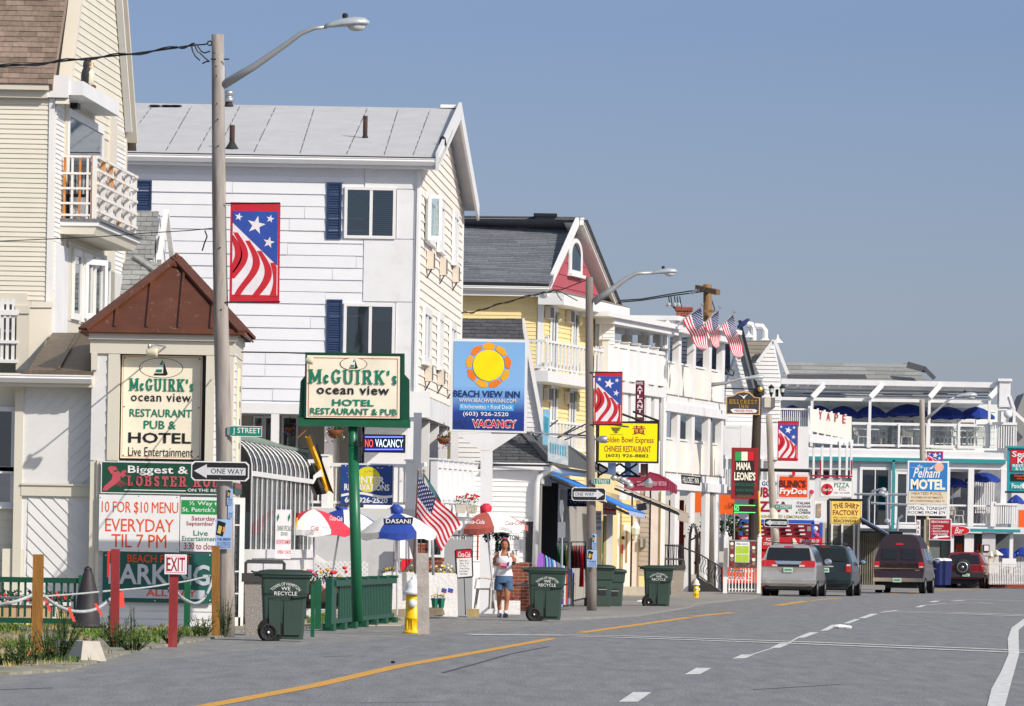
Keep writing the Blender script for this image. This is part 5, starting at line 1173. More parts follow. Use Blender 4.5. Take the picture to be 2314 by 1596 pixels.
pa(inn,'terrace_side_ledge',MB().box(SRW,-.05,(q-p).length+.1,floorz-.30,floorz-.22,0.001,.12),WHITE2)
for i,(u,l)in enumerate(((1020,'first geranium box with few red flowers, at the terrace rail'),(1045,'middle geranium box crowded with red flowers and trailing ivy'),(1072,'last geranium box, half hidden by the white sign post'))):
 t=(u-981)/(1083-981)*(q-p).length*1.0;s_=SRW.hit(u,1130)[0]
 T=thing('flower_box',l,'flower box',SRW.pt(s_,floorz-.2,.12),'geranium boxes on the terrace')
 pl=Pl(SRW.pt(s_,floorz-.22,.22),(1,.1,0));pa(T,'box',MB().hull8([pl.pt(x,0,c)for x,c in((-.1,.1),(.1,.1),(.1,-.1),(-.1,-.1))],[pl.pt(x,.2,c)for x,c in((-.13,.12),(.13,.12),(.13,-.12),(-.13,-.12))]),CONC)
 foliage(T,pl.pt(0,.3,0),(.16,.14,.12),70,LEAFD,.03);blooms(T,pl.pt(0,.32,.02),(.17,.15,.13),5+i%2*9,[RED],.032)
 if i==1:foliage(T,pl.pt(.05,.1,.16),(.1,.04,.2),50,C('ivy','9fb08a'),.022,'ivy')
 # ==== glazed sunroom
Q0=R1.pt(a_t1,0,-3.6);
qn=P(566,1240,Q0.y+.6);qf=P(704,1243,141.5)
QS=Pl((qn.x,qn.y,0),(qf.x-qn.x,qf.y-qn.y,0));QL=((qf-qn).to_2d()).length
sun_=thing('sunroom','glazed restaurant sunroom with curved white ribs','sunroom',(qn.x,qn.y,0))
zsill=QS.hit(635,1242)[1];z_e=QS.hit(700,1075)[1];zro=QS.hit(700,1012)[1]
rw=.62
def ribpt(s,t):
 """rib profile: straight up, then curving back"""
 if t<.55:return QS.pt(s,zsill+(z_e-zsill)*t/.55,0)
 a=(t-.55)/.45*pi/2*.92;return QS.pt(s,z_e+(zro-z_e)*sin(a),-rw*(1-cos(a)))
nr=13
for i in range(nr+1):
 s=QL*i/nr;pa(sun_,'rib',MB().tube([ribpt(s,t/14)for t in range(15)],.015,6),mat('rib_grey',(.66,.67,.68),.4))
 if i<nr:
  s2_=QL*(i+1)/nr;mb=MB()
  for t in range(14):mb.quad(ribpt(s+.03,t/14)+QS.n*-.02,ribpt(s2_-.03,t/14)+QS.n*-.02,ribpt(s2_-.03,(t+1)/14)+QS.n*-.02,ribpt(s+.03,(t+1)/14)+QS.n*-.02)
  pa(sun_,'pane',mb,GLASSB)
zm=QS.hit(700,1088)[1]
pa(sun_,'mid_rail',MB().box(QS,0,QL,zm-.05,zm+.04,.0,.05),WHITE2)
pa(sun_,'sill',MB().box(QS,-.05,QL+.05,zsill-.16,zsill,-.2,.08).box(QS,-.05,QL+.05,zsill-.42,zsill-.16,-.2,.03),WHITE)
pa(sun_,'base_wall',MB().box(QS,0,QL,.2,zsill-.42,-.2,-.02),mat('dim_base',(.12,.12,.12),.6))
for i in range(26):pa(sun_,'base_bar',MB().box(QS,QL*i/26,QL*i/26+.08,.2,zsill-.43,-.019,.02),WHITE2)
pa(sun_,'end_post',MB().box(QS,QL-.02,QL+.25,0,zsill+.1,-.25,.03),WHITE2)
pa(sun_,'back_wall',MB().box(QS,-.5,QL,0,zro+.4,-3.2,-3.0),mat('sunroom_inside',(.30,.28,.25),.8,var=.7,scale=1.6))
pa(sun_,'end_glass',MB().prism(QS.off(0),[(QL-.02,.5),(QL,.5),(QL,zro),(QL-.02,zro)],-3,-.1),GLASSB)
for i in range(6):
 s=1+i*QL/6.5;mb=MB();mb.lathe(QS.pt(s,.5,-1.6),[(.02,0),(.02,.45),(.4,.46),(.4,.5)],12);pa(sun_,'table',mb,SIGNW)
 pa(sun_,'chair_back',MB().box(QS,s+.7,s+1.1,.5,1.25,-1.3,-1.25),mat('chair_wood',(.2,.1,.05),.6))
top0=ribpt(0,1);
RM=mat('grey_green_metal_roof',srgb('8f9b8e'),.5,metal=.2,var=.12,scale=2)
nn_=12
for i in range(nn_):
 a,b=QL*i/nn_,QL*(i+1)/nn_
 def rp(s,k):
  return QS.pt(s,zro-.03+.40*sin(k*pi/2*.8),-.38-1.6*k)
 mb=MB()
 for k in range(4):mb.quad(rp(a,k/4),rp(b,k/4),rp(b,(k+1)/4),rp(a,(k+1)/4))
 pa(sun_,'roof_sheet',mb,RM);pa(sun_,'roof_seam',MB().tube([rp(a,k/4)+V((0,0,.01))for k in range(5)],.02,5),RM)
pa(sun_,'eave',MB().box(QS,-.1,QL+.1,zro-.06,zro-.0,-.62,-.30),RM)
hb=thing('hanging_sheet','limp white cloth notice with red and green print on the sunroom','notice',QS.pt(QL*.5,0,.1))
hs=Pl(P(622,1262,128.5),(1,.2,0));a0,a1,b0,b1=pbox(hs,622,1152,660,1268)
pa(hb,'cloth',MB().box(hs,a0,a1-.02,b0+.04,b1,0,.006),CLW)
for s,q,m_ in(('DINNER SPECIALS',(626,1188,658,1200),INKG),('SERVED',(634,1203,650,1211),INKG),('LIVE ENTERTAINMENT',(624,1220,657,1230),INKR),('OPEN 7 DAYS',(626,1244,657,1252),INKR)):txtp(hb,hs,s,*q,m_,c=.008,bold=.02)
for u in(628,653):pa(hb,'leaf_print',MB().prism(hs,hs.poly((u-2,1180),(u+3,1170),(u+2,1160),(u-3,1168)),.007,.009),INKG)
hk=thing('yellow_hook','small yellow handle hanging inside the sunroom window','handle',P(672,1170,129));pa(hk,'handle_bar',MB().box(front(672,128.6),*front(672,128.6).rc(670,1170,673,1196),0,.02),YEL)
# ==== big green pole sign
gS=118.5;GSp=front(800,gS)
gs=thing('pole_sign','large cream hotel and pub sign in a green frame on a green pole','sign',P(806,1400,gS))
pa(gs,'pole',MB().tube([P(808,1405,gS+.12),P(798,1010,gS+.12)],[.093,.093],18).tube([P(798,1012,gS+.12),P(797,1000,gS+.12),P(797,960,gS+.12)],[.093,.078,.078],18),mat('sign_pole_green',srgb('1c6746'),.35,var=.12,scale=3,stain=((.02,.1,.06),5,.3)),True)
def gz(u,v):return GSp.hit(u,v)
pa(gs,'frame',MB().prism(GSp,[gz(*q)for q in((674,962),(925,966),(925,858),(914,846),(914,799),(690,796),(690,848),(679,862),(675,940))],-.30,-.02),GREEND)
pa(gs,'lower_beam',MB().prism(GSp,[gz(*q)for q in((673,962),(927,967),(927,949),(674,944))],-.28,.03),GREENP)
pa(gs,'face_frame',MB().prism(GSp,[gz(*q)for q in((687,948),(907,950),(908,801),(690,798))],-.019,.03),mat('deep_green',srgb('0c3a2b'),.4))
pa(gs,'face',MB().prism(GSp,[gz(*q)for q in((692,944),(903,946),(904,806),(694,803))],.031,.036),SIGNC)
S3=GSp.off(.04)
p_=[(697,940),(898,942),(899,811),(699,808)]
for i in range(4):pa(gs,'border_line',MB().bar(S3.pt(*S3.hit(*p_[i]),0),S3.pt(*S3.hit(*p_[(i+1)%4]),0),.009),MATS['salmon'])
q=S3.hit(799,823);boat(gs,S3,q[0],q[1],.46)
slab(gs,S3,"McGUIRK's",sbox(S3,700,836,897,868),INKG,small=(1,8),wt=.15)
txtp(gs,S3,'ocean view',716,872,880,892,INK,bold=.06,space=1.1)
txtp(gs,S3,'HOTEL',751,903,845,918,INKG,bold=.09);txtp(gs,S3,'RESTAURANT & PUB',701,923,897,938,INKG,bold=.07)
pa(gs,'stay_arm',MB().tube([P(546,796,gS+3),P(640,797,gS+1),P(692,799,gS-.1)],.013,6),IRON)
pa(gs,'spot_lamp',MB().lathe(P(690,815,gS-.3),[(.03,0),(.05,.02),(.07,.10),(.065,.13)],10,'X'),MATS['floodlight_cream'],True)
# ==== beach inn sign
bS=158.0;BSp=front(1105,bS)
bs_=thing('pole_sign','blue inn sign with a yellow sun, on a thick white post','sign',P(1100,1400,bS))
bb=lambda u,v:BSp.hit(u,v)
pa(bs_,'cabinet',MB().prism(BSp,[bb(*q)for q in((1016,975),(1190,979),(1193,768),(1020,765))],-.35,0),WHITE)
grad=[(1025,972,772)]
GB=bpy.data.materials.new('blue_gradient_print');GB.use_nodes=True;n=GB.node_tree;bz=n.nodes['Principled BSDF'];bz.inputs['Roughness'].default_value=.3
tcx=n.nodes.new('ShaderNodeTexCoord');sx=n.nodes.new('ShaderNodeSeparateXYZ');cr=n.nodes.new('ShaderNodeValToRGB');n.links.new(tcx.outputs['Generated'],sx.inputs[0]);n.links.new(sx.outputs['Z'],cr.inputs[0]);n.links.new(cr.outputs[0],bz.inputs['Base Color'])
el=cr.color_ramp.elements;el[0].position=.0;el[0].color=(*srgb('1c3580'),1);el[1].position=.5;el[1].color=(*srgb('86b4e4'),1);x_=cr.color_ramp.elements.new(.2);x_.color=(*srgb('24408e'),1);x_=cr.color_ramp.elements.new(.32);x_.color=(*srgb('5f8bc8'),1);x_=cr.color_ramp.elements.new(1.0);x_.color=(*srgb('7fb0e0'),1)
pa(bs_,'print',MB().prism(BSp,[bb(*q)for q in((1023,970),(1184,974),(1187,774),(1026,771))],.001,.01),GB)
S4=BSp.off(.012);c_=S4.hit(1104,826);r_=44/16000*bS
for k in range(9):
 a=radians(90+k*40);e_x=V((cos(a),sin(a)));e_y=V((-sin(a),cos(a)));pts=[]
 for x,y in((.82,-.22),(1.02,-.31),(1.14,.0-.05),(1.14,.05),(1.02,.31),(.82,.22)):
  w_=e_x*x*r_*1.03+e_y*y*r_*1.12;pts.append((c_[0]+w_.x,c_[1]+w_.y))
 pa(bs_,'sun_petal',MB().prism(S4,pts,.001+k*.0007,.003+k*.0007),C('petal_orange','ee7d1e',rough=.4)if k%2 else C('petal_amber','f5ab1a',rough=.4))
pa(bs_,'sun_disc',MB().prism(S4,disc(S4,c_[0],c_[1],r_*.80,36),.010,.012),C('sun_yellow','ffe000',rough=.4))
S4=S4.off(.001)
slab(bs_,S4,'B',sbox(S4,1025,883,1035,899),INKB)if False else None
txtp(bs_,S4,'BEACH VIEW INN',1025,883,1175,898,C('print_navy','14306f',rough=.4),bold=.06);txtp(bs_,S4,'WWW.BEACHVIEWINN.COM',1037,901,1166,910,SIGNW,bold=.02)
pa(bs_,'light_band',MB().box(S4,*S4.rc(1038,912,1161,927),.001,.003),C('band_cyan','49a5e2',rough=.4));txtp(bs_,S4,'Kitchenettes • Roof Deck',1041,915,1158,924,SIGNW,bold=.03)
txtp(bs_,S4,'(603) 926-2520',1046,931,1149,943,SIGNW,bold=.04)
txtp(bs_,S4,'VACANCY',1066,948,1168,968,SIGNW,bold=.22);txtp(bs_,S4,'VACANCY',1068,950,1166,966,INKR,bold=.08,c=.016)
txtp(bs_,S4,'NO',1029,948,1057,964,C('unlit_neon','30447a',rough=.15,coat=.5),bold=.0)
pa(bs_,'pedestal',MB().hull8([BSp.pt(*bb(1086,1018),0),BSp.pt(*bb(1113,1019),0),BSp.pt(*bb(1113,1019),-.35),BSp.pt(*bb(1086,1018),-.35)],[BSp.pt(*bb(1030,979),0),BSp.pt(*bb(1171,981),0),BSp.pt(*bb(1171,981),-.35),BSp.pt(*bb(1030,979),-.35)]),WHITE)
pa(bs_,'post',MB().hull8([BSp.pt(*bb(1083,1390),0),BSp.pt(*bb(1113,1390),0),BSp.pt(*bb(1113,1390),-.35),BSp.pt(*bb(1083,1390),-.35)],[BSp.pt(*bb(1086,1019),0),BSp.pt(*bb(1113,1019),0),BSp.pt(*bb(1113,1019),-.35),BSp.pt(*bb(1086,1019),-.35)]),WHITE)
nv=front(868,118.4);ne=thing('neon_sign','dark box sign with red NO and white VACANCY lettering','sign',nv.pt(*nv.hit(868,1022)))
a0,a1,b0,b1=board(ne,nv,819,982,916,1023,BLACK,t=.15);pa(ne,'face',MB().box(nv,a0+.02,a1-.02,b0+.02,b1-.02,.001,.004),C('neon_back','191c3c'))
NB=mat('neon_blue',(.1,.15,.8),.3,emit=(.12,.16,1.0,1.6));NR=mat('neon_red',(.8,.1,.08),.3,emit=(1,.12,.08,.8));NW=mat('neon_white',(.7,.85,.9),.3,emit=(.75,.95,1,.8))
for v in(988,1016):pa(ne,'blue_tube',MB().tube([nv.pt(*nv.hit(825,v),.02),nv.pt(*nv.hit(911,v),.02)],.011,6),NB)
txtp(ne,nv,'NO',825,993,843,1011,NR,c=.02,bold=.0);txtp(ne,nv,'VACANCY',848,993,911,1011,NW,c=.02,bold=.0)
for v in(1000,1006):pa(ne,'bracket',MB().tube([nv.pt(*nv.hit(806,v+4),-.05),nv.pt(*nv.hit(819,v),-.05)],.008,5),IRON)
wb=D1.off(.02);wt=thing('vinyl_banner','blue winter reservations banner tied to the terrace railing','banner',wb.pt(*wb.hit(830,1140)))
a0,a1,b0,b1=board(wt,wb,770,1051,887,1141,C('banner_navy','1f4285',rough=.45,bump=.2,bscale=6),t=.01)
q=wb.hit(831,1084);pa(wt,'sun_disc',MB().prism(wb,disc(wb,q[0],q[1],.29,28),.002,.004),C('banner_sun','d8cc2a',rough=.4))
txtp(wt,wb,'WINTER',786,1077,869,1093,SIGNW,bold=.10,c=.008);txtp(wt,wb,'RESERVATIONS',778,1094,880,1109,SIGNW,bold=.10,c=.008)
txtp(wt,wb,'603-926-2520',779,1124,876,1137,SIGNW,bold=.10,c=.008)
wv_=[wb.hit(771+116*k/20,1117+4*sin(k/20*2*pi+2.6)+k*.1)for k in range(21)];mb=MB()
for i in range(20):mb.quad(wb.pt(wv_[i][0],wv_[i][1]-.035,.006),wb.pt(wv_[i+1][0],wv_[i+1][1]-.035,.006),wb.pt(wv_[i+1][0],wv_[i+1][1]+.02,.006),wb.pt(wv_[i][0],wv_[i][1]+.02,.006))
pa(wt,'wave',mb,SIGNW)
for(u,v,s,m_)in((828,1067,.05,INK),(841,1066,.09,INK),(859,1059,.09,SIGNW),(787,1070,.05,SIGNW)):
 q=wb.hit(u,v)
 for sg in(-1,1):pa(wt,'gull',MB().prism(wb,[(q[0],q[1]-.01),(q[0]+sg*s*.5,q[1]+s*.25),(q[0]+sg*s,q[1]+s*.2),(q[0]+sg*s*.5,q[1]+s*.12)],.005,.007),m_)
for u in(781,831,880):pa(wt,'eyelet',MB().ball(wb.pt(*wb.hit(u,1053),.005),.015,n=6,m=3),SIGNW)
BASK=mat('basket_coir',srgb('7a4a28'),.9,var=.3,scale=20,bump=.5)
def basket(label,u,v,d,r,cols,hang):
 b=P(u,v,d);T=thing('hanging_basket',label,'hanging basket',b,'hanging flower baskets');pa(T,'bowl',MB().lathe(b,[(.02,-r),(r*.6,-r*.85),(r*.9,-r*.4),(r,0),(r*.9,0)],14),BASK,True)
 foliage(T,b+V((0,0,.02)),(r*1.15,r,r*.5),90,LEAFD,.035);foliage(T,b+V((r*.6,-r*.6,-r*.9)),(r*.5,r*.3,r*.9),50,LEAF,.025,'trailing_leaves')
 for i in range(16):
  p=b+V((random.uniform(-1.1,1.2)*r,-random.random()*r,random.uniform(-1.6,.6)*r));pa(T,'bloom',MB().ball(p,.02,n=6,m=3),random.choice(cols))
 for x in(-1,1):pa(T,'chain',MB().tube([b+V((x*r,0,0)),P(*hang,d)],.006,4),IRON)
basket('flower basket with purple blooms under the green sign',757,972,163,.20,[PUR,PUR,WHT],(757,940))
basket('hanging basket with red blooms by the white piers',1003,990,166,.16,[RED,RED,PUR],(1003,955))
basket('small dark hanging basket in the shade of the porch',655,965,167,.13,[PUR],(655,942))
# ==== forecourt of the inn
BRK=lambda parent,pl,a0,a1,b0,b1,name='brick',bh=.075,bl=.22:strips(parent,pl,[(a0,b0),(a1,b0),(a1,b1),(a0,b1)],bh,BRICK,name,c0=.0,top=.012,bot=.012,seg=bl,gap=.006,b_start=b0)
def brickwall(parent,pl,u0,v0,u1,v1,depth=.3):
 a0,a1,b0,b1=pbox(pl,u0,v0,u1,v1)
 pa(parent,'mortar',MB().box(pl,a0,a1,b0,b1,-depth,0),MORTAR)
 hgt=.078;n=int((b1-b0)/hgt)
 for i in range(n):
  z0=b0+i*hgt+.006;x=a0-(i%2)*.11
  while x<a1-.02:
   x0,x1=max(x,a0),min(x+.205,a1)
   if x1-x0>.03:pa(parent,'brick',MB().box(pl,x0,x1,z0,z0+hgt-.013,0,.008),BRICK)
   x+=.22
bw1=front(960,158.6);T=thing('brick_pier','brick wall section behind the planted flags, left of the grey kiosk','brick wall',bw1.pt(*bw1.hit(960,1392)))
brickwall(T,bw1,943,1228,968,1300);brickwall(T,bw1,968,1260,1003,1300)
pa(T,'wall_base',MB().box(bw1,*bw1.rc(943,1300,1003,1400),-.3,-.01),BRICK)
win(T,bw1,pbox(bw1,974,1216,996,1254),fw=.05,sill=False);pa(T,'post',MB().box(bw1,*bw1.rc(968,1190,973,1262),-.1,.02),WHITE2)
pa(T,'dark_opening',MB().box(bw1,*bw1.rc(944,1180,1003,1228),-.3,-.2),DARK)
kp=front(1040,152.5);T=thing('cash_kiosk','grey cash machine kiosk with a red edged sign, behind the drink menu board','kiosk',kp.pt(*kp.hit(1030,1395)))
a0,a1,b0,b1=pbox(kp,1003,1198,1068,1395);GK=mat('kiosk_grey',srgb('a3a5a8'),.5,var=.06)
pa(T,'cabinet',MB().box(kp,a0,a1,b0,b1-.1,-.7,0),GK);pa(T,'cabinet_top',MB().box(kp,a0-.03,a1+.03,b1-.1,b1,-.75,.04),GK)
pa(T,'red_frame',MB().box(kp,*kp.rc(1040,1198,1082,1203),.05,.08).box(kp,*kp.rc(1078,1203,1082,1266),.05,.08),INKR)
txtp(T,kp,'ATM',1014,1206,1053,1220,SIGNW,bold=.03,c=.003)
def script(parent,pl,u0,v0,u1,v1,m,c=.006,tilt=0.0,s='Coca-Cola'):return txtp(parent,pl,s,u0,v0,u1,v1,m,c=c,bold=.05,shear=.35,tilt=tilt,space=.9)
mp_=front(1050,149.5);T=thing('menu_board','small board with a red drink header and handwritten prices on a black leg','menu board',mp_.pt(*mp_.hit(1052,1393)))
pr=[(1027,1246),(1030,1242),(1064,1240),(1068,1244),(1070,1302),(1067,1306),(1034,1308),(1030,1304)]
pa(T,'board',MB().prism(mp_,mp_.poly(*pr),-.05,0),BLACK);pa(T,'face',MB().prism(mp_,mp_.poly((1031,1245),(1065,1243),(1067,1302),(1034,1305)),.001,.004),SIGNW)
pa(T,'red_header',MB().prism(mp_,mp_.poly((1031,1245),(1065,1243),(1065.5,1260),(1031.7,1262)),.005,.008),INKR);script(T,mp_,1035,1247,1063,1259,SIGNW,c=.010)
for i,s in enumerate(('Italian Sub  5','Slice  3.50','Hot Dogs  2','French Fries','Iced Coffee 2','Soda Water')):txtp(T,mp_,s,1038+i%2,1265+i*6,1061-i%3*2,1269+i*6,INK,c=.006,bold=-.005,shear=.2)
pa(T,'leg',MB().tube([mp_.pt(*mp_.hit(1049,1308),-.03),mp_.pt(*mp_.hit(1052,1390),-.03)],.011,6),BLACK)
bs2=MB().box(mp_,*mp_.rc(1056,1376,1083,1395),-.25,.05);solo('stone_block','tan stone block on the ground beside the board leg','block',bs2,mat('sandstone',srgb('a8956a'),.9,var=.2,bump=.5))
pw=front(950,146.5);T=thing('planter_wall','rough white planter wall topped with orange and white flowers','planter',pw.pt(*pw.hit(950,1392)))
STUC=mat('white_stucco',(.80,.80,.79),.9,var=.06,scale=3,bump=.8,bscale=14)
pa(T,'wall',MB().prism(pw,pw.poly((865,1296),(880,1292),(1028,1296),(1032,1300),(1034,1394),(960,1392),(865,1376)),-.9,0),STUC)
pa(T,'soil',MB().box(pw,*pw.rc(870,1291,1025,1298),-.85,-.05),DIRT)
for i in range(11):foliage(T,pw.pt(*pw.hit(870+i*15,1291),-.2),(.12,.2,.07),55,LEAFD if i%2 else LEAF,.025)
for i in range(60):
 u=random.uniform(868,1020);pa(T,'bloom',MB().ball(pw.pt(*pw.hit(u,random.uniform(1276,1296)),-random.random()*.3),.022 if u<990 else .028,n=6,m=3),random.choice([ORG,ORG,YEL,PNK]if u<985 else[WHT,YEL,WHT,ORG]))
for q,l in(((977,988),'green pot with orange flowers and a tiny flag, left one by the planter wall'),((991,1003),'green pot with a tiny flag, right one by the planter wall')):
 ppl=front(980,145.4);c0=ppl.pt(*ppl.hit((q[0]+q[1])/2,1374));c0.z=max(c0.z,0)
 T=thing('flower_pot',l,'flower pot',c0,'small green flower pots');pa(T,'pot',MB().lathe(c0,[(.055,0),(.075,.17),(.085,.17),(.085,.2)],4),C('pot_green','20705c',rough=.5))
 foliage(T,c0+V((0,0,.24)),(.08,.08,.05),40,LEAFD,.02);blooms(T,c0+V((0,0,.24)),(.07,.07,.05),4,[ORG,YEL],.018)
 pa(T,'flag_stick',MB().tube([c0+V((.05,-.03,.2)),c0+V((.06,-.04,.42))],.004,4),WOODB);pa(T,'flag',MB().box(Pl(c0+V((.06,-.05,0)),(1,.2,-.2)),0,.11,.33,.42,0,.004),CLB)
 pa(T,'flag_stripe',MB().box(Pl(c0+V((.06,-.05,0)),(1,.2,-.2)),.05,.11,.34,.36,.005,.007),CLR)
LEDG=mat('mossy_ledge',srgb('9a8f7a'),.9,var=.35,scale=2,bump=.5)
lg=front(960,145.8);struct('low_kerb_wall',MB().prism(lg,lg.poly((886,1378),(1000,1372),(1005,1388),(960,1396),(886,1402)),-1.2,0),LEDG)
def barrel(label,u,v,d):
 b=P(u,v,d);T=thing('barrel_planter',label,'planter',b);pa(T,'barrel',MB().lathe(b,[(.42,0),(.46,.25),(.44,.5)],18),mat('barrel_wood',srgb('51443c'),.9,var=.4,scale=10,stretch=(1,1,.2)))
 for z in(.08,.38):pa(T,'hoop',MB().lathe(b,[(.463,z),(.468,z+.05)],18),IRON)
 foliage(T,b+V((0,0,.55)),(.42,.3,.12),120,LEAFD,.04);blooms(T,b+V((0,-.1,.55)),(.45,.3,.2),16,[PNK,RED,PNK,ORG,WHT],.04)
 return T
barrel('dark half barrel planter with pink flowers behind the green posts',733,1376,128)
def clothflag(name,label,cat,fn,ns=16,stripes=True,canton=(.42,.54),stars=True,group=None,origin=None):
 """waving flag: fn(s, t) with s along the fly, t down the hoist"""
 T=thing(name,label,cat,origin or fn(0,0),group)
 for k in range(13):
  s0=canton[0]if k<7 else 0.0
  mb=MB();m=3
  for i in range(ns):
   a,b=s0+(1-s0)*i/ns,s0+(1-s0)*(i+1)/ns
   mb.quad(fn(a,(k+1)/13),fn(b,(k+1)/13),fn(b,k/13),fn(a,k/13))
  pa(T,'red_stripe' if k%2==0 else 'white_stripe',mb,CLR if k%2==0 else CLW)
 mb=MB()
 for i in range(8):
  for j in range(4):
   a,b=canton[0]*i/8,canton[0]*(i+1)/8;c,d=7/13*j/4,7/13*(j+1)/4;mb.quad(fn(a,d),fn(b,d),fn(b,c),fn(a,c))
 pa(T,'blue_field',mb,mat('flag_navy',srgb('27376b'),.7,var=.1))
 mb=MB();e=.0
 for r in range(9):
  for c in range(6 if r%2==0 else 5):
   s=canton[0]*(c+.5+(r%2)*.5)/6;t=7/13*(r+.5)/9
   p=fn(s,t);ds=(fn(s+.02,t)-p).normalized();dt_=(fn(s,t+.02)-p).normalized();n=ds.cross(dt_).normalized()
   if n.y>0:n=-n
   R=(fn(s+.02,t)-p).length/.02*canton[0]/6*.22;p=p+n*.012;mb.v+=[p+(ds*sin(a)+dt_*cos(a))*R*(1 if q%2==0 else .5)for q,a in enumerate([2*pi*z/10 for z in range(10)])];k0=len(mb.v)-10;mb.f.append(list(range(k0,k0+10)))
 pa(T,'stars',mb,CLW,kind='stuff');return T
def quadfn(p00,p10,p01,p11,amp=.05,fr=2.0,d=150,dd=.0,sag=0.0,bow=0.0):
 """corners in the view: hoist top, fly top, hoist bottom, fly bottom"""
 def fn(s,t):
  u=(p00[0]*(1-s)+p10[0]*s)*(1-t)+(p01[0]*(1-s)+p11[0]*s)*t;v=(p00[1]*(1-s)+p10[1]*s)*(1-t)+(p01[1]*(1-s)+p11[1]*s)*t
  u+=bow*sin(pi*s);v+=sag*sin(pi*s)
  p=P(u,v,d);p.y+=amp*sin(s*fr*2*pi+t*2.5)+dd*s;p.x+=amp*.35*sin(s*fr*2*pi+1+t*3)*s;p.z+=amp*.3*cos(s*fr*2*pi+t)*s
  return p
 return fn
fd=144.0
T=clothflag('national_flag','large flag drooping diagonally from a pole over the white planter','flag',quadfn((943,1075),(1040,1185),(938,1158),(1000,1243),.10,1.3,fd,bow=3,sag=2),origin=P(945,1300,fd))
pa(T,'pole',MB().tube([P(938,1296,fd+.05),P(936,1250,fd+.05),P(945,1066,fd+.05)],[.02,.02,.014],8),mat('flag_pole_brown',srgb('5a4034'),.6));pa(T,'finial',MB().ball(P(945,1063,fd+.05),.03,n=8,m=5),mat('gold',srgb('b08a4a'),.4,metal=.5),True)
pa(T,'pole_sleeve',MB().tube([P(941,1298,fd+.1),P(941,1190,fd+.1)],.026,8),GALV)
T=thing('furled_flag','second flag pole behind the large flag with dark green cloth','flag',P(960,1300,146));pa(T,'pole',MB().tube([P(948,1300,146),P(958,1068,146)],.014,8),MATS['flag_pole_brown']);pa(T,'finial',MB().ball(P(958,1064,146),.03,n=8,m=5),MATS['gold'],True)
pa(T,'cloth',MB().quad(P(958,1075,146),P(960,1072,146),P(985,1110,146.1),P(988,1140,146)).quad(P(988,1140,146),P(985,1110,146.1),P(996,1130,146),P(998,1150,146)),C('flag_teal','2e5a60'))
T=thing('steel_pole','bare silver flag pole behind the large flag','pole',P(980,1300,146));pa(T,'tube',MB().tube([P(979,1300,146),P(975,1140,146)],.032,10),ALU,True)
T=thing('feather_flag','limp white and red feather flag lettered OPEN on a white pole','flag',P(902,1296,144));d=144.2
pa(T,'pole',MB().tube([P(905,1296,d),P(902,1145,d)],.030,10),SIGNW,True);pa(T,'thin_pole',MB().tube([P(888,1296,d),P(893,1160,d)],.008,6),GALV)
pa(T,'white_cloth',MB().quad(P(891,1290,d-.05),P(904,1290,d-.1),P(901,1150,d-.1),P(894,1170,d-.05)).quad(P(904,1262,d-.1),P(933,1263,d+.1),P(916,1200,d),P(903,1165,d-.1)),CLW)
pa(T,'red_cloth',MB().quad(P(907,1290,d-.1),P(914,1290,d),P(933,1265,d+.1),P(907,1264,d-.1)).quad(P(896,1215,d-.12),P(900,1215,d-.12),P(899,1165,d-.12),P(895,1165,d-.12)),INKR)
fp=front(895,d-.15);txtp(T,fp,'OPEN',891,1262,900,1290,INK,bold=.06,c=.0)
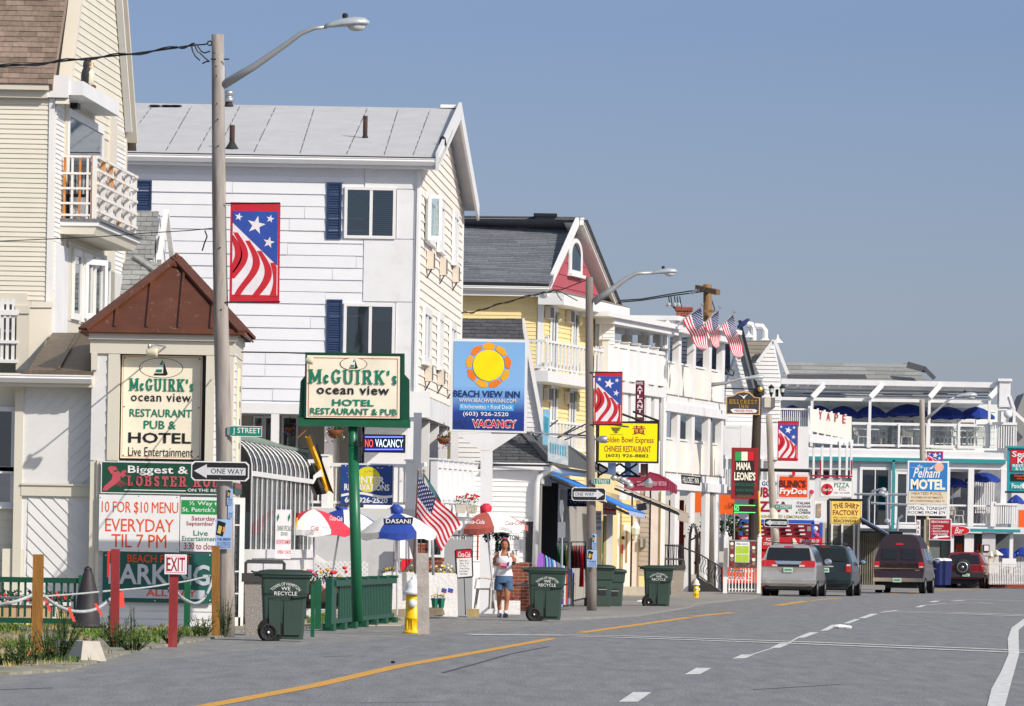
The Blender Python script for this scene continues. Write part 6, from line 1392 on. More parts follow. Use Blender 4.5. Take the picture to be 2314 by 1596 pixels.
def umbrella(label,apex,rim,d,segs,cols,ribn=8,drop=14,pole_v=1390,pole_u=None,rot=0.0,prints=(),top=None,lean=0.0,ry=.9):
 """apex (u,v); rim (u0, u1, v): left and right edge; cols: cycle of materials"""
 ap=P(*apex,d);L_=P(rim[0],rim[2],d);R_=P(rim[1],rim[3]if len(rim)>3 else rim[2],d);c=(L_+R_)/2;rx=(R_-L_).length/2;ax=(R_-L_).normalized()
 T=thing('parasol',label,'umbrella',P(pole_u or apex[0],pole_v,d));n=ribn
 rimp=lambda k:c+ax*cos(2*pi*k/n+rot)*rx+V((0,1,0))*sin(2*pi*k/n+rot)*rx*ry
 for k in range(n):
  mb=MB();N=5
  for i in range(N):
   for j in range(4):
    def q(t,s):
     e=rimp(k+s);e=e+V((0,0,.0))+(c-e)*.03*sin(pi*s);p=ap.lerp(e,t);p.z+=.10*rx*sin(pi*t)*(1)-.0;p.z-=.03*rx*sin(pi*s)*t;return p
    mb.quad(q(i/N,j/4),q((i+1)/N,j/4),q((i+1)/N,(j+1)/4),q(i/N,(j+1)/4))
  for j in range(4):
   a,b=q(1,j/4),q(1,(j+1)/4);dz_=V((0,0,-drop/16000*d));mb.quad(a,a+dz_+V((0,0,.02*sin(j*2.1))),b+dz_+V((0,0,.02*sin(j*2.1+2.1))),b)
  pa(T,'canopy_panel',mb,cols[k%len(cols)])
  pa(T,'rib',MB().tube([ap-V((0,0,.03)),ap.lerp(rimp(k),.5)+V((0,0,.08*rx)),rimp(k)],.008,4),GALV)
 pa(T,'pole',MB().tube([P(pole_u or apex[0],pole_v,d),ap],.02,8),ALU)
 if top:
  t_=P(apex[0]+top[1],apex[1]-top[2],d);pa(T,'top_flap',MB().loft([[ap+V((cos(a)*.11,sin(a)*.11,-.05))for a in[k*pi/4 for k in range(8)]],[ap.lerp(t_,.6)+V((cos(a)*.13,sin(a)*.09,0))for a in[k*pi/4 for k in range(8)]],[t_+V((cos(a)*.05,sin(a)*.05,0))for a in[k*pi/4 for k in range(8)]]]),top[0],True)
 for s,q0,m_ in prints:
  f_=front(q0[0],d-rx*.98);txtp(T,f_,s,*q0[:4],m_,c=0,bold=.05,shear=.3 if 'C' in s or 'l' in s else 0,tilt=q0[4]if len(q0)>4 else 0)
 return T
UR=C('umbrella_red','d83a4c',rough=.6,var=.08);URP=C('umbrella_faded_red','bb6156',rough=.6,var=.1);UW=mat('umbrella_white',(.76,.76,.76),.6,var=.06);UB=C('umbrella_blue','26439a',rough=.6,var=.1);UPK=C('umbrella_pink','d96a80',rough=.6,var=.08)
umbrella('red and white parasol at the sunroom, its left half hidden',(708,1150),(620,793,1196),138,8,[UW,UR],ribn=6,rot=0,drop=14,pole_u=712,prints=(('Coca-Cola',(745,1166,774,1177,-.05),SIGNW),('Cola',(702,1188,720,1200,.1),INKDR)))
umbrella('blue and white parasol behind the green sign pole',(775,1150),(690,870,1192),142,8,[UW,UB],ribn=6,rot=pi/6,pole_u=735,top=(UB,-8,6))
umbrella('blue and white parasol lettered for bottled water, in the middle of the forecourt',(897,1158),(815,985,1203),141,8,[UB,UW],ribn=6,rot=0,drop=15,pole_u=897,top=(UB,-2,18))
dt=front(897,138.3);T=thing('water_label','dark label with white letters on the front panel of the blue parasol','label',dt.pt(*dt.hit(897,1188)))
pa(T,'patch',MB().prism(dt,dt.poly((866,1172),(934,1169),(932,1185),(868,1187)),-.004,0),C('label_navy','16224f',rough=.5));txtp(T,dt,'DASANI',872,1173,928,1183,SIGNW,c=.003,bold=.05)
cu=umbrella('faded red and white drink parasol above the walking woman',(1097,1156),(1037,1196,1196,1186),150.5,8,[UW,URP],ribn=6,rot=pi/6,drop=13,pole_v=1380,pole_u=1123-4,top=(C('flap_red','d02a45',rough=.6),2,18),prints=(('Coca-Cola',(1050,1174,1095,1184,0),SIGNW),('Coca-Cola',(1142,1177,1180,1187,.05),INKDR)))
HY_=C('hydrant_yellow','f2c20f',rough=.35,var=.1,stain=((.35,.2,.05),6,.4),stain_at=(.6,.7));HW_=mat('hydrant_white',(.75,.77,.8),.35,var=.05)
def hydrant(label,u,v,s):
 b=G(u,v);T=thing('fire_hydrant',label,'fire hydrant',b,'yellow and white fire hydrants');L=lambda pr:[(r*s,z*s)for r,z in pr]
 pa(T,'barrel',MB().lathe(b,L([(.17,0),(.17,.04),(.135,.05),(.125,.07),(.125,.24),(.14,.25),(.14,.29),(.125,.30),(.125,.62),(.13,.68)]),20),HY_,True)
 for k in range(8):a=k*pi/4;pa(T,'flange_rib',MB().bar(b+V((cos(a)*.128,sin(a)*.128,.07))*s,b+V((cos(a)*.128,sin(a)*.128,.24))*s,.02*s),HY_)
 pa(T,'bonnet',MB().lathe(b,L([(.13,.68),(.185,.685),(.185,.74),(.14,.76),(.14,.80),(.12,.88),(.07,.94),(.04,.95),(.04,.965),(.03,1.0),(.01,1.0)]),20),HW_,True)
 for k in range(8):a=k*pi/4+.2;pa(T,'bonnet_rib',MB().bar(b+V((cos(a)*.14,sin(a)*.14,.77))*s,b+V((cos(a)*.08,sin(a)*.08,.93))*s,.015*s),HW_)
 pa(T,'front_cap',MB().lathe(b+V((.02,-.19,.56))*s,L([(.085,.04),(.085,.0),(.06,-.02),(.02,-.03),(.02,-.05)]),14,'Y'),HW_,True)if False else pa(T,'front_cap',MB().ball(b+V((.0,-.15,.53))*s,.075*s,.05*s,.075*s,14,8),HW_,True)
 pa(T,'nozzle',MB().lathe(b+V((0,-.10,.53))*s,L([(.06,-.02),(.06,.06)]),12,'Y'),HY_)
 pa(T,'side_nozzle',MB().lathe(b+V((.11,0,.47))*s,L([(.08,0),(.08,.05),(.06,.07)]),12,'X'),HW_ if s<.9 else HY_,True)
 return T
hydrant('tall yellow hydrant with white bonnet beside the concrete post',932,1432,.97);hydrant('short yellow hydrant with white caps far up the sidewalk, by the stone can',1573,1354,.62*1.0)
post('concrete_post','square weathered concrete post with a faded red band beside the hydrant','post',955,1250,957,1433,.195,mat('post_concrete',srgb('b0aaa3'),.9,var=.25,scale=4,bump=.5,stain=((.3,.15,.12),3,.35)))
gf=pl2(742,121.5,886,135.0,1350);T=thing('green_slat_fence','dark green wooden slat fence in front of the white planter','fence',gf.pt(*gf.hit(745,1415)))
zt0=gf.hit(745,1312)[1];L=gf.hit(886,1350)[0];s0=gf.hit(742,1350)[0]
nS=34
for i in range(nS):
 x=s0+1.9+(L-s0-2.1)*i/nS;pa(T,'slat',MB().box(gf,x,x+.2,.16+random.uniform(-.02,.02),zt0-.07,.0,.03),GREEND)
pa(T,'top_rail',MB().box(gf,s0+.5,L,zt0-.10,zt0,-.09,.09),GREEND);pa(T,'bottom_rail',MB().box(gf,s0+.2,L,.12,.20,-.05,.05),GREEND)
for i in range(7):
 x=s0+(L-s0)*(i/6.1);pa(T,'post',MB().box(gf,x,x+.5,.0,.12,-.1,.1),GREEND);pa(T,'post_top',MB().box(gf,x,x+.42,zt0-.0,zt0+.05,-.1,.1),GREEND)if i else None
pa(T,'end_post',MB().box(gf,s0-.02,s0+.9,.05,zt0+.04,-.05,.06),GREEND)
post('green_post','green post just right of the nearest recycling bin','post',720,1311,718,1422,.105,GREENP);post('green_post','partly hidden green post behind the nearest recycling bin','post',707,1320,706,1440,.06,GREENP)
lt=front(760,146.0);T=thing('lattice_fence','white diamond lattice fence beside the sunroom','fence',lt.pt(*lt.hit(760,1360)));a0,a1,b0,b1=pbox(lt,706,1268,832,1330)
for k in range(26):
 for sg in(1,-1):
  x=a0-.6+k*.1;pts=clip(clip([(x,b0),(x+.035,b0),(x+.035+sg*(b1-b0),b1),(x+sg*(b1-b0),b1)],0,a0,1),0,a1,-1)
  if len(pts)>=3:pa(T,'lath',MB().prism(lt,pts,.0+(sg>0)*.012,.01+(sg>0)*.012),WHITE2)
pa(T,'stair_rail',MB().bar(lt.pt(*lt.hit(700,1250),-.1),lt.pt(*lt.hit(760,1290),-.1),.10).bar(lt.pt(*lt.hit(700,1268),-.1),lt.pt(*lt.hit(752,1303),-.1),.07),WHITE2)
tf=clothflag('national_flag','small flag stuck in the barrel planter by the green post','flag',quadfn((735,1303),(718,1318),(742,1322),(722,1345),.03,1,127.4),origin=P(730,1365,127.4));pa(tf,'stick',MB().tube([P(742,1365,127.4),P(739,1296,127.4)],.006,5),WOODB)
blades('grass','small lawn strip behind the green posts','grass',[p for p in scatter([(700,1395),(745,1392),(745,1408),(700,1412)],260,.0)]+[p for p in scatter([(860,1374),(930,1372),(930,1378),(870,1382)],160,0.0)],GRASSM,(.04,.10),.01,.5,6)
blades('grass','little weeds along the foot of the green slat fence','grass',scatter([(790,1406),(905,1403),(905,1410),(790,1413)],60,.0,.7),GRASSM,(.03,.09),.01,.9,6)
PLW=mat('white_plastic',(.70,.69,.66),.45,var=.04)
def plastic_chair(m=None):
 T=thing('plastic_chair','x','chair',(0,0,0));m=m or PLW;pl=Pl((0,0,0),(1,0,0))
 for x in(-.22,.22):
  for y in(-.2,.2):pa(T,'leg',MB().hull8([V((x*1.15-.025,y*1.2-.02,0)),V((x*1.15+.025,y*1.2-.02,0)),V((x*1.15+.025,y*1.2+.02,0)),V((x*1.15-.025,y*1.2+.02,0))],[V((x-.03,y-.02,.42)),V((x+.03,y-.02,.42)),V((x+.03,y+.02,.42)),V((x-.03,y+.02,.42))]),m)
 pa(T,'seat',MB().hull8([V((-.25,-.23,.40)),V((.25,-.23,.40)),V((.24,.23,.40)),V((-.24,.23,.40))],[V((-.25,-.23,.43)),V((.25,-.23,.44)),V((.24,.23,.42)),V((-.24,.23,.42))]),m)
 for i in range(6):x=-.17+i*.068;pa(T,'back_slat',MB().bar(V((x,.22,.43)),V((x*1.12,.30,.82)),.035,.015),m)
 pa(T,'back_top',MB().tube([V((-.25,.2,.62)),V((-.24,.28,.74)),V((-.17,.31,.83)),V((0,.32,.87)),V((.17,.31,.83)),V((.24,.28,.74)),V((.25,.2,.62))],.026,6),m,True)
 for x in(-.26,.26):pa(T,'armrest',MB().tube([V((x,.2,.63)),V((x*1.05,0,.66)),V((x*1.03,-.2,.63)),V((x,-.24,.42))],.022,6),m)
 return T
pc=plastic_chair(mat('grey_white_plastic',srgb('b8b2aa'),.5,var=.05));pc['group']='plastic chairs by the walking woman'
place(pc,1092,1378,2.7,0,'dusty plastic chair seen from behind, left of the walking woman');
c=copy_tree(pc);place(c,1110,1376,-.9,0,'dusty plastic chair facing right behind the walking woman',d=150.6)
T=thing('round_table','cream round plastic table behind the dusty chairs','table',G(1100,1372));b=G(1100,1372);b.z=0;pa(T,'table_top',MB().lathe(b,[(.01,.78),(.48,.80),(.50,.83),(.48,.86),(.01,.88)],24),mat('cream_plastic',srgb('c9bda4'),.5));pa(T,'pedestal',MB().lathe(b,[(.25,0),(.2,.05),(.05,.1),(.05,.78)],12),MATS['cream_plastic'])
ft=front(1175,150.5);T=thing('small_planter','low white planter with dark red leaves at the brick wall foot','planter',ft.pt(*ft.hit(1150,1388)));pa(T,'box',MB().box(ft,*ft.rc(1118,1357,1176,1388),-.5,0),STUC);foliage(T,ft.pt(*ft.hit(1148,1352),-.2),(.14,.15,.07),80,C('leaf_maroon','7d2f45',rough=.7),.03)
T=thing('garland','dark green garland hanging under the faded parasol','garland',P(1120,1230,151));
for(u,v,rx,rz)in((1118,1200,.18,.13),(1130,1212,.16,.1),(1100,1214,.08,.12),(1124,1235,.05,.25),(1142,1206,.1,.1)):foliage(T,P(u,v,151.3),(rx,.1,rz),90,C('garland_green','1d4034',rough=.6,var=.4,scale=9),.045)
# ==== white corner shop
H1=front(1214,166.0);hz=lambda v:H1.hit(1150,v)[1];ha=lambda u:H1.hit(u,1200)[0]
shop=thing('corner_shop','low white clapboard shop with dark shingled hip roof and open front','building',H1.pt(ha(1200),0,-3))
pa(shop,'wall',MB().box(H1,ha(1090)-.9,ha(1214),0,hz(1062),-.3,0),WHITE2)
strips(shop,H1,[(ha(1060),hz(1270)),(ha(1213),hz(1270)),(ha(1213),hz(1064)),(ha(1060),hz(1064))],.118,WHITE2,bot=.022)
pa(shop,'fascia',MB().box(H1,ha(1112),ha(1236),hz(1062),hz(1049),-.2,.22),WHITE2);pa(shop,'crown',MB().box(H1,ha(1110),ha(1238),hz(1049),hz(1046),-.2,.27),WHITE2)
RH=Pl(H1.pt(0,hz(1046),.25),(1,0,0),(0,1,.62));ol=[RH.hit(*q)for q in((1110,1046),(1242,1048),(1178,975),(1110,972))]
pa(shop,'roof',MB().prism(RH,ol,-.1,0),SHBK);strips(shop,RH,ol,.14,SHBK,'shingle',top=.003,bot=.018,seg=.3,gap=.006)
pk0=RH.pt(*RH.hit(1178,975));pe0=RH.pt(*RH.hit(1242,1048));HD=V((.043,1,0))
ph=P(1222,975,178);
pa(shop,'roof',MB().quad(pe0,pe0+HD*26+V((.9,0,0)),V((pk0.x+1.2,pk0.y+18,pk0.z)),pk0),SHBK)
pa(shop,'hip_cap',MB().bar(pk0+V((0,0,.03)),pe0+V((0,0,.03)),.16,.04),SHBK)
mq=board;mqp=H1.off(.06)
T=thing('marquee_board','white letter board with black and red changeable letters behind the woman','sign',mqp.pt(*mqp.hit(1150,1275)))
board(T,mqp,1100,1185,1174,1278,SIGNW)
for i in range(7):pa(T,'letter_track',MB().box(mqp,*mqp.rc(1103,1192+i*12.5,1172,1192.8+i*12.5),.001,.004),GREYWALL)
for s,q,m_ in(('BEST VIEW',(1108,1192,1168,1203),INK),('ON HAMPTON',(1105,1209,1172,1220),INK),('BEACH',(1120,1226,1151,1237),INK),('CALL US AT',(1108,1243,1170,1254),INK),('926-2520',(1113,1260,1167,1271),INKR)):txtp(T,mqp,s,*q,m_,c=.006,bold=.02)
pa(shop,'dark_panel',MB().box(H1,ha(1188),ha(1208),hz(1270),hz(1178),.02,.06),mat('black_shutter',srgb('3d3c3c'),.7,var=.1));pa(shop,'panel_trim',MB().box(H1,ha(1184),ha(1211),hz(1178),hz(1172),.02,.07),WHITE2)
brickwall(shop,H1.off(.12),1130,1272,1212,1385)
ds=H1.off(.15);pa(shop,'downspout',MB().tube([ds.pt(*ds.hit(1240,1052)),ds.pt(*ds.hit(1238,1066)),ds.pt(*ds.hit(1218,1078)),ds.pt(*ds.hit(1214,1092)),ds.pt(*ds.hit(1208,1292))],.065,8),WHITE2,True);pa(shop,'corner_board',MB().box(H1,ha(1200),ha(1216),0,hz(1062),.0,.04),WHITE2)
pa(shop,'upper_wall',MB().box(front(1050,175),*front(1050,175).rc(1038,945,1100,1070),-.3,0),WHITE2)
w9=front(1050,174.9);strips(shop,w9,[w9.hit(*q)for q in((1036,1065),(1086,1065),(1086,950),(1060,950),(1036,968))],.118,WHITE2,bot=.022)
pa(shop,'bay_box',MB().box(w9,*w9.rc(1075,1050,1120,1078),.0,.5),WHITE2);pa(shop,'bay_roof',MB().box(w9,*w9.rc(1073,1042,1122,1052),.0,.6),SHBK)
H2=pl2(1216,166,1400,236,1300);hs=lambda u:H2.hit(u,1250)[0];hz2=lambda u,v:H2.hit(u,v)[1]
ztop=hz2(1230,1070)
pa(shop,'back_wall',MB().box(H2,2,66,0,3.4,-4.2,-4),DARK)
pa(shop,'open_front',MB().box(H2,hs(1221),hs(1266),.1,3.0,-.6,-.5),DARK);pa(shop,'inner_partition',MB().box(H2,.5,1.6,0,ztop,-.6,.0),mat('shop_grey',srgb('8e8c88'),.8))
pa(shop,'dark_interior',MB().box(front(1240,173),*front(1240,173).rc(1190,1090,1262,1340),-.2,0),DARK);pa(shop,'door_post',MB().box(H2,hs(1258),hs(1264),0,ztop,-.2,0),WHITE2)  # dark box added to stand for the shade inside the open front
for u0,u1 in((1266,1283),(1284,1301),(1302,1320),(1321,1340)):pa(shop,'shutter_panel',MB().box(H2,hs(u0)+.15,hs(u1)-.1,.1,3.0,-.1,.0),mat('panel_grey',srgb('a9a49b'),.7,var=.08))
pa(shop,'front_lintel',MB().box(H2,hs(1217),hs(1398),3.0,ztop,-.3,.02),GREYWALL)
stall=thing('snack_stall','pale yellow snack stall with white doors and a lantern','building',H2.pt(hs(1350),0,0))
for u0,u1 in((1342,1354),(1356,1396)):pa(stall,'wall',MB().box(H2,hs(u0),hs(u1),0,4.0,-.3,.02),YELLOW)
ST2=pl2(1398,224,1538,250,1300);SF=front(1392,222.0);
def sfz(v):return SF.hit(1440,v)[1]
pa(stall,'wall',MB().box(SF,SF.hit(1396,1300)[0],SF.hit(1497,1300)[0],.3,sfz(1130),-.3,0),YELLOW)
strips(stall,SF,[SF.hit(1402,1325),SF.hit(1440,1325),SF.hit(1440,1150),SF.hit(1402,1150)],.12,YELLOW,bot=.02)
strips(stall,SF,[SF.hit(1446,1300),SF.hit(1468,1300),SF.hit(1468,1110),SF.hit(1446,1110)],.15,mat('taupe_siding',srgb('b3a596'),.6,rnd=.03),bot=.02)
strips(stall,SF,[SF.hit(1484,1300),SF.hit(1494,1300),SF.hit(1494,1110),SF.hit(1484,1110)],.12,YELLOW,bot=.02)
pa(stall,'door',MB().box(SF,*SF.rc(1409,1184,1425,1326),.02,.05),SIGNW);pa(stall,'door_poster',MB().box(SF,*SF.rc(1414,1200,1418,1272),.051,.06),C('poster_brown','b08050'))
pa(stall,'door',MB().box(SF,*SF.rc(1470,1136,1488,1290),.02,.05),mat('pink_white_door',srgb('dccfc8'),.6));pa(stall,'door',MB().box(SF,*SF.rc(1430,1172,1444,1326),.02,.05),MATS['pink_white_door'])
pa(stall,'window_box',MB().box(SF,*SF.rc(1447,1217,1459,1237),.03,.2),mat('meter_box',srgb('a7a49c'),.5));pa(stall,'grey_head',MB().box(SF,*SF.rc(1458,1108,1488,1136),.02,.06),GREYWALL)
pa(stall,'red_box',MB().box(SF,*SF.rc(1404,1231,1408,1251),.05,.12),INKR);pa(stall,'dark_sign',MB().box(SF,*SF.rc(1405,1212,1411,1219),.05,.08),BLACK)
for u in(1427,1468):pa(stall,'dark_post',MB().box(SF,*SF.rc(u,1085,u+4,1326),.3,.36),IRON)
pa(stall,'step',MB().box(SF,*SF.rc(1396,1325,1480,1345),-.2,.5),CONC)
pa(stall,'white_trim',MB().box(SF,*SF.rc(1396,1160,1402,1330),.0,.06).box(SF,*SF.rc(1494,1108,1504,1300),.0,.1),WHITE2)
lp=SF.off(.35);ln_=thing('wall_lantern','white glass wall lantern on the pale yellow stall','lantern',lp.pt(*lp.hit(1436,1218)));q=lp.pt(*lp.hit(1436,1200))
pa(ln_,'glass',MB().lathe(q,[(.06,-.18),(.12,-.1),(.14,.08),(.06,.2)],8),mat('lantern_glass',srgb('cfd8c8'),.2));pa(ln_,'cap',MB().lathe(q,[(.15,.08),(.12,.16),(.03,.3)],8),WHITE2);pa(ln_,'base',MB().lathe(q,[(.03,-.28),(.07,-.18),(.1,-.1)],8),WHITE2);pa(ln_,'bracket',MB().tube([q+V((0,0,-.22)),q+V((-.1,.1,-.32)),q+V((-.2,.33,-.2))],.02,6),WHITE2)
BLA=mat('awning_blue',srgb('2f7fd6'),.6,var=.1,scale=3)
def awning(name,label,wtop,out,L,m,drop=.16,stripes=12,n=12,d_dir=V((.043,1,0)),frame=True,edge=None,grp=None,cat='awning'):
 """wtop: wall corner nearest the viewer, out: outer corner nearest the viewer"""
 T=thing(name,label,cat,wtop,grp);d_=d_dir.normalized()*L/n
 for i in range(n):
  a,b=wtop+d_*i,wtop+d_*(i+1);c,e=out+d_*(i+1),out+d_*i;t=(out-wtop).normalized();nn=t.cross(d_).normalized()
  if nn.z<0:nn=-nn
  mm=m[i%len(m)]if isinstance(m,list)else m
  pa(T,'awning_strip',MB().hull8([e,c,b,a],[e+nn*.03,c+nn*.03,b+nn*.03,a+nn*.03]),mm)
  pa(T,'valance',MB().hull8([e,c,c+V((-.02,0,0)),e+V((-.02,0,0))],[q+V((0,0,-drop-.02*(i%2)))for q in(e,c,c+V((-.02,0,0)),e+V((-.02,0,0)))]),edge or mm)
 if frame:
  for q in(wtop,wtop+d_*n):pa(T,'frame_bar',MB().bar(q+V((0,0,-.08)),q+(out-wtop)+V((0,0,-.08)),.05),IRON)
  return T
awning('blue_awning','bright blue awning over the surf and dough stalls',P(1244,1072,168),P(1420,1154,171),17,BLA,edge=mat('awning_edge_white',srgb('aebfdc'),.6),drop=.10)
awning('beige_awning','faded beige awning with a fringe beyond the blue one',P(1390,1098,196),P(1534,1156,199),16,mat('awning_beige',srgb('b3a594'),.7,var=.1),drop=.24)
pa(shop,'roof_gutter',MB().tube([P(1243,1058,167),P(1262,1064,172),P(1330,1072,190)],.09,8),WHITE2)
T=thing('body_board_rack','rack of upright bodyboards with coloured rims at the shop front','rack',G(1255,1352,.1))
rk=pl2(1218,161,1292,173,1300)
for i,cc in enumerate(('a46ad0','8a50c0','30302e','7fd0e8','5a54b8','8aa0e0','4a4a9a','5ea0e0','e0e0e8','3060c0','c08060','40a0d0','2850a8','9060c0','e8e8f0','d05030','3070c0','d0b040','305090','6a80d0')):
 s_=rk.hit(1220+i*3.7,1300)[0];zt_=1.38-.022*i;k_=MB();rings=[]
 b0_=.55 if i<7 else .12
 for z in(b0_,b0_+.1,zt_-.25,zt_-.1,zt_-.02,zt_):
  wd=.24 if z<zt_-.2 else .24*sqrt(max(0.02,1-((z-(zt_-.25))/.27)**2));rings.append([rk.pt(s_+o_,z,c)for o_,c in((0,-wd*.3),(.05,-wd*.3),(.05,wd*.3),(0,wd*.3))])
 bd=pa(T,'bodyboard',k_.loft(rings),C('board_'+cc,cc,rough=.4,var=.05))
pa(T,'rack_bar',MB().box(rk,rk.hit(1216,1)[0],rk.hit(1292,1)[0],.62,.66,-.32,-.28).box(rk,rk.hit(1216,1)[0],rk.hit(1292,1)[0],.62,.66,.28,.32).box(rk,rk.hit(1216,1)[0],rk.hit(1292,1)[0],.12,.16,.28,.32),IRON)
for u in(1218,1255,1290):pa(T,'rack_leg',MB().box(rk,rk.hit(u,1)[0],rk.hit(u,1)[0]+.05,.1,.9,.28,.32),IRON)
for(u0,u1,v0,cols,l)in((1258,1284,1225,('1d7a4a','2a8a50','202a2a','15603a','c8b060'),'clothes rail with green shirts behind the bodyboards'),(1291,1324,1225,('303038','c8402a','202838','e05a30','2a3a7a','b8202c','d02838','182040'),'clothes rail with red and navy shirts beside the second pole')):
 d=170.0 if u0==1258 else 171.3;T=thing('clothes_rail',l,'clothes rail',P(u0,1350,d),'clothes rails at the shop front')
 pa(T,'rail',MB().tube([P(u0,v0,d),P(u1,v0,d)],.015,6),IRON)
 for u in(u0,u1):pa(T,'upright',MB().tube([P(u,v0,d),P(u,1352,d)],.015,6),IRON)
 n=len(cols)
 for i,cc in enumerate(cols):
  u=u0+3+(u1-u0-6)*i/(n-1);p=P(u,v0+8,d);ln=(.50 if u0==1258 else .55+.45*(i in(5,6)));mm=C('cloth_'+cc,cc,rough=.8,var=.15)
  pa(T,'shirt',MB().hull8([p+V((-.035,-.02,-ln)),p+V((.035,-.16,-ln)),p+V((.045,.16,-ln)),p+V((-.025,.16,-ln))],[p+V((-.01,-.12,0)),p+V((.02,-.12,0)),p+V((.02,.12,0)),p+V((-.01,.12,0))]),mm)
sp9=thing('sign_post','thin perforated metal post with a small plate at the corner shop','sign post',P(1269,1370,158));pa(sp9,'tube',MB().tube([P(1269,1372,158),P(1270,1150,158)],.028,6),GALV);pa(sp9,'plate',MB().box(front(1270,157.9),*front(1270,157.9).rc(1261,1180,1278,1215),0,.02),GALV)
pa(sp9,'edge_plate',MB().prism(front(1270,157.9),front(1270,157.9).poly((1266,1130),(1272,1130),(1275,1150),(1268,1178),(1264,1150)),0,.02),GALV)
ts_=H2.off(-.4);fdq=front(1365,176.0);T=thing('fried_dough_sign','red fried dough sign hanging by the stalls','sign',fdq.pt(*fdq.hit(1378,1165)));board(T,fdq,1362,1139,1393,1164,INKR,SIGNW,bw=.02,t=.1);txtp(T,fdq,'FRIED',1366,1143,1388,1150,SIGNW,bold=.05,c=.006);txtp(T,fdq,'DOUGH',1364,1154,1390,1161,SIGNW,bold=.05,c=.006)
ow_=front(1310,178.0);T=thing('shop_name_board','dark navy shop board in the shade behind the second pole','sign',ow_.pt(*ow_.hit(1300,1145)));board(T,ow_,1282,1105,1342,1145,C('board_navy','1a2348'));txtp(T,ow_,'OUTER',1286,1112,1330,1122,PBLUE,bold=.03,c=.006);txtp(T,ow_,'TOWN',1286,1128,1330,1138,PBLUE,bold=.03,c=.006)
gb_=front(1353,175.0);T=thing('garden_poster','small white poster lettered in red and blue right of the second pole','poster',gb_.pt(*gb_.hit(1352,1215)));board(T,gb_,1345,1155,1359,1215,SIGNW)
for s,q,m_ in(('GARDEN',(1346,1159,1358,1165),INKR),('OPEN',(1346,1169,1358,1175),INKB),('SUB $2',(1346,1178,1358,1184),INKB),('BURGERS',(1346,1190,1358,1197),INKB)):txtp(T,gb_,s,*q,m_,c=.005,bold=.03)
pw_=thing('yellow_green_post','slim post with yellow and green edges left of the stall doors','post',P(1368,1320,178));f7=front(1368,178.0);pa(pw_,'post',MB().box(f7,*f7.rc(1363,1165,1371,1325),-.1,0),mat('post_yellow',srgb('b9a06a'),.7));pa(pw_,'green_edge',MB().box(f7,*f7.rc(1364,1165,1366,1325),.001,.01),C('edge_green','3f8a55'));pa(pw_,'white_board',MB().box(f7,*f7.rc(1372,1130,1386,1320),-.3,-.12),WHITE2)
cs=thing('security_lamp','black floodlight box on a bracket below the blue awning','floodlight',P(1440,1150,185));f8=front(1440,185.0);pa(cs,'housing',MB().prism(f8,f8.poly((1438,1140),(1460,1136),(1462,1152),(1440,1156)),-.2,0),BLACK);pa(cs,'bracket',MB().bar(P(1395,1136,185),P(1440,1146,185),.03).bar(P(1460,1140,185),P(1468,1152,185),.03),GALV)
HOL=mat('faded_glass_sign',srgb('b7c6d0'),.3,var=.3,scale=4,stain=((.75,.65,.55),4,.6),stain_at=(.45,.6));HOB=C('faded_teal','4aa0b8',rough=.4,var=.3)
h3=front(1240,163.0);T=thing('surf_shop_sign','sun bleached square surf shop sign over the corner shop','sign',h3.pt(*h3.hit(1250,1050)));pa(T,'board',MB().prism(h3,h3.poly((1238,984),(1284,997),(1284,1052),(1238,1042)),-.05,0),HOL)
for i in range(7):pa(T,'faded_print',MB().prism(h3,h3.poly((1243+i*5.5,1001+i*1.2),(1246+i*5.5,1001+i*1.2),(1246+i*5.5,1025+i),(1243+i*5.5,1025+i)),.001,.004),HOB)
h4=front(1235,166.5);T=thing('surf_strip_sign','tall narrow faded blue sign behind the square one','sign',h4.pt(*h4.hit(1235,1010)));pa(T,'board',MB().prism(h4,h4.poly((1227,925),(1243,925),(1242,1008),(1226,1005)),-.05,0),C('strip_blue','8cc0dc',rough=.4,var=.3,scale=5));pa(T,'faded_print',MB().prism(h4,h4.poly((1230,940),(1240,945),(1238,985),(1230,975)),.001,.004),HOB)
T=thing('sign_outrigger','black iron outrigger frame holding signs over the corner shop','bracket',P(1280,1000,170))
for a in(((1230,1005),(1330,955)),((1238,1010),(1340,968)),((1190,978),(1330,985)),((1210,990),(1260,950)),((1215,995),(1200,975)),((1255,992),(1300,965)),((1340,955),(1420,965))):pa(T,'bar',MB().tube([P(*a[0],170),P(*a[1],171)],.018,5),IRON)
pa(T,'lamp_arm',MB().tube([P(1190,976,165),P(1290,986,165),P(1345,992,165)],.02,6),GALV);pa(T,'lamp',MB().lathe(P(1345,993,165),[(.02,0),(.06,.08),(.09,.14),(.09,.26),(.07,.28)],10,'X'),GALV,True)
# ==== yellow house with the red gable
Y1=front(1225,230.0);Y2d=V((.185,1,0));cY=Y1.pt(Y1.hit(1225,900)[0],0);Y2=Pl(cY,Y2d)
yz=lambda v:Y1.hit(1150,v)[1];ya=lambda u:Y1.hit(u,900)[0]
yel=thing('yellow_house','yellow clapboard guest house with dark roof and red gable','building',(cY.x-4,cY.y+5,0))
zt=yz(668);L2=Y2.hit(1366,900)[0]
pa(yel,'wall',MB().box(Y1,ya(1030)-3,ya(1224),2,zt,-.3,0),YELLOW)
strips(yel,Y1,[(ya(1036),yz(1000)),(ya(1210),yz(1000)),(ya(1210),zt),(ya(1036),zt)],.125,YELLOW,bot=.025)
pa(yel,'corner_board',MB().box(Y1,ya(1212),ya(1226),2,zt,0,.06),WHITE2)
pa(yel,'wall',MB().box(Y2,.05,L2,2,zt,-.4,0),YELLOW)
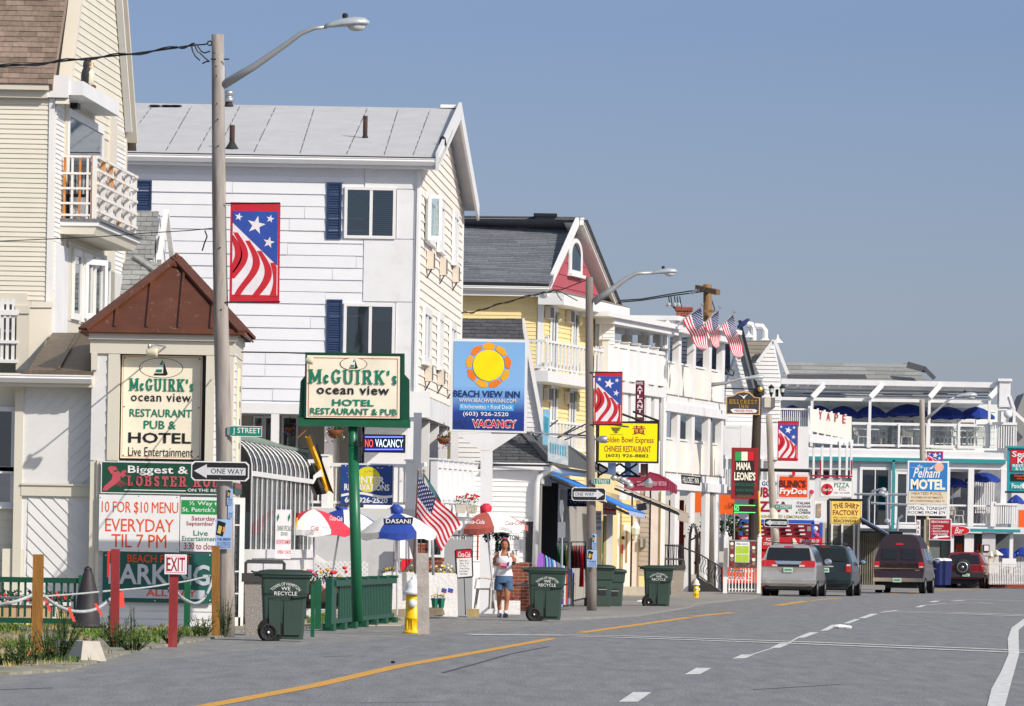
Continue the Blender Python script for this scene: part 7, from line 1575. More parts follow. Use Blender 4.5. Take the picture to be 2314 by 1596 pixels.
strips(yel,Y2,[(.15,3),(L2,3),(L2,zt),(.15,zt)],.155,YELLOW,bot=.03)
ev=Y1.off(.5);eL_=ev.hit(1030,640)[0];gutter(yel,ev,eL_,ev.hit(1242,640)[0],ev.hit(1100,658)[1],ev.hit(1100,646)[1],WHITE2,.2)
pa(yel,'fascia',MB().box(ev,eL_,ev.hit(1240,640)[0],ev.hit(1100,668)[1],ev.hit(1100,658)[1],-.5,-.002),WHITE2);pa(yel,'roof_edge',MB().box(ev,eL_,ev.hit(1240,640)[0],ev.hit(1100,646)[1],ev.hit(1100,638)[1],-.3,.1),BLACK)
rid=P(1200,493,237.5);e0=ev.pt(eL_,ev.hit(1100,640)[1],.1);RY=Pl(e0,(1,0,0),(0,rid.y-e0.y,rid.z-e0.z))
ol=[(0,0),(RY.hit(1241,638)[0],0),RY.hit(1318,494),(0,RY.hit(1200,494)[1])]
pa(yel,'roof',MB().prism(RY,ol,-.2,0),SHDK);strips(yel,RY,[RY.hit(1036,638)]+ol[1:3]+[RY.hit(1036,494)],.22,SHDK,'shingle',top=.004,bot=.03,seg=1.0,jit=.4,gap=.004)
pa(yel,'ridge_cap',MB().bar(RY.pt(0,ol[3][1],.02),RY.pt(ol[2][0],ol[2][1],.02),.3,.05),SHBK)
ch=front(1232,237.0);pa(yel,'chimney',MB().box(ch,*ch.rc(1209,488,1256,500),-.8,0),SHBK);pa(yel,'chimney_cap',MB().box(ch,*ch.rc(1206,482,1259,489),-.9,.1),BLACK)
GYs=Y2.off(.35);ap=GYs.hit(1318,500);ap=(ap[0],min(ap[1],RY.pt(0,ol[3][1]).z-.1));gl_=GYs.hit(1243,652);gr_=GYs.hit(1368,672);zb=yz(655)
pa(yel,'gable_wall',MB().prism(Y2,[(.2,zb-.2),(L2-.2,zb-.2),(ap[0]+.2,ap[1]-.6)],-.3,.02),REDS)
strips(yel,Y2,[(.2,zb-.2),(L2-.2,zb-.2),(ap[0]+.3,ap[1]-.8)],.42,REDS,'gable_clapboard',c0=.02,bot=.03)
pa(yel,'rake_board',MB().bar(Y2.pt(-.6,zb-.1,.16),Y2.pt(ap[0],ap[1],.16),.12,.26).bar(Y2.pt(L2+.5,zb-.1,.3),Y2.pt(ap[0],ap[1],.3),.12,.26),WHITE2)
pa(yel,'rake_soffit',MB().quad(Y2.pt(L2+.5,zb-.15,.42),Y2.pt(ap[0],ap[1]-.05,.42),Y2.pt(ap[0],ap[1]-.05,-.3),Y2.pt(L2+.5,zb-.15,-.3)),WHITE2)
pa(yel,'roof',MB().quad(Y2.pt(L2+.6,zb-.1,.5),Y2.pt(L2+.6,zb-.1,-9),Y2.pt(ap[0],ap[1]+.05,-9),Y2.pt(ap[0],ap[1]+.05,.5)),SHDK)
pa(yel,'cornice',MB().box(Y2,-.5,L2+.4,yz(688),yz(662),-.1,.75),WHITE2);pa(yel,'pent_roof',MB().hull8([Y2.pt(-.5,yz(662),.78),Y2.pt(L2+.4,yz(662),.78),Y2.pt(L2+.4,yz(662),.05),Y2.pt(-.5,yz(662),.05)],[Y2.pt(-.5,yz(660),.7),Y2.pt(L2+.4,yz(660),.7),Y2.pt(L2+.4,yz(648),.05),Y2.pt(-.5,yz(648),.05)]),mat('pent_shingle',srgb('8c8478'),.9,var=.3,scale=20))
wz0,wz1=Y2.hit(1296,612)[1],Y2.hit(1296,548)[1];s0,s1=Y2.hit(1286,580)[0],Y2.hit(1306,580)[0];sm=(s0+s1)/2
def arch(o):
 return[(s0-o*3,wz0-o),(s1+o*3,wz0-o)]+[(sm+(s1-sm+o*3)*cos(t),wz0+(wz1-wz0)*.55+((wz1-wz0)*.45+o)*sin(t))for t in[k*pi/12 for k in range(13)]]
w_=pa(yel,'arched_window',MB().prism(Y2,arch(.13),.05,.10),WHITE2);pa(w_,'backing',MB().prism(Y2,arch(0),.101,.104),BLIND);pa(w_,'pane',MB().prism(Y2,arch(-.02),.11,.115),GLASS);pa(w_,'sill',MB().box(Y2,s0-.5,s1+.5,wz0-.22,wz0-.12,.05,.2),WHITE2)
def lantern(T,p,s=1.0):pa(T,'door_lantern',MB().lathe(p,[(.04*s,-.15*s),(.09*s,-.08*s),(.10*s,.08*s),(.02*s,.2*s)],8),mat('lantern_cream',srgb('c9c39a'),.4))
for(u0,u1,v0,v1)in((1240,1257,699,838),(1288,1303,706,836),(1341,1350,717,838),(1240,1256,873,1010),(1282,1298,880,1010)):
 a,z1=Y2.hit(u0,v0);b=Y2.hit(u1,v0)[0];z0=z1-2.02
 w_=win(yel,Y2,(a+.25,b-.25,z0,z1-.05),c=.04,fw=.16,nx=2,frac=.5,mull=.12,name='door',sill=False);pa(w_,'curtain',MB().box(Y2,(a+b)/2+.1,b-.3,z0,z1-.06,.048,.052),MATS['net_curtain']);lantern(yel,Y2.pt(a+.9,z1-.25,.18))
for(u,v0,v1)in((1230,692,720),(1277,701,729),(1352,721,745),(1227,876,905),(1274,885,912)):
 a,z1=Y2.hit(u,v0);z0=Y2.hit(u,v1)[1];ac=pa(yel,'air_conditioner',MB().box(Y2,a,a+.7,z0,z1,.03,.20),ACC);pa(ac,'grille',MB().box(Y2,a+.05,a+.65,z0+.03,z1-.03,.201,.21),ACG)
for i,(vt,vf,vb_,l)in enumerate(((768,838,863,'upper white balcony railing of the yellow house'),(948,1018,1035,'lower white balcony railing of the yellow house'))):
 BY=Y2.off(.9);s0=BY.hit(1238,800)[0];s1=BY.hit(1364 if i==0 else 1345,800)[0];zf=BY.hit(1238,vf)[1]
 pa(yel,'balcony_floor',MB().box(Y2,s0-.2,s1,BY.hit(1238,vb_)[1],zf-.0,.03,.95),WHITE2)
 T=thing('balcony_railing',l,'railing',BY.pt(s0,zf,0));hh=BY.hit(1238,vt)[1]-zf
 rail(T,BY.pt(s0,zf,-.05),BY.pt(s1,zf,-.05),hh,WHITE2,sp=.62,bw=.07,posts=(1,1),post=.1);rail(T,Y2.pt(s0-.05,zf,.05),BY.pt(s0-.05,zf,-.05),hh,WHITE2,sp=.15,bw=.03,posts=(0,0))
sh=thing('small_white_house','white house corner with black shingled roof above the sun sign','building',P(1110,1300,190));s9=Pl(P(1030,768,190),(1,0,0),(0,1,.8));o_=[s9.hit(*q)for q in((1030,770),(1183,770),(1180,721),(1030,721))]
pa(sh,'roof',MB().prism(s9,o_,-.1,0),SHBK);strips(sh,s9,o_,.16,SHBK,'shingle',top=.003,bot=.02,seg=.34,gap=.006,jit=.2)
w8=front(1190,191.0);pa(sh,'gable_wall',MB().prism(w8,w8.poly((1180,722),(1229,1000),(1150,1000),(1150,770),(1178,770)),-.2,0),WHITE2)
strips(sh,w8,[w8.hit(*q)for q in((1182,740),(1222,965),(1185,965))],.13,WHITE2,bot=.02);pa(sh,'rake_board',MB().bar(w8.pt(*w8.hit(1181,720),.1),w8.pt(*w8.hit(1230,985),.1),.1,.08),WHITE2)
pa(sh,'wall',MB().box(w8,w8.hit(1020,900)[0],w8.hit(1184,900)[0],0,w8.hit(1100,770)[1],-6,-.2),WHITE2)
# ==== white hotel, first wing
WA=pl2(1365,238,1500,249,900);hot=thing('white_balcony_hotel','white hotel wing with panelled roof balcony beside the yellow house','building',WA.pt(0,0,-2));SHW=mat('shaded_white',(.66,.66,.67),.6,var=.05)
z_=lambda pl,u,v:pl.hit(u,v)[1];s_=lambda pl,u:pl.hit(u,900)[0]
LA=s_(WA,1500)
pa(hot,'end_wall',MB().box(front(1365,238.2),*front(1365,238.2).rc(1355,712,1389,880),-.3,0),WHITE2);f0=front(1365,238.2);strips(hot,f0,[f0.hit(*q)for q in((1362,778),(1389,778),(1389,716),(1362,716))],.12,WHITE2,bot=.03)
pa(hot,'roof_slab',MB().box(WA,-2,LA+.8,z_(WA,1385,722),z_(WA,1385,711),-4,.5),WHITE2);pa(hot,'fascia',MB().box(WA,-.2,LA+.8,z_(WA,1385,735),z_(WA,1385,722),-.3,.35),WHITE)
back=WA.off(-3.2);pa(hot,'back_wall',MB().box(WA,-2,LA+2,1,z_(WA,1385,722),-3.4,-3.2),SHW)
for u0,u1 in((1412,1424),(1450,1463),(1483,1490)):win(hot,back,(back.hit(u0,760)[0]+.2,back.hit(u1,760)[0]-.2,z_(back,u0,790),z_(back,u0,757)),c=.02,fw=.3,name='door',sill=False)
for u in(1403,1440,1474):a=back.hit(u,760)[0];pa(hot,'air_conditioner',MB().box(back,a,a+1.0,z_(back,u,775),z_(back,u,757),.02,.2),ACC)
fz=WA.hit(1385,862)[1];pa(hot,'deck_floor',MB().box(WA,-.2,LA,WA.hit(1385,884)[1],fz,-3.2,.1),WHITE2)
T=thing('balcony_railing','white panelled railing with capped posts on the hotel roof terrace','railing',WA.pt(0,fz,0));rail(T,WA.pt(0.2,fz,0),WA.pt(LA,fz,0),WA.hit(1385,776)[1]-fz,WHITE2,posts=(1,1),post=.22,panel=1.8,top=.12)
for u in(1409,1426,1443,1461,1479):a=s_(WA,u);pa(hot,'column',MB().box(WA,a,a+.9,.1,WA.hit(1385,884)[1],-.3,0),WHITE2)
pa(hot,'lower_panel',MB().box(WA,-.2,LA,z_(WA,1385,1075),z_(WA,1385,985),-.25,-.1),WHITE2);pa(hot,'lower_floor',MB().box(WA,-.2,LA,z_(WA,1385,985)-.2,z_(WA,1385,985),-3.2,-.3),WHITE2)
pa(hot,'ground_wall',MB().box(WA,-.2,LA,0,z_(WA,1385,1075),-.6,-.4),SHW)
for u in(1395,1432,1466):a=s_(back,u);win(hot,back,(a,a+.8,z_(back,u,960),z_(back,u,905)),fw=.2,name='door',sill=False)
WBp=pl2(1501,250,1640,265,900);h2_=thing('three_storey_hotel','white three storey hotel wing with open galleries and square columns','building',WBp.pt(0,0,-2));LB=s_(WBp,1639)
PANEL=mat('cream_panel',srgb('e3e0d6'),.6,var=.04,scale=1.5,rnd=.02)
def zz(u,v):return WBp.hit(u,v)[1]
ztop=zz(1509,726);pa(h2_,'roof_slab',MB().box(WBp,-.6,LB+.3,ztop,ztop+.16,-4,.55),WHITE2);pa(h2_,'fascia',MB().box(WBp,-.5,LB+.2,ztop-.35,ztop,-.15,.35),WHITE)
levels=[(zz(1509,820),zz(1509,888),zz(1509,900)),(zz(1509,1059),zz(1509,1075),zz(1509,1085))]
z2f=zz(1509,890);z1f=zz(1509,1066);z3=zz(1509,818);z2p=zz(1509,992)
colu=[1533,1566,1602,1632]
for zlo,zhi,m_ in((z2f,z3,PANEL),(z1f,z2p,PANEL)):
 ed=[.1]+[s_(WBp,u)for u in colu]+[LB]
 for i in range(5):pa(h2_,'gallery_panel',MB().box(WBp,ed[i]+.06,ed[i+1]-.02,zlo,zhi,-.24,-.17),m_)
 pa(h2_,'panel_cap',MB().box(WBp,0,LB,zhi,zhi+.07,-.30,-.12),WHITE2)
for zf in(z2f,z1f):
 pa(h2_,'gallery_floor',MB().box(WBp,-.1,LB,zf-.30,zf-.06,-3.5,.05),WHITE2);pa(h2_,'beam',MB().box(WBp,-.1,LB+.02,zf-.62,zf-.30,-.2,.12),WHITE)
 for i in range(24):a=LB*(i+.5)/24;pa(h2_,'joist_end',MB().box(WBp,a-.12,a+.12,zf-.06,zf,-.15,.05),MATS['grey_pole_wood'])
for u in colu:
 a=s_(WBp,u);
 for zl,zh in((z2f-.06,ztop-.35),(z1f-.06,z2f-.62)):pa(h2_,'column',MB().box(WBp,a-.25,a+.42,zl,zh,-.21,.02),WHITE2)
pa(h2_,'corner_column',MB().box(WBp,-.35,.35,z1f-.5,ztop,-.3,.05),WHITE2);pa(h2_,'end_wall',MB().box(front(1494,249.8),*front(1494,249.8).rc(1486,726,1508,1130),-.3,0),WHITE2)
fq=front(1495,249.2);pa(h2_,'downspout',MB().tube([fq.pt(*fq.hit(1512,727)),fq.pt(*fq.hit(1500,738)),fq.pt(*fq.hit(1492,748)),fq.pt(*fq.hit(1492,1080))],.09,8),WHITE2,True)
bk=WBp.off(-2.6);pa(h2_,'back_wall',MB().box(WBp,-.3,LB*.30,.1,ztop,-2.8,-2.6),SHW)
for zf in(z2f,z1f):win(h2_,bk,(1.2,2.2,zf+.02,zf+2.0),fw=.3,name='door',sill=False)
pa(h2_,'gallery_ceiling',MB().box(WBp,-.2,LB,ztop-.06,ztop-.01,-3.9,-.2),WHITE2)
for u in(1533,1568,1602,1625):a=s_(WBp,u);pa(h2_,'ground_column',MB().box(WBp,a-.6,a+.5,.0,z1f-.62,-.13,.03),WHITE2)
pa(h2_,'ground_back',MB().box(WBp,-3,LB*.2,.1,z1f-.6,-3,-2.8),mat('dark_red_wall',srgb('7c2a20'),.8,var=.1))
hp=front(1560,249.0);T=thing('inn_plaque','small black inn plaque with white letters over the gallery columns','sign',hp.pt(*hp.hit(1560,1098)));pa(T,'board',MB().prism(hp,hp.poly((1539,1073),(1584,1078),(1582,1098),(1540,1093)),-.06,0),BLACK);txtp(T,hp,'HILLCREST INN',1543,1079,1579,1092,SIGNW,bold=.03,tilt=-.06,c=.004)
brk=front(1547,262.0);T=thing('brick_chimney','red brick chimney behind the flags on the hotel roof','chimney',brk.pt(*brk.hit(1547,735)));brickwall(T,brk,1529,702,1563,745,1.0);pa(T,'cap',MB().box(brk,*brk.rc(1527,694,1566,702),-1.1,.06),BRICK)
gr=thing('grey_shingled_house','grey shingled house seen through the hotel galleries','building',P(1580,1200,285));g8=front(1580,285.0);pa(gr,'wall',MB().box(g8,*g8.rc(1515,760,1650,845),-.3,0),SHDK);strips(gr,g8,[g8.hit(*q)for q in((1515,845),(1650,845),(1650,762),(1515,762))],.16,mat('slate_siding',srgb('4c5462'),.8,rnd=.15),'clapboard',bot=.04)
g9=front(1580,286.0);pa(gr,'lower_wall',MB().box(g9,*g9.rc(1515,915,1650,1100),-.3,0),WHITE2);strips(gr,g9,[g9.hit(*q)for q in((1515,1000),(1650,1000),(1650,918),(1515,918))],.2,WHITE2,bot=.04);pa(gr,'lower_roof',MB().quad(g9.pt(*g9.hit(1515,945),.2),g9.pt(*g9.hit(1530,945),.2),g9.pt(*g9.hit(1600,990),.4),g9.pt(*g9.hit(1515,990),.4)),SHGR)
pa(gr,'ground_wall',MB().box(g9,*g9.rc(1515,1100,1660,1340),-.3,.1),WHITE2)
up=thing('utility_pole','brown utility pole with wooden crossarm behind the three flags','utility pole',P(1600,1300,292));UPW=mat('brown_pole_wood',srgb('8a6a48'),.85,var=.4,scale=8,stretch=(1,1,.12),bump=.4)
pa(up,'pole',MB().tube([P(1601,1300,292),P(1600,900,292),P(1599,643,292)],[.22,.20,.18],14),UPW,True)
pa(up,'crossarm',MB().bar(P(1575,650,293.5),P(1623,661,290),.16,.22),UPW)
for u in(1575,1582):pa(up,'insulator',MB().tube([P(u,654,292.5),P(u-18,664,292.5)],.04,6),GALV)
for k in range(3):pa(up,'insulator',MB().lathe(P(1511+k*9+(k>0)*4,693,292),[(.10,0),(.12,.08),(.05,.16)],8),ALU)
for k,(u0,u1)in enumerate(((1511,1527),(1516,1530),(1524,1535),(1530,1540),(1536,1545))):pa(up,'jumper_wire',MB().tube([P(u0,670,292),P(u0+2,685,292),P(u1-4,696,292),P(u1+2,702,292)],.025,5),WIRE)
pa(up,'transformer_arm',MB().box(front(1600,291.5),*front(1600,291.5).rc(1592,700,1616,706),-.1,0),UPW);pa(up,'guy_wire',MB().tube([P(1605,668,292),P(1616,702,292)],.025,5),WIRE)
tf2=pa(up,'fuse',MB().tube([P(1564,775,291),P(1564,800,291)],.08,8),C('fuse_red','b02a28'));pa(up,'second_crossarm',MB().bar(P(1590,800,291.6),P(1624,802,291.6),.2),UPW)
for i,(q,b_,l)in enumerate(((((1584,696),(1605,784),(1543,724),(1584,794)),(1509,751),'first of the three flags angled out from the hotel gallery, over the brick chimney'),(((1624,702),(1629,779),(1592,732),(1620,791)),(1585,740),'middle flag of the three, half overlapped by its neighbour'),(((1657,712),(1684,800),(1631,738),(1666,814)),(1622,745),'last and largest of the three flags, beside the steep dark roof'))):
 T=clothflag('gallery_flag',l,'flag',quadfn(*q,.14,1.6,248+i*3,bow=-2,sag=2),origin=P(*b_,248+i*3),group='flags on the hotel gallery');pa(T,'staff',MB().tube([P(*b_,250+i*3),P(q[0][0]+2,q[0][1]-6,248+i*3)],.03,6),SIGNW);pa(T,'finial',MB().ball(P(q[0][0]+3,q[0][1]-8,248+i*3),.06,n=6,m=4),GALV)
T=thing('furled_flag','furled blue flag on the fourth angled staff','flag',P(1668,745,258));pa(T,'staff',MB().tube([P(1666,742,258),P(1695,720,258)],.035,6),GALV);pa(T,'cloth',MB().tube([P(1668,741,258),P(1680,731,258),P(1692,722,258)],[.07,.1,.05],8),MATS['flag_navy'])
def boxsign(name,label,u0,v0,u1,v1,d,face,frame,t=.3,fw=.05,cat='sign',lines=()):
 pl=front(u0,d);a0,a1,b0,b1=pbox(pl,u0,v0,u1,v1);T=thing(name,label,cat,pl.pt((a0+a1)/2,b0,0))
 pa(T,'cabinet',MB().box(pl,a0,a1,b0,b1,-t,0),frame);pa(T,'face',MB().box(pl,a0+fw,a1-fw,b0+fw,b1-fw,.001,.005),face)
 for s,q,m_,bd in lines:txtp(T,pl,s,*q,m_,c=.008,bold=bd)
 return T,pl
T,gbp=boxsign('restaurant_sign','yellow Chinese restaurant sign with red lettering in a black frame',1350,953,1489,1046,184,C('sign_yellow','f2e400',rough=.35,var=.03),BLACK,.4,.045,lines=(('Golden Bowl Express',(1361,987,1477,1005),INKDR,.02),('CHINESE RESTAURANT',(1365,1008,1471,1022),INKDR,.03),('(603) 926-8882',(1369,1026,1466,1036),INK,.05),('黄',(1429,962,1459,983),INKDR,.03),('Teriyaki Steak or Chicken',(1378,981,1407,984),INK,0)))
pa(T,'bowl_print',MB().prism(gbp,gbp.poly((1380,966),(1404,966),(1398,974),(1394,976),(1398,979),(1386,979),(1390,976),(1385,974)),.008,.010),C('olive_print','6e6a10'));
for a in(((1352,1048),(1400,1075)),((1400,1048),(1352,1075)),((1400,1048),(1440,1075)),((1440,1048),(1400,1075)),((1405,1076),(1462,1077)),((1462,1048),(1462,1077)),((1405,955),(1489,953)),((1349,1050),(1349,960)),((1406,936),(1450,952)),((1430,930),(1490,952)),((1352,1048),(1352,1080))):pa(T,'truss_bar',MB().tube([P(*a[0],184.5),P(*a[1],184.5)],.03,5),IRON)
pa(T,'rusty_box',MB().box(front(1460,184.3),*front(1460,184.3).rc(1448,1048,1461,1078),-.2,0),mat('rust_panel',srgb('8a5a48'),.8,var=.4,scale=8));pa(T,'reflector_panel',MB().box(front(1420,185),*front(1420,185).rc(1412,1046,1444,1074),-.05,0),mat('blue_grey_panel',srgb('8d9cae'),.3));pa(T,'side_panel',MB().box(front(1380,184.3),*front(1380,184.3).rc(1374,1046,1392,1072),-.1,0),HOL)
T,p9=boxsign('hotel_sign','tall narrow maroon hotel sign with white vertical letters',1436,860,1456,955,205,C('sign_maroon','6e1a38',rough=.4),C('frame_maroon','4c1228',rough=.4),.2,.03,lines=[('HOTEL',(1438,863,1454,869),SIGNW,.04)]+[(ch_,(1440,872+i*10.5,1452,880+i*10.5),SIGNW,.06)for i,ch_ in enumerate('ATLANTI')])
MA=C('awning_maroon','8c2440',rough=.6,var=.08,scale=4);MA2=C('awning_maroon_shade','8c2440',rough=.6)
T=thing('maroon_awning','maroon canvas awning with pale lettering beside the gallery','awning',P(1480,1108,205));e_=205.0
A_=[P(1410,1110,e_),P(1509,1109,e_),P(1509,1090,e_),P(1488,1074,e_),P(1465,1068,e_),P(1410,1068,e_)];B_=[p+V((.52,12,0))for p in A_];mb=MB();mb.quad(*A_);pa(T,'side_cloth',mb,MA)
for i in(1,2,3):pa(T,'front_cloth',MB().quad(A_[i],B_[i],B_[i+1],A_[i+1]),MA)
for k in range(5):pa(T,'hoop',MB().tube([A_[i].lerp(B_[i],k/4)+V((.02,0,.01))for i in(1,2,3,4)],.02,5),MA)
fm=front(1450,e_-.05)
for s,u0,u1 in(('RESTAURANT',1440,1462),('ICE CREAM',1468,1485),('FRIED DOUGH',1488,1506)):txtp(T,fm,s,u0,1088,u1,1098,C('pale_pink','d8a8b8'),c=.0,bold=.03)
T=thing('lamp_cluster','tangle of small floodlights and wires above the beige awning','floodlight',P(1400,1080,190))
for(u,v)in((1388,1080),(1398,1072),(1408,1084),(1418,1090),(1424,1098),(1412,1076)):pa(T,'lamp',MB().ball(P(u,v,190),.1,.1,.08,8,5),ALU,True)
pa(T,'wire',MB().tube([P(1390,1084,190),P(1420,1100,190),P(1450,1090,190),P(1465,1080,190)],.015,5),IRON);pa(T,'bracket_arm',MB().bar(P(1380,1080,190),P(1430,1092,190),.06),GALV);pa(T,'spot',MB().lathe(P(1466,1092,200),[(.1,-.12),(.16,0),(.05,.14)],8),GALV)
OR_=C('orange_cloth','ee6418',rough=.6,var=.08)
T=thing('orange_awning','orange canvas canopy behind the ground floor columns','awning',P(1600,1160,268));d=268.0
def P3(u,v,dd=0):return P(u,v,d+dd)
for(q)in(((1548,1150),(1556,1114),(1625,1114),(1625,1150)),((1548,1150),(1625,1150),(1625,1160),(1548,1158)),((1625,1150),(1625,1118),(1655,1120),(1666,1150)),((1625,1150),(1666,1150),(1668,1163),(1625,1162))):pa(T,'canopy_cloth',MB().quad(*[P3(*r)for r in q]).quad(*[P3(*r)+V((0,.4,.02))for r in q]),OR_)
for u in(1638,1659):pa(T,'awning_pole',MB().tube([P3(u,1160),P3(u,1330)],.03,6),GALV)
txtp(T,front(1650,d-.1),'ROMA',1645,1136,1662,1146,INKDR,c=.0,bold=.03)
for i,(u,l)in enumerate(((1547,'orange seat with slatted back, left of the iron arch'),(1562,'orange seat partly behind the iron arch'),(1586,'tall orange seat right of the iron arch'))):
 T=thing('orange_chair',l,'chair',P(u,1300,264),'orange slatted seats');pl=front(u,264.0);a=pl.hit(u,1250)[0];zb_=pl.hit(u,1300)[1]
 for k in range(4):pa(T,'slat',MB().box(pl,a-.22+k*.12,a-.14+k*.12,zb_+.5,zb_+1.4,-.05,0),OR_)
 pa(T,'seat',MB().box(pl,a-.28,a+.28,zb_+.42,zb_+.5,-.1,.5),OR_);pa(T,'top_rail',MB().box(pl,a-.26,a+.26,zb_+1.4,zb_+1.5,-.06,.02),OR_)
 for x in(-.26,.2):pa(T,'leg',MB().box(pl,a+x,a+x+.06,0,zb_+.42,0,.06),OR_)
T=thing('yellow_lantern','yellow and blue paper decorations hanging behind the columns','decoration',P(1596,1180,266));pa(T,'yellow_tail',MB().tube([P(1596,1160,266),P(1597,1178,266)],[.14,.08],8),YEL);pa(T,'blue_tail',MB().tube([P(1588,1160,266),P(1588,1176,266)],[.1,.05],8),INKB)
sb9=thing('potted_shrub','dark bushy shrub on the terrace behind the columns','shrub',P(1592,1260,267));pa(sb9,'pot',MB().lathe(P(1592,1250,267),[(.15,0),(.22,.3)],10),CONC);foliage(sb9,P(1592,1205,267),(.25,.25,.45),160,LEAFD,.09)
gs2=thing('dark_shrub','loose dark shrub under the orange canopy','shrub',P(1668,1260,272));foliage(gs2,P(1655,1190,272),(.6,.4,.45),240,LEAFD,.10);pa(gs2,'trunk',MB().tube([P(1660,1300,272),P(1656,1200,272)],.05,6),WOODB)
T=thing('iron_arch','black wrought iron arch with pointed top over the entrance stairs','arch',P(1567,1340,246));d=246.0
for o_ in(0,3):pa(T,'arch_tube',MB().tube([P(1557+o_,1340,d),P(1557+o_,1230,d),P(1558+o_,1208,d),P(1562+o_*.6,1190+o_,d),P(1567,1183+o_*2,d),P(1572-o_*.6,1190+o_,d),P(1577-o_,1210,d),P(1578-o_,1240,d),P(1578-o_,1340,d)],.03,6),IRON)
for k in range(9):a=k/8*pi;u=1567-10*cos(a);v=1205-18*sin(a);pa(T,'leaf_ornament',MB().bar(P(u,v,d),P(u-3.5*cos(a),v-4*sin(a)-1,d),.03),IRON)
pa(T,'cross_tie',MB().tube([P(1558,1222,d),P(1578,1212,d)],.03,5),IRON)
T=thing('stair_railing','black scrolled iron railing descending right from the arch','railing',P(1610,1340,246))
pa(T,'handrail',MB().tube([P(1540,1236,d),P(1580,1252,d),P(1632,1283,d)],.03,6),IRON);pa(T,'lower_bar',MB().tube([P(1578,1300,d),P(1630,1338,d)],.03,6),IRON)
for u,v0,v1 in((1540,1236,1330),(1600,1265,1318),(1616,1273,1330),(1631,1283,1341)):pa(T,'iron_post',MB().tube([P(u,v0,d),P(u,v1,d)],.03,5),IRON)
for i in range(9):
 u=1580+i*6;v=1255+i*3.6;pa(T,'scroll',MB().tube([P(u+3*sin(k*.9),v+k*5,d)for k in range(8)],.012,4),IRON)
T=thing('patio_railing','dense black iron railing of the raised patio behind the stone can','railing',P(1525,1330,247))
for v in(1232,1262,1290):pa(T,'crossbar',MB().tube([P(1499,v,247),P(1545,v+3,247)],.025,5),IRON)
for i in range(12):pa(T,'baluster',MB().tube([P(1500+i*4,1230,247),P(1500+i*4+(i%3-1)*2,1292,247)],.015,4),IRON)
st9=thing('entrance_steps','dark flight of steps beside the column bases','stairs',P(1605,1340,248));f9=front(1600,248.5);pa(st9,'step_wall',MB().prism(f9,f9.poly((1578,1304),(1634,1341),(1578,1341)),-1.2,0),mat('step_black',(.03,.03,.03),.8))
for k in range(5):pa(st9,'step',MB().box(f9,*f9.rc(1540,1298+k*8.5,1578+k*11,1306.5+k*8.5),-1.4,-1.3+k*.02),CONC)
pa(h2_,'patio_base',MB().box(front(1520,249),*front(1520,249).rc(1496,1292,1560,1345),-1,0),SHW)
pa(h2_,'patio_back',MB().box(front(1520,276),*front(1520,276).rc(1498,1120,1640,1345),-.3,0),mat('patio_back_paint',srgb('cfc9c0'),.8,var=.15));pa(h2_,'dark_doorway',MB().box(front(1520,261.6),*front(1520,261.6).rc(1512,1130,1546,1300),-.2,0),MATS['dark_red_wall'])
# ==== white gable houses beyond the hotel
def pb_(T,name,pl,q,c0,c1,m):return pa(T,name,MB().box(pl,*pl.rc(*q),c0,c1),m)
def pp_(T,name,pl,uv,c0,c1,m):return pa(T,name,MB().prism(pl,pl.poly(*uv),c0,c1),m)
def tb_(T,name,pts,d,r,m,n=6):return pa(T,name,MB().tube([P(u,v,d)for u,v in pts],r,n),m)
BR=lambda p,q,d,w_,h=None:MB().bar(P(*p,d),P(*q,d),w_,h)
k1=front(1660,282.0);gh1=thing('steep_gable_house','white house with a steep grey roof slope behind the flags','building',P(1680,1300,283))
ol=[(1638,1100),(1638,880),(1667,790),(1672,735),(1692,880),(1712,1000),(1712,1100)]
pp_(gh1,'wall',k1,ol,-4,0,WHITE2);strips(gh1,k1,[k1.hit(*q)for q in((1640,980),(1708,980),(1680,780),(1668,790),(1640,880))],.17,WHITE2,bot=.04)
pa(gh1,'roof',MB().quad(P(1672,727,281.6),P(1680,755,281.6),P(1716,890,281.6),P(1697,905,281.6),P(1668,790,281.6)),mat('grey_flashing',srgb('80868a'),.5,metal=.2,var=.2,scale=3));pa(gh1,'roof_edge',BR((1671,724),(1715,895),281.4,.12),IRON)
k2=front(1735,295.0);gh2=thing('white_gable_house','white clapboard house with grey shingled gable roof behind the rooftop pipes','building',P(1735,1300,297))
pp_(gh2,'wall',k2,[(1690,1100),(1690,815),(1712,815),(1749,772),(1764,850),(1764,1100)],-6,0,WHITE2);strips(gh2,k2,[k2.hit(*q)for q in((1700,1000),(1763,1000),(1763,850),(1748,778),(1713,818),(1700,830))],.17,WHITE2,bot=.04)
r2=Pl(P(1688,816,294.4),(1,0,0),(0,1,.9));ol=[r2.hit(*q)for q in((1676,816),(1712,816),(1749,769),(1678,771))];pa(gh2,'roof',MB().prism(r2,ol,-.1,0),SHGR);strips(gh2,r2,ol,.25,mat('brown_grey_shingle',srgb('8a8378'),.9,rnd=.15),'shingle',bot=.03,seg=1.2,jit=.3)
pa(gh2,'rake_board',BR((1750,769),(1780,846),294,.4,.14).bar(P(1749,769,294),P(1711,820,294),.3,.14),WHITE2)
ac=pb_(gh2,'air_conditioner',k2,(1727,897,1741,921),0,.4,ACC);pb_(ac,'grille',k2,(1741,899,1751,921),0,.3,ACG);win(gh2,k2,pbox(k2,1752,880,1759,897),fw=.15,sill=False)
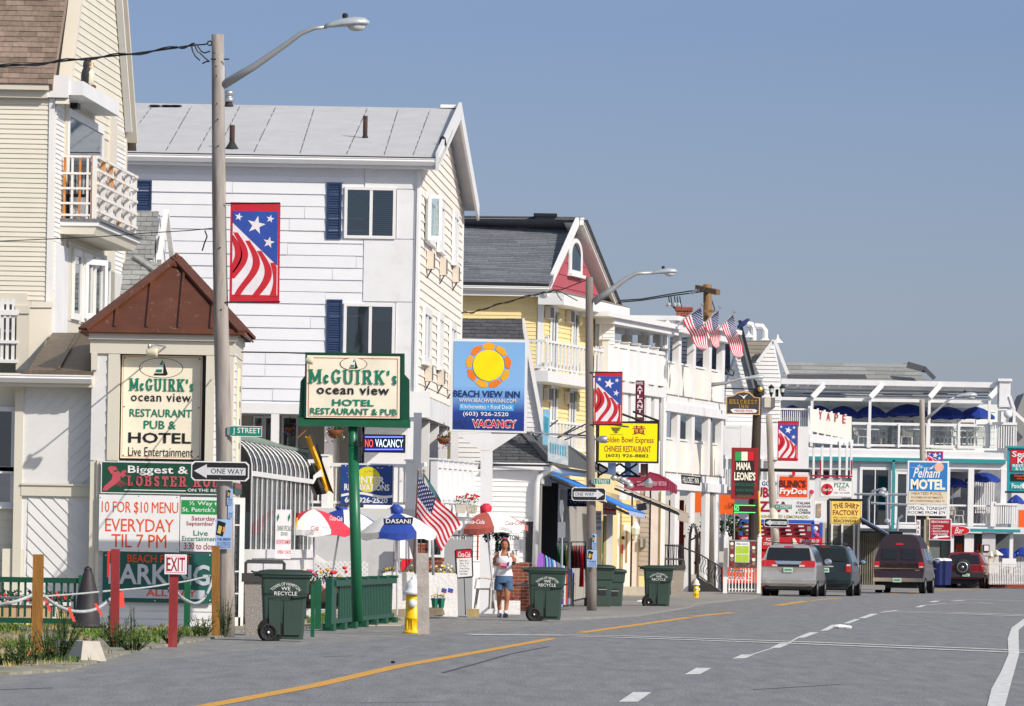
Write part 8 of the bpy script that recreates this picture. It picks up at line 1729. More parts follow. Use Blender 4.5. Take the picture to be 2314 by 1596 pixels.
for u in(1743,1768):T=thing('carriage_lamp','black carriage lamp, %s of the pair on the white gable wall'%('first' if u<1760 else 'second'),'lamp',P(u,900,293),'carriage lamps on the gable wall');pa(T,'body',MB().lathe(P(u,880,293),[(.03,-.3),(.08,-.15),(.11,.05),(.14,.07),(.02,.2)],8),IRON);pa(T,'glass',MB().lathe(P(u,880,292.8),[(.07,-.12),(.10,.03)],8),MATS['lantern_glass'])
T=thing('roof_pipes','bent white ventilation pipes over the grey gable roof','pipes',P(1700,775,297))
for q in(((1702,772),(1702,742),(1698,735),(1688,733)),((1728,770),(1728,748),(1722,739),(1706,738))):tb_(T,'pipe',q,297,.14,WHITE2,8)
for u,v in((1728,768),(1757,772),(1692,760)):pa(T,'finial',MB().lathe(P(u,v,297),[(.25,-.05),(.15,.05),(.06,.15),(.02,.3)],8),WHITE2)
k3=front(1680,279.0);bh=thing('white_balcony_house','white railed balconies behind the brown inn sign','building',P(1680,1300,280))
pb_(bh,'wall',k3,(1638,960,1830,1210),-4,-1,WHITE2);pp_(bh,'panel',k3,[(1673,963),(1710,970),(1740,983),(1740,1044),(1673,1030)],0,.1,WHITE2)
for v in(1030,1100):pb_(bh,'floor',k3,(1638,v,1760,v+7),-1,.12,WHITE2)
for i in range(9):pb_(bh,'baluster',k3,(1641+i*4,966,1642.6+i*4,1030),0,.06,WHITE2)
pb_(bh,'handrail',k3,(1638,962,1674,966),-.02,.1,WHITE2)
for i in range(8):pb_(bh,'baluster',k3,(1620+i*4.5,1060,1622+i*4.5,1100),0.2,.26,WHITE2)
for u in(1640,1720):pb_(bh,'column',k3,(u,1037,u+5,1100),0,.2,WHITE2)
pb_(bh,'dark_window',k3,(1715,1060,1735,1098),-.9,-.8,BLIND)
# ==== large motel with roof deck
pd=318.0;K=front(2000,pd);mo=thing('roof_deck_motel','large white motel with teal trim and an open roof terrace','building',K.pt(*K.hit(2000,1330)))
TEAL=C('teal_trim','2f8f95',rough=.5)
back2=K.off(-6);pb_(mo,'back_wall',back2,(1700,905,2255,1330),-.3,0,mat('pale_mint_wall',srgb('dfe6e2'),.6,var=.05));strips(mo,back2,[back2.hit(*q)for q in((1765,1012),(2250,1012),(2250,930),(1765,930))],.3,MATS['pale_mint_wall'],bot=.05)
for q in((1965,970,2000,1008),(2020,950,2065,1008),(2110,955,2150,1008),(2170,955,2200,1008)):win(mo,back2,pbox(back2,*q),fw=.12,sill=False)
hr=front(1950,345.0);T=thing('grey_roof_building','long grey shingled roof rising behind the motel deck','building',P(1950,1000,350));rr=Pl(P(1760,900,345),(1,0,0),(0,1,.7));ol=[rr.hit(*q)for q in((1760,905),(2150,905),(2052,823),(1772,820))];pa(T,'roof',MB().prism(rr,ol,-.2,0),SHGR);strips(T,rr,ol,.34,SHGR,'shingle',bot=.03,seg=1.5,jit=.3)
pa(T,'ridge_flashing',BR((2050,824),(2092,836),346,.15,.3).bar(P(2090,834,345.8),P(2112,856,345.8),.2),SHBK);pa(T,'dormer',MB().prism(hr.off(1),hr.off(1).poly((1780,846),(1955,846),(1960,856),(1780,856)),-.5,0),SHBK);pb_(T,'wall',hr,(1780,880,2140,1200),-3,-1,WHITE2)
pb_(mo,'pergola_beam',K,(1765,856,2258,868),-.3,.1,WHITE);pb_(mo,'pergola_slab',K,(1765,868,2262,876),-6,-.3,WHITE2)
for v in(878,884,890):pb_(mo,'louvre',K.off(-1.5),(1768,v,2235,v+3.5),0,.1,mat('louvre_grey',srgb('aab6c6'),.5))
for i in range(20):pa(mo,'rafter',MB().bar(K.pt(*K.hit(1780+i*24,868),.05),K.pt(*K.hit(1772+i*24,875),-.6),.12),WHITE2)
pb_(mo,'crossbeam',K,(1765,897,2236,904),-.1,.02,WHITE2);pb_(mo,'crossbeam',K.off(-4),(1765,915,2225,922),-.1,.02,WHITE2)
for a,b in((1861,1835),(1992,1966),(2124,2100),(2262,2236)):
 pa(mo,'brace',MB().bar(K.pt(*K.hit(a,870),.1),K.pt(*K.hit(b,898),.2),.16,.24),WHITE2);pb_(mo,'deck_post',K,(b-3,898,b+3,1009),0,.17,WHITE2)
for u in(1868,1985,2140):pb_(mo,'deck_post',K.off(-4.5),(u,905,u+5,1000),0,.2,WHITE2)
for q in((1815,886,1900,892),(1995,888,2062,893),(2086,888,2140,893)):pb_(mo,'heater_bar',K.off(-2),q,0,.15,mat('heater_grey',srgb('5a5f66'),.5))
T=mo;pb_(T,'corner_pier',K,(2258,857,2283,920),-1,.3,WHITE);pb_(T,'corner_pier',K,(2262,920,2280,1015),-.6,.1,WHITE2);pa(T,'corner_cap',MB().box(K,*K.rc(2254,856,2286,862),-1.1,.4),WHITE)
pa(T,'side_brace',BR((2282,895),(2292,925),pd-.3,.12).bar(P(2292,925,pd-.3),P(2291,1010,pd-.3),.12),WHITE2);sb=pa(T,'globe_lamp',MB().ball(P(2278,936,pd-.8),.2,n=12,m=8),SIGNW,True);pa(sb,'lamp_arm',BR((2250,926),(2276,926),pd-.8,.06),WHITE2)
rl=thing('deck_railing','long white railing with clear panels on the motel roof terrace','railing',K.pt(*K.hit(1930,1010)))
pb_(rl,'handrail',K,(1925,954,2236,960),-.05,.15,WHITE2);pb_(rl,'bottom_rail',K,(1925,1003,2236,1008),-.05,.1,WHITE2)
for u in(1963,2031,2097,2166,2231):pb_(rl,'post',K,(u-4+(u==2031 or u==2166)*2,958,u+5-(u==2031 or u==2166)*2,1012),-.05,.2,WHITE2)
for u0,u1 in((1926,1958),(1970,2028),(2035,2092),(2103,2162),(2171,2226)):pb_(rl,'clear_panel',K,(u0,961,u1,1002),0,.02,glassmat('clear_panel',(.9,.93,.93),.08))
for i in range(11):pb_(rl,'baluster',K.off(.3),(2240+i*5.5,958+i*.6,2242.5+i*5.5,1012+i*.4),0,.1,WHITE2)
pb_(rl,'side_rail',K.off(.3),(2236,954,2298,960),-.1,.15,WHITE2);pb_(mo,'deck_floor',K,(1700,1009,2270,1015),-6,.15,WHITE2);pb_(mo,'fascia',K,(1800,1015,2268,1029),-.3,.2,WHITE);pb_(mo,'teal_gutter',K,(1800,1031,2272,1040),-.2,.3,TEAL);pb_(mo,'teal_gutter',K,(2090,1193,2305,1200),-.2,.3,TEAL)
pb_(mo,'white_line',K,(1800,1029,2270,1031),-.1,.26,WHITE2)
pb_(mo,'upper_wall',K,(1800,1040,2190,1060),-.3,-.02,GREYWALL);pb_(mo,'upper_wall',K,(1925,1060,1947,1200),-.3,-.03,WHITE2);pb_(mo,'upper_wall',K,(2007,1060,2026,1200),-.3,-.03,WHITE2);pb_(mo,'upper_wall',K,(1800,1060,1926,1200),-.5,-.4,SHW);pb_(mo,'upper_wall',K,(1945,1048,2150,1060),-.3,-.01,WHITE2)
win(mo,K,pbox(K,1948,1062,2006,1190),nx=2,fw=.12,name='sliding_door',sill=False);win(mo,K,pbox(K,2028,1072,2090,1185),nx=3,fw=.12,sill=False,back=BLIND);pb_(mo,'teal_pipe',K,(2016,1040,2022,1200),.1,.3,TEAL)
for u in(1835,1862,1890,1912):pb_(mo,'dark_window',K,(u,1065,u+12,1080),-.39,-.3,DARK)
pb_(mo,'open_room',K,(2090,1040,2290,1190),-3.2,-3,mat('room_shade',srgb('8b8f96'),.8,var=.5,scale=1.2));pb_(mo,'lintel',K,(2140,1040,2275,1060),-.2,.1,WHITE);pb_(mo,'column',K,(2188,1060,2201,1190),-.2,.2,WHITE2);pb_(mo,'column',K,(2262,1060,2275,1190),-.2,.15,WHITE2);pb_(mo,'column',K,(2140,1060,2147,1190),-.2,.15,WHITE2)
for i in range(9):pb_(mo,'curtain',K.off(-2.5),(2205+i*5,1075,2207.5+i*5,1160),0,.05,WHITE2)
pb_(mo,'middle_floor',K,(1930,1186,2298,1193),-3,.2,WHITE);r9=thing('deck_railing','white railing of the motel middle floor above the bar sign','railing',K.pt(*K.hit(2150,1186)))
pb_(r9,'handrail',K,(2022,1138,2240,1142),0,.12,WHITE2);pb_(r9,'bottom_rail',K,(2022,1180,2240,1184),0,.12,WHITE2);pb_(r9,'corner_post',K,(2238,1134,2250,1190),0,.3,WHITE2)
for i in range(10):pb_(r9,'baluster',K.off(.2),(2251+i*5,1142,2254+i*5,1184),0,.1,WHITE2)
pb_(r9,'side_rail',K.off(.2),(2248,1137,2300,1142),-.1,.15,WHITE2)
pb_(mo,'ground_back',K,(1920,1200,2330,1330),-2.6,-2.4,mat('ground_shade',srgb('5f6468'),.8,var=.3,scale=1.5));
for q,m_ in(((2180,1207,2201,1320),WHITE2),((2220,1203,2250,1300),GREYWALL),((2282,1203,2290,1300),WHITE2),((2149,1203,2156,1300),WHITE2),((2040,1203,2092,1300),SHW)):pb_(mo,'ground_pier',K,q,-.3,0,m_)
pb_(mo,'door',K.off(-.5),(2100,1215,2125,1300),0,.1,mat('grey_door',srgb('6d716e'),.6));pb_(mo,'door',K.off(-.5),(2127,1215,2148,1300),0,.1,MATS['grey_door']);pb_(mo,'framed_menu',K,(2222,1231,2236,1247),.01,.06,BLACK);pb_(mo,'framed_menu_sheet',K,(2224,1233,2234,1245),.061,.07,SIGNW)
for u,c_ in((2160,INKO),(2166,OR_),(2208,INKR),(2212,YEL)):pb_(mo,'souvenir',K.off(-1),(u,1230,u+7,1255),0,.2,c_)
def parasol(label,u,v,d,w_,h,cols,pv,grp):return umbrella(label,(u,v),(u-w_,u+w_,v+h),d,8,cols,ribn=8,rot=.2,drop=5,pole_v=pv)
NV=C('parasol_navy','1c3890',rough=.6,var=.15);ordn=('first','second','third','fourth','fifth','sixth','seventh')
for i,(u,v,w_)in enumerate(((1790,915,34),(1850,916,40),(1905,917,44),(1968,916,40),(2052,913,52),(2140,919,52),(2205,919,44))):
 T=parasol('navy parasol on the motel roof terrace, %s from the white gable house'%ordn[i],u,v,pd+3,w_,22,[NV],1008,'x');T['group']='navy parasols on the roof terrace'
for i,(u,v,w_,pv,l)in enumerate(((2152,1080,40,1186,'navy parasol on the middle floor left of its white column'),(2222,1068,42,1186,'navy parasol on the middle floor right of the white column'),(2270,1238,30,1300,'blue parasol over the fenced ground floor terrace'),(2310,1236,22,1300,'second blue parasol cut by the right edge'),(2296,1118,20,1180,'blue parasol partly behind the teal sign'))):parasol(l,u,v,pd+1.5,w_,16,[NV],pv,'x')
tn=0
for i,u in enumerate((1945,1985,2010,2045,2076,2118,2150,2190,2215)):
 c=copy_tree(pc);p=P(u,1009,pd+1.5+i%3);c.location=p;c.rotation_euler=(0,0,(.4,2.6,-.7,3.4,1.2)[i%5]);c.scale=(1.05,)*3;c['label']='white plastic chair on the motel roof terrace, %s from its left end'%('first','second','third','fourth','fifth','sixth','seventh','eighth','ninth')[i];c['group']='white chairs on the roof terrace'
 for o in c.children:o.data=o.data.copy()if i==0 else o.data
for i,(u,v)in enumerate(((2160,1186),(2218,1186),(2060,1186),(2252,1318),(2270,1318),(2290,1318))):
 c=copy_tree(pc);c.location=P(u,v,pd-1+(v<1200)*2.2)if v<1200 else P(u,v,317.2);c.rotation_euler=(0,0,.5+i);c['label']=('white chair on the middle floor beside the wide column','white chair on the middle floor under the right parasol','white chair on the middle floor left of the blue sign','white garden chair just inside the picket fence, nearest the red car','middle white garden chair behind the picket fence','white garden chair at the far end behind the picket fence')[i];c['group']='white chairs of the motel'
for i,u in enumerate((1960,2060,2185)):T=thing('cafe_table','white table on the roof terrace, %s one from the left'%ordn[i],'table',P(u,1009,pd+2),'white tables on the roof terrace');pa(T,'table_top',MB().lathe(P(u,1009,pd+2),[(.02,.74),(.55,.75),(.55,.79),(.02,.8)],16),SIGNW);pa(T,'pedestal',MB().lathe(P(u,1009,pd+2),[(.3,0),(.05,.06),(.05,.74)],8),SIGNW)
pk=pl2(1831,303,1925,314,950);T=thing('panelled_deck','white panelled deck with red hanging letters beside the roof terrace','deck',P(1830,980,303));K2=front(1790,303.2)
for i in range(6):pp_(T,'panel',pk,[(1832+i*15.6,924+i*3.2),(1846.5+i*15.6,926+i*3.2),(1846.5+i*15.6,977+i*3.4),(1832+i*15.6,974+i*3.4)],-.1,0,PANEL);pp_(T,'post',pk,[(1830+i*15.7,920+i*3.2),(1833+i*15.7,920+i*3.2),(1833+i*15.7,979+i*3.4),(1830+i*15.7,979+i*3.4)],0,.03,WHITE2)
pp_(T,'fascia',pk,[(1828,980),(1926,994),(1926,1008),(1828,1000)],-.2,.04,WHITE);pb_(T,'front_fascia',K2,(1763,985,1829,999),-.2,.1,WHITE);pb_(T,'handrail',K2,(1740,922,1832,926),-.05,.1,WHITE2);pb_(T,'bottom_rail',K2,(1740,974,1832,978),-.05,.1,WHITE2);pb_(T,'floor',K2,(1740,978,1832,985),-3,0,WHITE2)
for i in range(20):pb_(T,'baluster',K2,(1742+i*4.6,926,1744+i*4.6,974),0,.05,WHITE2)
pb_(T,'corner_post',K2,(1826,918,1833,982),0,.3,WHITE2)
for i,u in enumerate((1823,1837,1856,1876,1896,1912,1922)):pb_(T,'column',front(u,304+i*1.5),(u,996,u+5,1080),-.2,.1,WHITE2)
for i,c_ in enumerate('YAPE'):txtp(T,pk,c_,1849+i*18,929+i*3,1857+i*18,948+i*3,INKR,c=.03,bold=.03)
# ==== mid street signs and stands
d=258.0;hs_=front(1680,d);T=thing('inn_sign','dark brown inn sign with gold letters and a white gull, arched top','sign',P(1680,940,d))
o9=[(1641,936),(1641,896),(1655,894),(1668,886),(1681,884),(1695,887),(1705,897),(1718,899),(1717,938)];GOLD=C('sign_gold','c79a3c',rough=.4,metal=.3)
pp_(T,'frame',hs_,o9,-.15,0,C('frame_tan','d8a878'));pp_(T,'face',hs_,[(1680+(u-1680)*.93,913+(v-913)*.9)for u,v in o9],.001,.02,C('sign_charcoal','3a3738'))
slab(T,hs_,'HILL',sbox(hs_,1648,903,1670,913),GOLD,c=.03,wt=.14);slab(T,hs_,'CREST',sbox(hs_,1673,904,1711,913),GOLD,c=.03,wt=.14);slab(T,hs_,'INN',sbox(hs_,1669,915,1691,923),GOLD,c=.03,wt=.14)
pp_(T,'ribbon',hs_,[(1650,926),(1658,924),(1705,925),(1711,928),(1708,933),(1656,933)],.021,.04,SIGNW);txtp(T,hs_,'HEATED POOL',1660,926,1702,931,INKDR,c=.045,bold=.04)
for s_9 in([(1667,891),(1679,896),(1690,891),(1681,899)],[(1676,896),(1684,897),(1681,902)]):pp_(T,'gull',hs_,s_9,.025,.045+random.random()*.01,SIGNW)
tb_(T,'hanging_bar',[(1638,878),(1722,880)],d,.03,IRON);pa(T,'arrow_tip',MB().ball(P(1718,880,d),.1,n=8,m=4),GOLD)
T=thing('sign_pole','dark round pole carrying the inn and Italian restaurant signs','pole',P(1706,1330,d));tb_(T,'pole',[(1701,1330),(1704,1130),(1712,900),(1713,880)],d+.3,[.2,.19,.15,.15],mat('dark_pole',srgb('3f342e'),.8,var=.3,stretch=(1,1,.2)),12);pa(T,'cap',MB().lathe(P(1713,888,d+.3),[(.22,-.1),(.22,.12),(.1,.2),(.05,.3)],10),IRON)
T,pl=boxsign('restaurant_sign','tall dark red framed sign with an Italian tricolour and white letters',1653,1012,1713,1128,d-.4,C('sign_dark','231c20'),C('frame_red','8c1d22'),.4,.14,lines=(('HAMPTON’S FAVORITE',(1658,1092,1708,1099),INKG,.0),('FAMILY PRICED',(1664,1105,1702,1111),INKG,.0),('RESTAURANT',(1667,1118,1698,1124),INKG,.0)))
LTR=C('letter_cream','f0ecd8');txtp(T,pl,'MAMA',1664,1045,1697,1062,LTR,bold=.12,c=.02);txtp(T,pl,"LEONE'S",1659,1067,1707,1086,LTR,bold=.12,c=.02)
for i,c_ in enumerate((C('flag_green','2a9a50'),SIGNC,INKR)):pb_(T,'flag_panel',pl,(1661+i*14.5,1021,1675+i*14.5,1041),.01,.02,c_)
T,pl=boxsign('led_sign','black LED strip with green NO and dim red letters',1657,1140,1710,1160,d-.4,BLACK,IRON,.2,.03);EG=mat('led_green',(.1,.8,.2),.3,emit=(.1,1,.2,1.2));txtp(T,pl,'NO',1659,1144,1670,1155,EG,bold=.02,c=.02);txtp(T,pl,'VACANCY',1673,1144,1706,1155,C('led_dim','5a1420'),bold=.03,c=.02)
for v in(1141,1157):pb_(T,'led_line',pl,(1659,v,1707,v+1.5),.01,.02,EG)
d=275.0;S_=front(1770,d);T=thing('pizza_stand','blue framed pizza stand under a wide white subs and pizza board','food stand',P(1770,1330,d));BLU=C('stand_blue','2f57b8',rough=.5)
pb_(T,'board',S_,(1700,1084,1841,1176),-.3,0,SIGNW);pb_(T,'side_board',S_,(1841,1132,1868,1178),-.5,-.1,WHITE2);pb_(T,'side_picture',S_,(1846,1138,1856,1168),-.09,-.05,C('side_print','b9a58c',var=.5,scale=6))
DRD=C('stand_maroon','7a1626',rough=.6);txtp(T,S_,'GOLDEN',1722,1088,1770,1098,INKB,bold=.05);txtp(T,S_,'SUBS',1697,1101,1747,1125,INKDR,bold=.12);txtp(T,S_,'PIZZA',1690,1133,1783,1157,INKDR,bold=.12)
for s,q in(('ITALIAN',(1801,1134,1830,1140)),('SAUSAGE',(1799,1142,1832,1147)),('STEAK',(1804,1150,1827,1155)),('& CHEESE',(1798,1156,1832,1161))):txtp(T,S_,s,*q,INK,bold=.03)
txtp(T,S_,'OLD FASHIONED LEMONADE-',1690,1164,1829,1171,C('olive_yellow','a9a31a'),bold=.06);pa(T,'ice_cream_scoop',MB().prism(S_,disc(S_,*S_.hit(1834,1112),.09,12),.01,.03),PNK);pp_(T,'ice_cream_cone',S_,[(1830,1116),(1836,1117),(1830,1128)],.01,.03,C('cone_tan','c9a070'))
pb_(T,'blue_beam',S_,(1671,1173,1840,1181),-.3,.1,BLU);pb_(T,'back_wall',S_,(1660,1181,1860,1330),-2.6,-2.4,DRD)
for u in(1672,1834,1852):pb_(T,'blue_post',S_,(u,1181,u+7,1330),-.2,.1,BLU)
for i in range(26):u=1680+(i%5)*31+(i//5)*2;pb_(T,'menu_strip',S_.off(-2.3),(u,1188+(i//5)*9,u+12,1191+(i//5)*9),0,.05,SIGNW)
pb_(T,'counter',S_,(1671,1212,1858,1240),.0,.2,INKR);pb_(T,'counter_front',S_,(1680,1240,1858,1330),-.1,.1,INKR);CF=S_.off(.21)
for s,q in(('PIZZA',(1676,1215,1694,1222)),('PIZZA',(1731,1216,1750,1223)),('STEAK SUBS',(1725,1226,1760,1232)),('27 FLAVORS OF',(1807,1219,1851,1226)),('SOFT SERVE',(1815,1228,1851,1233))):txtp(T,CF,s,*q,SIGNW,bold=.06)
pp_(T,'cone_print',CF,[(1791,1217),(1796,1217),(1803,1230),(1792,1230)],.0,.02,SIGNC)
for i,(u,v)in enumerate(((1843,1195),(1841,1205),(1846,1210))):pa(T,'toy_prize',MB().ball(P(u,v,d-.5),.1,n=8,m=5),(SIGNW,PUR,PNK)[i])
for u in(1678,1824):pa(T,'flood_lamp',MB().box(front(u,d-1),*front(u,d-1).rc(u,1190,u+8,1200),-.1,.1),GALV)
T,pl=boxsign('fried_dough_sign','orange framed fry dough sign with maroon and white script',1757,1073,1829,1128,262,C('sign_orange','e8501c',rough=.35),GREYWALL,.4,.07);txtp(T,pl,"BLINK'S",1761,1085,1821,1102,C('sign_oxblood','5e1414'),bold=.12,c=.02);txtp(T,pl,'FryDoe',1761,1103,1823,1121,SIGNW,bold=.12,c=.03,shear=.15)
tb_(T,'hanging_bar',[(1712,1062),(1830,1064)],262,.07,IRON);pb_(T,'hanger',front(1795,262),(1790,1066,1797,1074),-.1,.1,INKR)
T,pl=boxsign('pizza_sign','white pizza sign with a red drink roundel',1853,1087,1927,1124,285,SIGNW,GREYWALL,.3,.04,lines=(('PIZZA',(1885,1091,1919,1102),INKG,.05),('ETC.',(1896,1104,1912,1109),INK,.04),('SUBS • ICE CREAM',(1884,1112,1920,1116),INK,.0)))
q=pl.hit(1869,1106);pa(T,'red_roundel',MB().prism(pl,disc(pl,*q,13/16000*285,20),.01,.02),INKR);pa(T,'bottle_print',MB().prism(pl,[(q[0]-.03,q[1]-.2),(q[0]+.03,q[1]-.2),(q[0]+.02,q[1]+.18),(q[0]-.02,q[1]+.18)],.021,.03),INK);script(T,pl,1859,1103,1880,1110,SIGNW,c=.035);pa(T,'red_bracket',MB().box(pl,*pl.rc(1826,1073,1926,1077),-.1,.1).box(pl,*pl.rc(1853,1040,1856,1073),-.1,.1).box(pl,*pl.rc(1923,1040,1926,1073),-.1,.1),INKDR)
T,pl=boxsign('shirt_shop_sign','yellow shirt shop sign with brown arched lettering',1877,1131,1946,1184,285,C('sign_buttery','eccb66',rough=.5),C('frame_mustard','c79c3a'),.15,.03,lines=(('FACTORY',(1882,1153,1940,1165),C('brown_ink','7a3520'),.08),('MENS . LADIES & CHILDREN',(1883,1168,1937,1172),MATS['brown_ink']if 'brown_ink' in MATS else INK,.0),('BEACHWEAR',(1884,1174,1936,1181),INK,.07)))
txtp(T,pl,'THE SHIRT',1884,1136,1940,1148,C('brown_ink','7a3520'),arc=.7,bold=.08,c=.01);tb_(T,'post',[(1872,1330),(1872,1130)],285,.07,IRON);tb_(T,'hanging_bar',[(1872,1129),(1948,1130)],285,.05,IRON)
d=290.0;S5=front(1920,d);T=thing('shuttered_shop','row of closed shops with dark roller shutters behind the vans','building',P(1920,1330,d));pb_(T,'wall',S5,(1857,1182,1944,1340),-2,0,mat('shop_beige',srgb('b5aa98'),.8,var=.1))
for u0,u1 in((1881,1900),(1904,1926)):
 for k in range(12):pb_(T,'shutter_slat',S5,(u0,1188+k*11,u1,1197+k*11),.01,.06+k%2*.01,mat('shutter_dark',srgb('55554f'),.5))
for u in(1878,1901,1928,1938):pb_(T,'pilaster',S5,(u,1184,u+4,1340),0,.2,WHITE2)
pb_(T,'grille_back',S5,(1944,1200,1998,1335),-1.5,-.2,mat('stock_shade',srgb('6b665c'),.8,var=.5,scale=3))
for i in range(9):pb_(T,'grille_bar',S5,(1945+i*5,1205,1947+i*5,1330),.0,.05,mat('grille_wood',srgb('8a8372'),.8,var=.3))
awning('striped_awning','pale blue and white striped awning between the shirt sign and the motel',P(1945,1170,284),P(2008,1206,286),9,[C('awning_pale_blue','7c9fd8',rough=.6),UW],drop=.22,n=7)
pb_(T,'low_step',front(1960,262),(1940,1322,2000,1332),-2,0,SIDEW)
d=290.0;T,pl=boxsign('motel_sign','tall blue motel sign with white script and a setting sun',2051,1042,2144,1140,d,C('sign_azure','2f7cc0',rough=.35),SIGNW,.35,.06,lines=(('MOTEL',(2058,1083,2136,1107),C('cream_ink','efe6cc'),.14),))
pb_(T,'cream_panel',pl,(2053,1110,2141,1138),.01,.02,C('panel_sand','d8cdb0'));txtp(T,pl,'Pelham',2063,1058,2124,1080,SIGNW,bold=.05,shear=.35,c=.02);txtp(T,pl,'the',2073,1049,2084,1059,SIGNW,bold=.03,shear=.35,c=.02)
pa(T,'sun_print',MB().prism(pl,disc(pl,*pl.hit(2122,1056),.19,20),.008,.015),C('sun_peach','f0b49a'));pb_(T,'horizon_line',pl,(2058,1056,2134,1057),.016,.02,C('horizon_pink','e8b8b0'));pp_(T,'gull',pl,[(2098,1062),(2112,1050),(2106,1060)],.02,.03,SIGNW)
for s,q in(('HEATED POOL',(2060,1112,2129,1119)),('ROOMS•APARTMENTS',(2059,1122,2131,1127)),('AIR CONDITIONING•CABLE TV',(2056,1130,2135,1135))):txtp(T,pl,s,*q,C('sand_ink','9a6f5c'),bold=.03,c=.025)
T,pl=boxsign('letter_board','white changeable letter board below the blue motel sign',2050,1141,2141,1166,d-.1,SIGNW,GREYWALL,.3,.04,lines=(('SPECIAL TONIGHT',(2053,1145,2139,1153),INK,.03),('ROOMS FROM $79',(2053,1155,2136,1163),INK,.03)))
T=thing('sign_pole','rust streaked yellow pole beside the red beachwear sign','pole',P(2096,1330,d));tb_(T,'pole',[(2096,1340),(2096,1166)],d,.07,mat('rusty_yellow_pole',srgb('d8c08a'),.7,var=.3,stain=((.45,.2,.05),5,.8)),10);pb_(T,'dark_post',front(2085,d+.4),(2075,1166,2088,1330),0,.1,mat('old_board',srgb('5c5a55'),.9));pb_(T,'cap_beam',front(2085,d+.2),(2070,1166,2128,1174),0,.2,IRON)
T,pl=boxsign('beach_shop_sign','red beach shop sign listing goods above a white arrow',2100,1172,2150,1221,d-.3,INKDR,SIGNW,.2,.03,lines=(('BEACH BASICS',(2105,1177,2144,1182),SIGNW,.05),('• CLOTHING',(2105,1187,2132,1191),SIGNW,.04),('• JEWELRY',(2105,1193,2128,1197),SIGNW,.04),('• BEACH SUPPLIES',(2105,1199,2144,1203),SIGNW,.04),('• SUN GLASSES',(2105,1205,2141,1209),SIGNW,.04)))
pp_(T,'arrow',pl,[(2106,1217),(2118,1209),(2119,1212),(2140,1210),(2146,1214),(2119,1216),(2118,1218)],.01,.02,SIGNW)
b9=front(2165,d+3);T=thing('bar_sign','red oval bar sign with white script','sign',P(2165,1212,d+3));q=b9.hit(2162,1199);pa(T,'rim',MB().prism(b9,disc(b9,*q,.56,28,.36),-.1,0),SIGNW);pa(T,'oval',MB().prism(b9,disc(b9,*q,.53,28,.34),.001,.02),INKR);txtp(T,b9,'Bar',2157,1192,2178,1206,SIGNW,bold=.0,shear=.4,c=.03)
T,pl=boxsign('vertical_sign','narrow white sign with red letters left of the yellow pole',2071,1175,2080,1210,d-.5,SIGNW,GREYWALL,.1,.01,lines=(('B',(2073,1178,2078,1186),INKDR,.08),('A',(2073,1189,2078,1196),INKDR,.08),('R',(2073,1199,2078,1206),INKDR,.08)))
T=thing('light_rig','grey pipe rig with floodlights in front of the motel','floodlight rig',P(1970,1330,d+5))
for q in(((1930,1117),(2066,1118)),((1968,1137),(2066,1142)),((1963,1190),(1963,1130),(1972,1110),(1990,1106)),((2004,1180),(2004,1110)),((2028,1200),(2029,1175),(2040,1165))):tb_(T,'pipe',q,d+5,.06,GALV)
for u,v in((1996,1107),(1992,1114),(2000,1118),(2064,1117),(2006,1178)):pa(T,'floodlight',MB().ball(P(u,v,d+4.9),.14,.14,.1,8,5),ALU)
d=262.0;T=thing('pole_sign','teal framed seafood restaurant sign cut by the right edge','sign',P(2310,1120,d));pl=front(2300,d);TL=C('sign_teal','1f9aa0',rough=.4)
pb_(T,'cabinet',pl,(2278,1010,2380,1114),-.3,0,TL);pb_(T,'red_panel',pl,(2284,1017,2374,1066),.01,.03,INKR);pb_(T,'small_panel',pl,(2286,1049,2372,1064),.035,.05,TL);pb_(T,'led_panel',pl,(2284,1071,2374,1087),.01,.03,INK);pb_(T,'cap',pl,(2274,1008,2384,1013),-.3,.1,TL);pb_(T,'base_bar',pl,(2272,1110,2384,1114),-.3,.1,IRON)
for s,q,m_ in(('Sea',(2287,1020,2320,1033),SIGNW),('Ketch',(2299,1034,2350,1048),SIGNW),('RESTAURANT',(2288,1050,2360,1056),SIGNW),('& LOUNGE',(2294,1057,2350,1063),SIGNW),('Food',(2286,1093,2308,1104),SIGNW),('Outdoor',(2291,1073,2330,1078),INKO),('Dining',(2298,1080,2326,1085),INKO)):txtp(T,pl,s,*q,m_,bold=.06,c=.055)
pa(T,'disc_print',MB().prism(pl,disc(pl,*pl.hit(2316,1098),.12,16),.01,.02),SIGNW);T,pl=boxsign('small_orange_sign','small orange sign at the right edge below the teal one',2301,1152,2350,1193,285,OR_,GREYWALL,.2,.02)
ga=thing('far_grey_house','grey roofed house at the far right behind the terrace corner','building',P(2310,1000,350));g_=front(2300,350);pp_(ga,'roof',g_,[(2285,960),(2314,890),(2360,870),(2360,1010),(2290,1010)],-5,0,SHGR);pb_(ga,'wall',g_,(2290,985,2400,1330),-3,-.5,SHW);pa(ga,'rake_board',BR((2285,925),(2335,970),349.5,.15),WHITE2)
for i,(u,v)in enumerate(((2239,1258),(2252,1255))):T=thing('stone_pillar','cream gate pillar with pyramid cap, %s of two by the red car'%ordn[i],'pillar',P(u,1300,316),'cream pillars by the picket fence');pa(T,'shaft',MB().box(front(u,316),*front(u,316).rc(u-5,v,u+5,1320),-.3,0),CREAMT);pa(T,'cap',MB().lathe(P(u,v,316)+V((0,.15,0)),[(.3,0),(.3,.04),(.01,.25)],4),CREAMT)
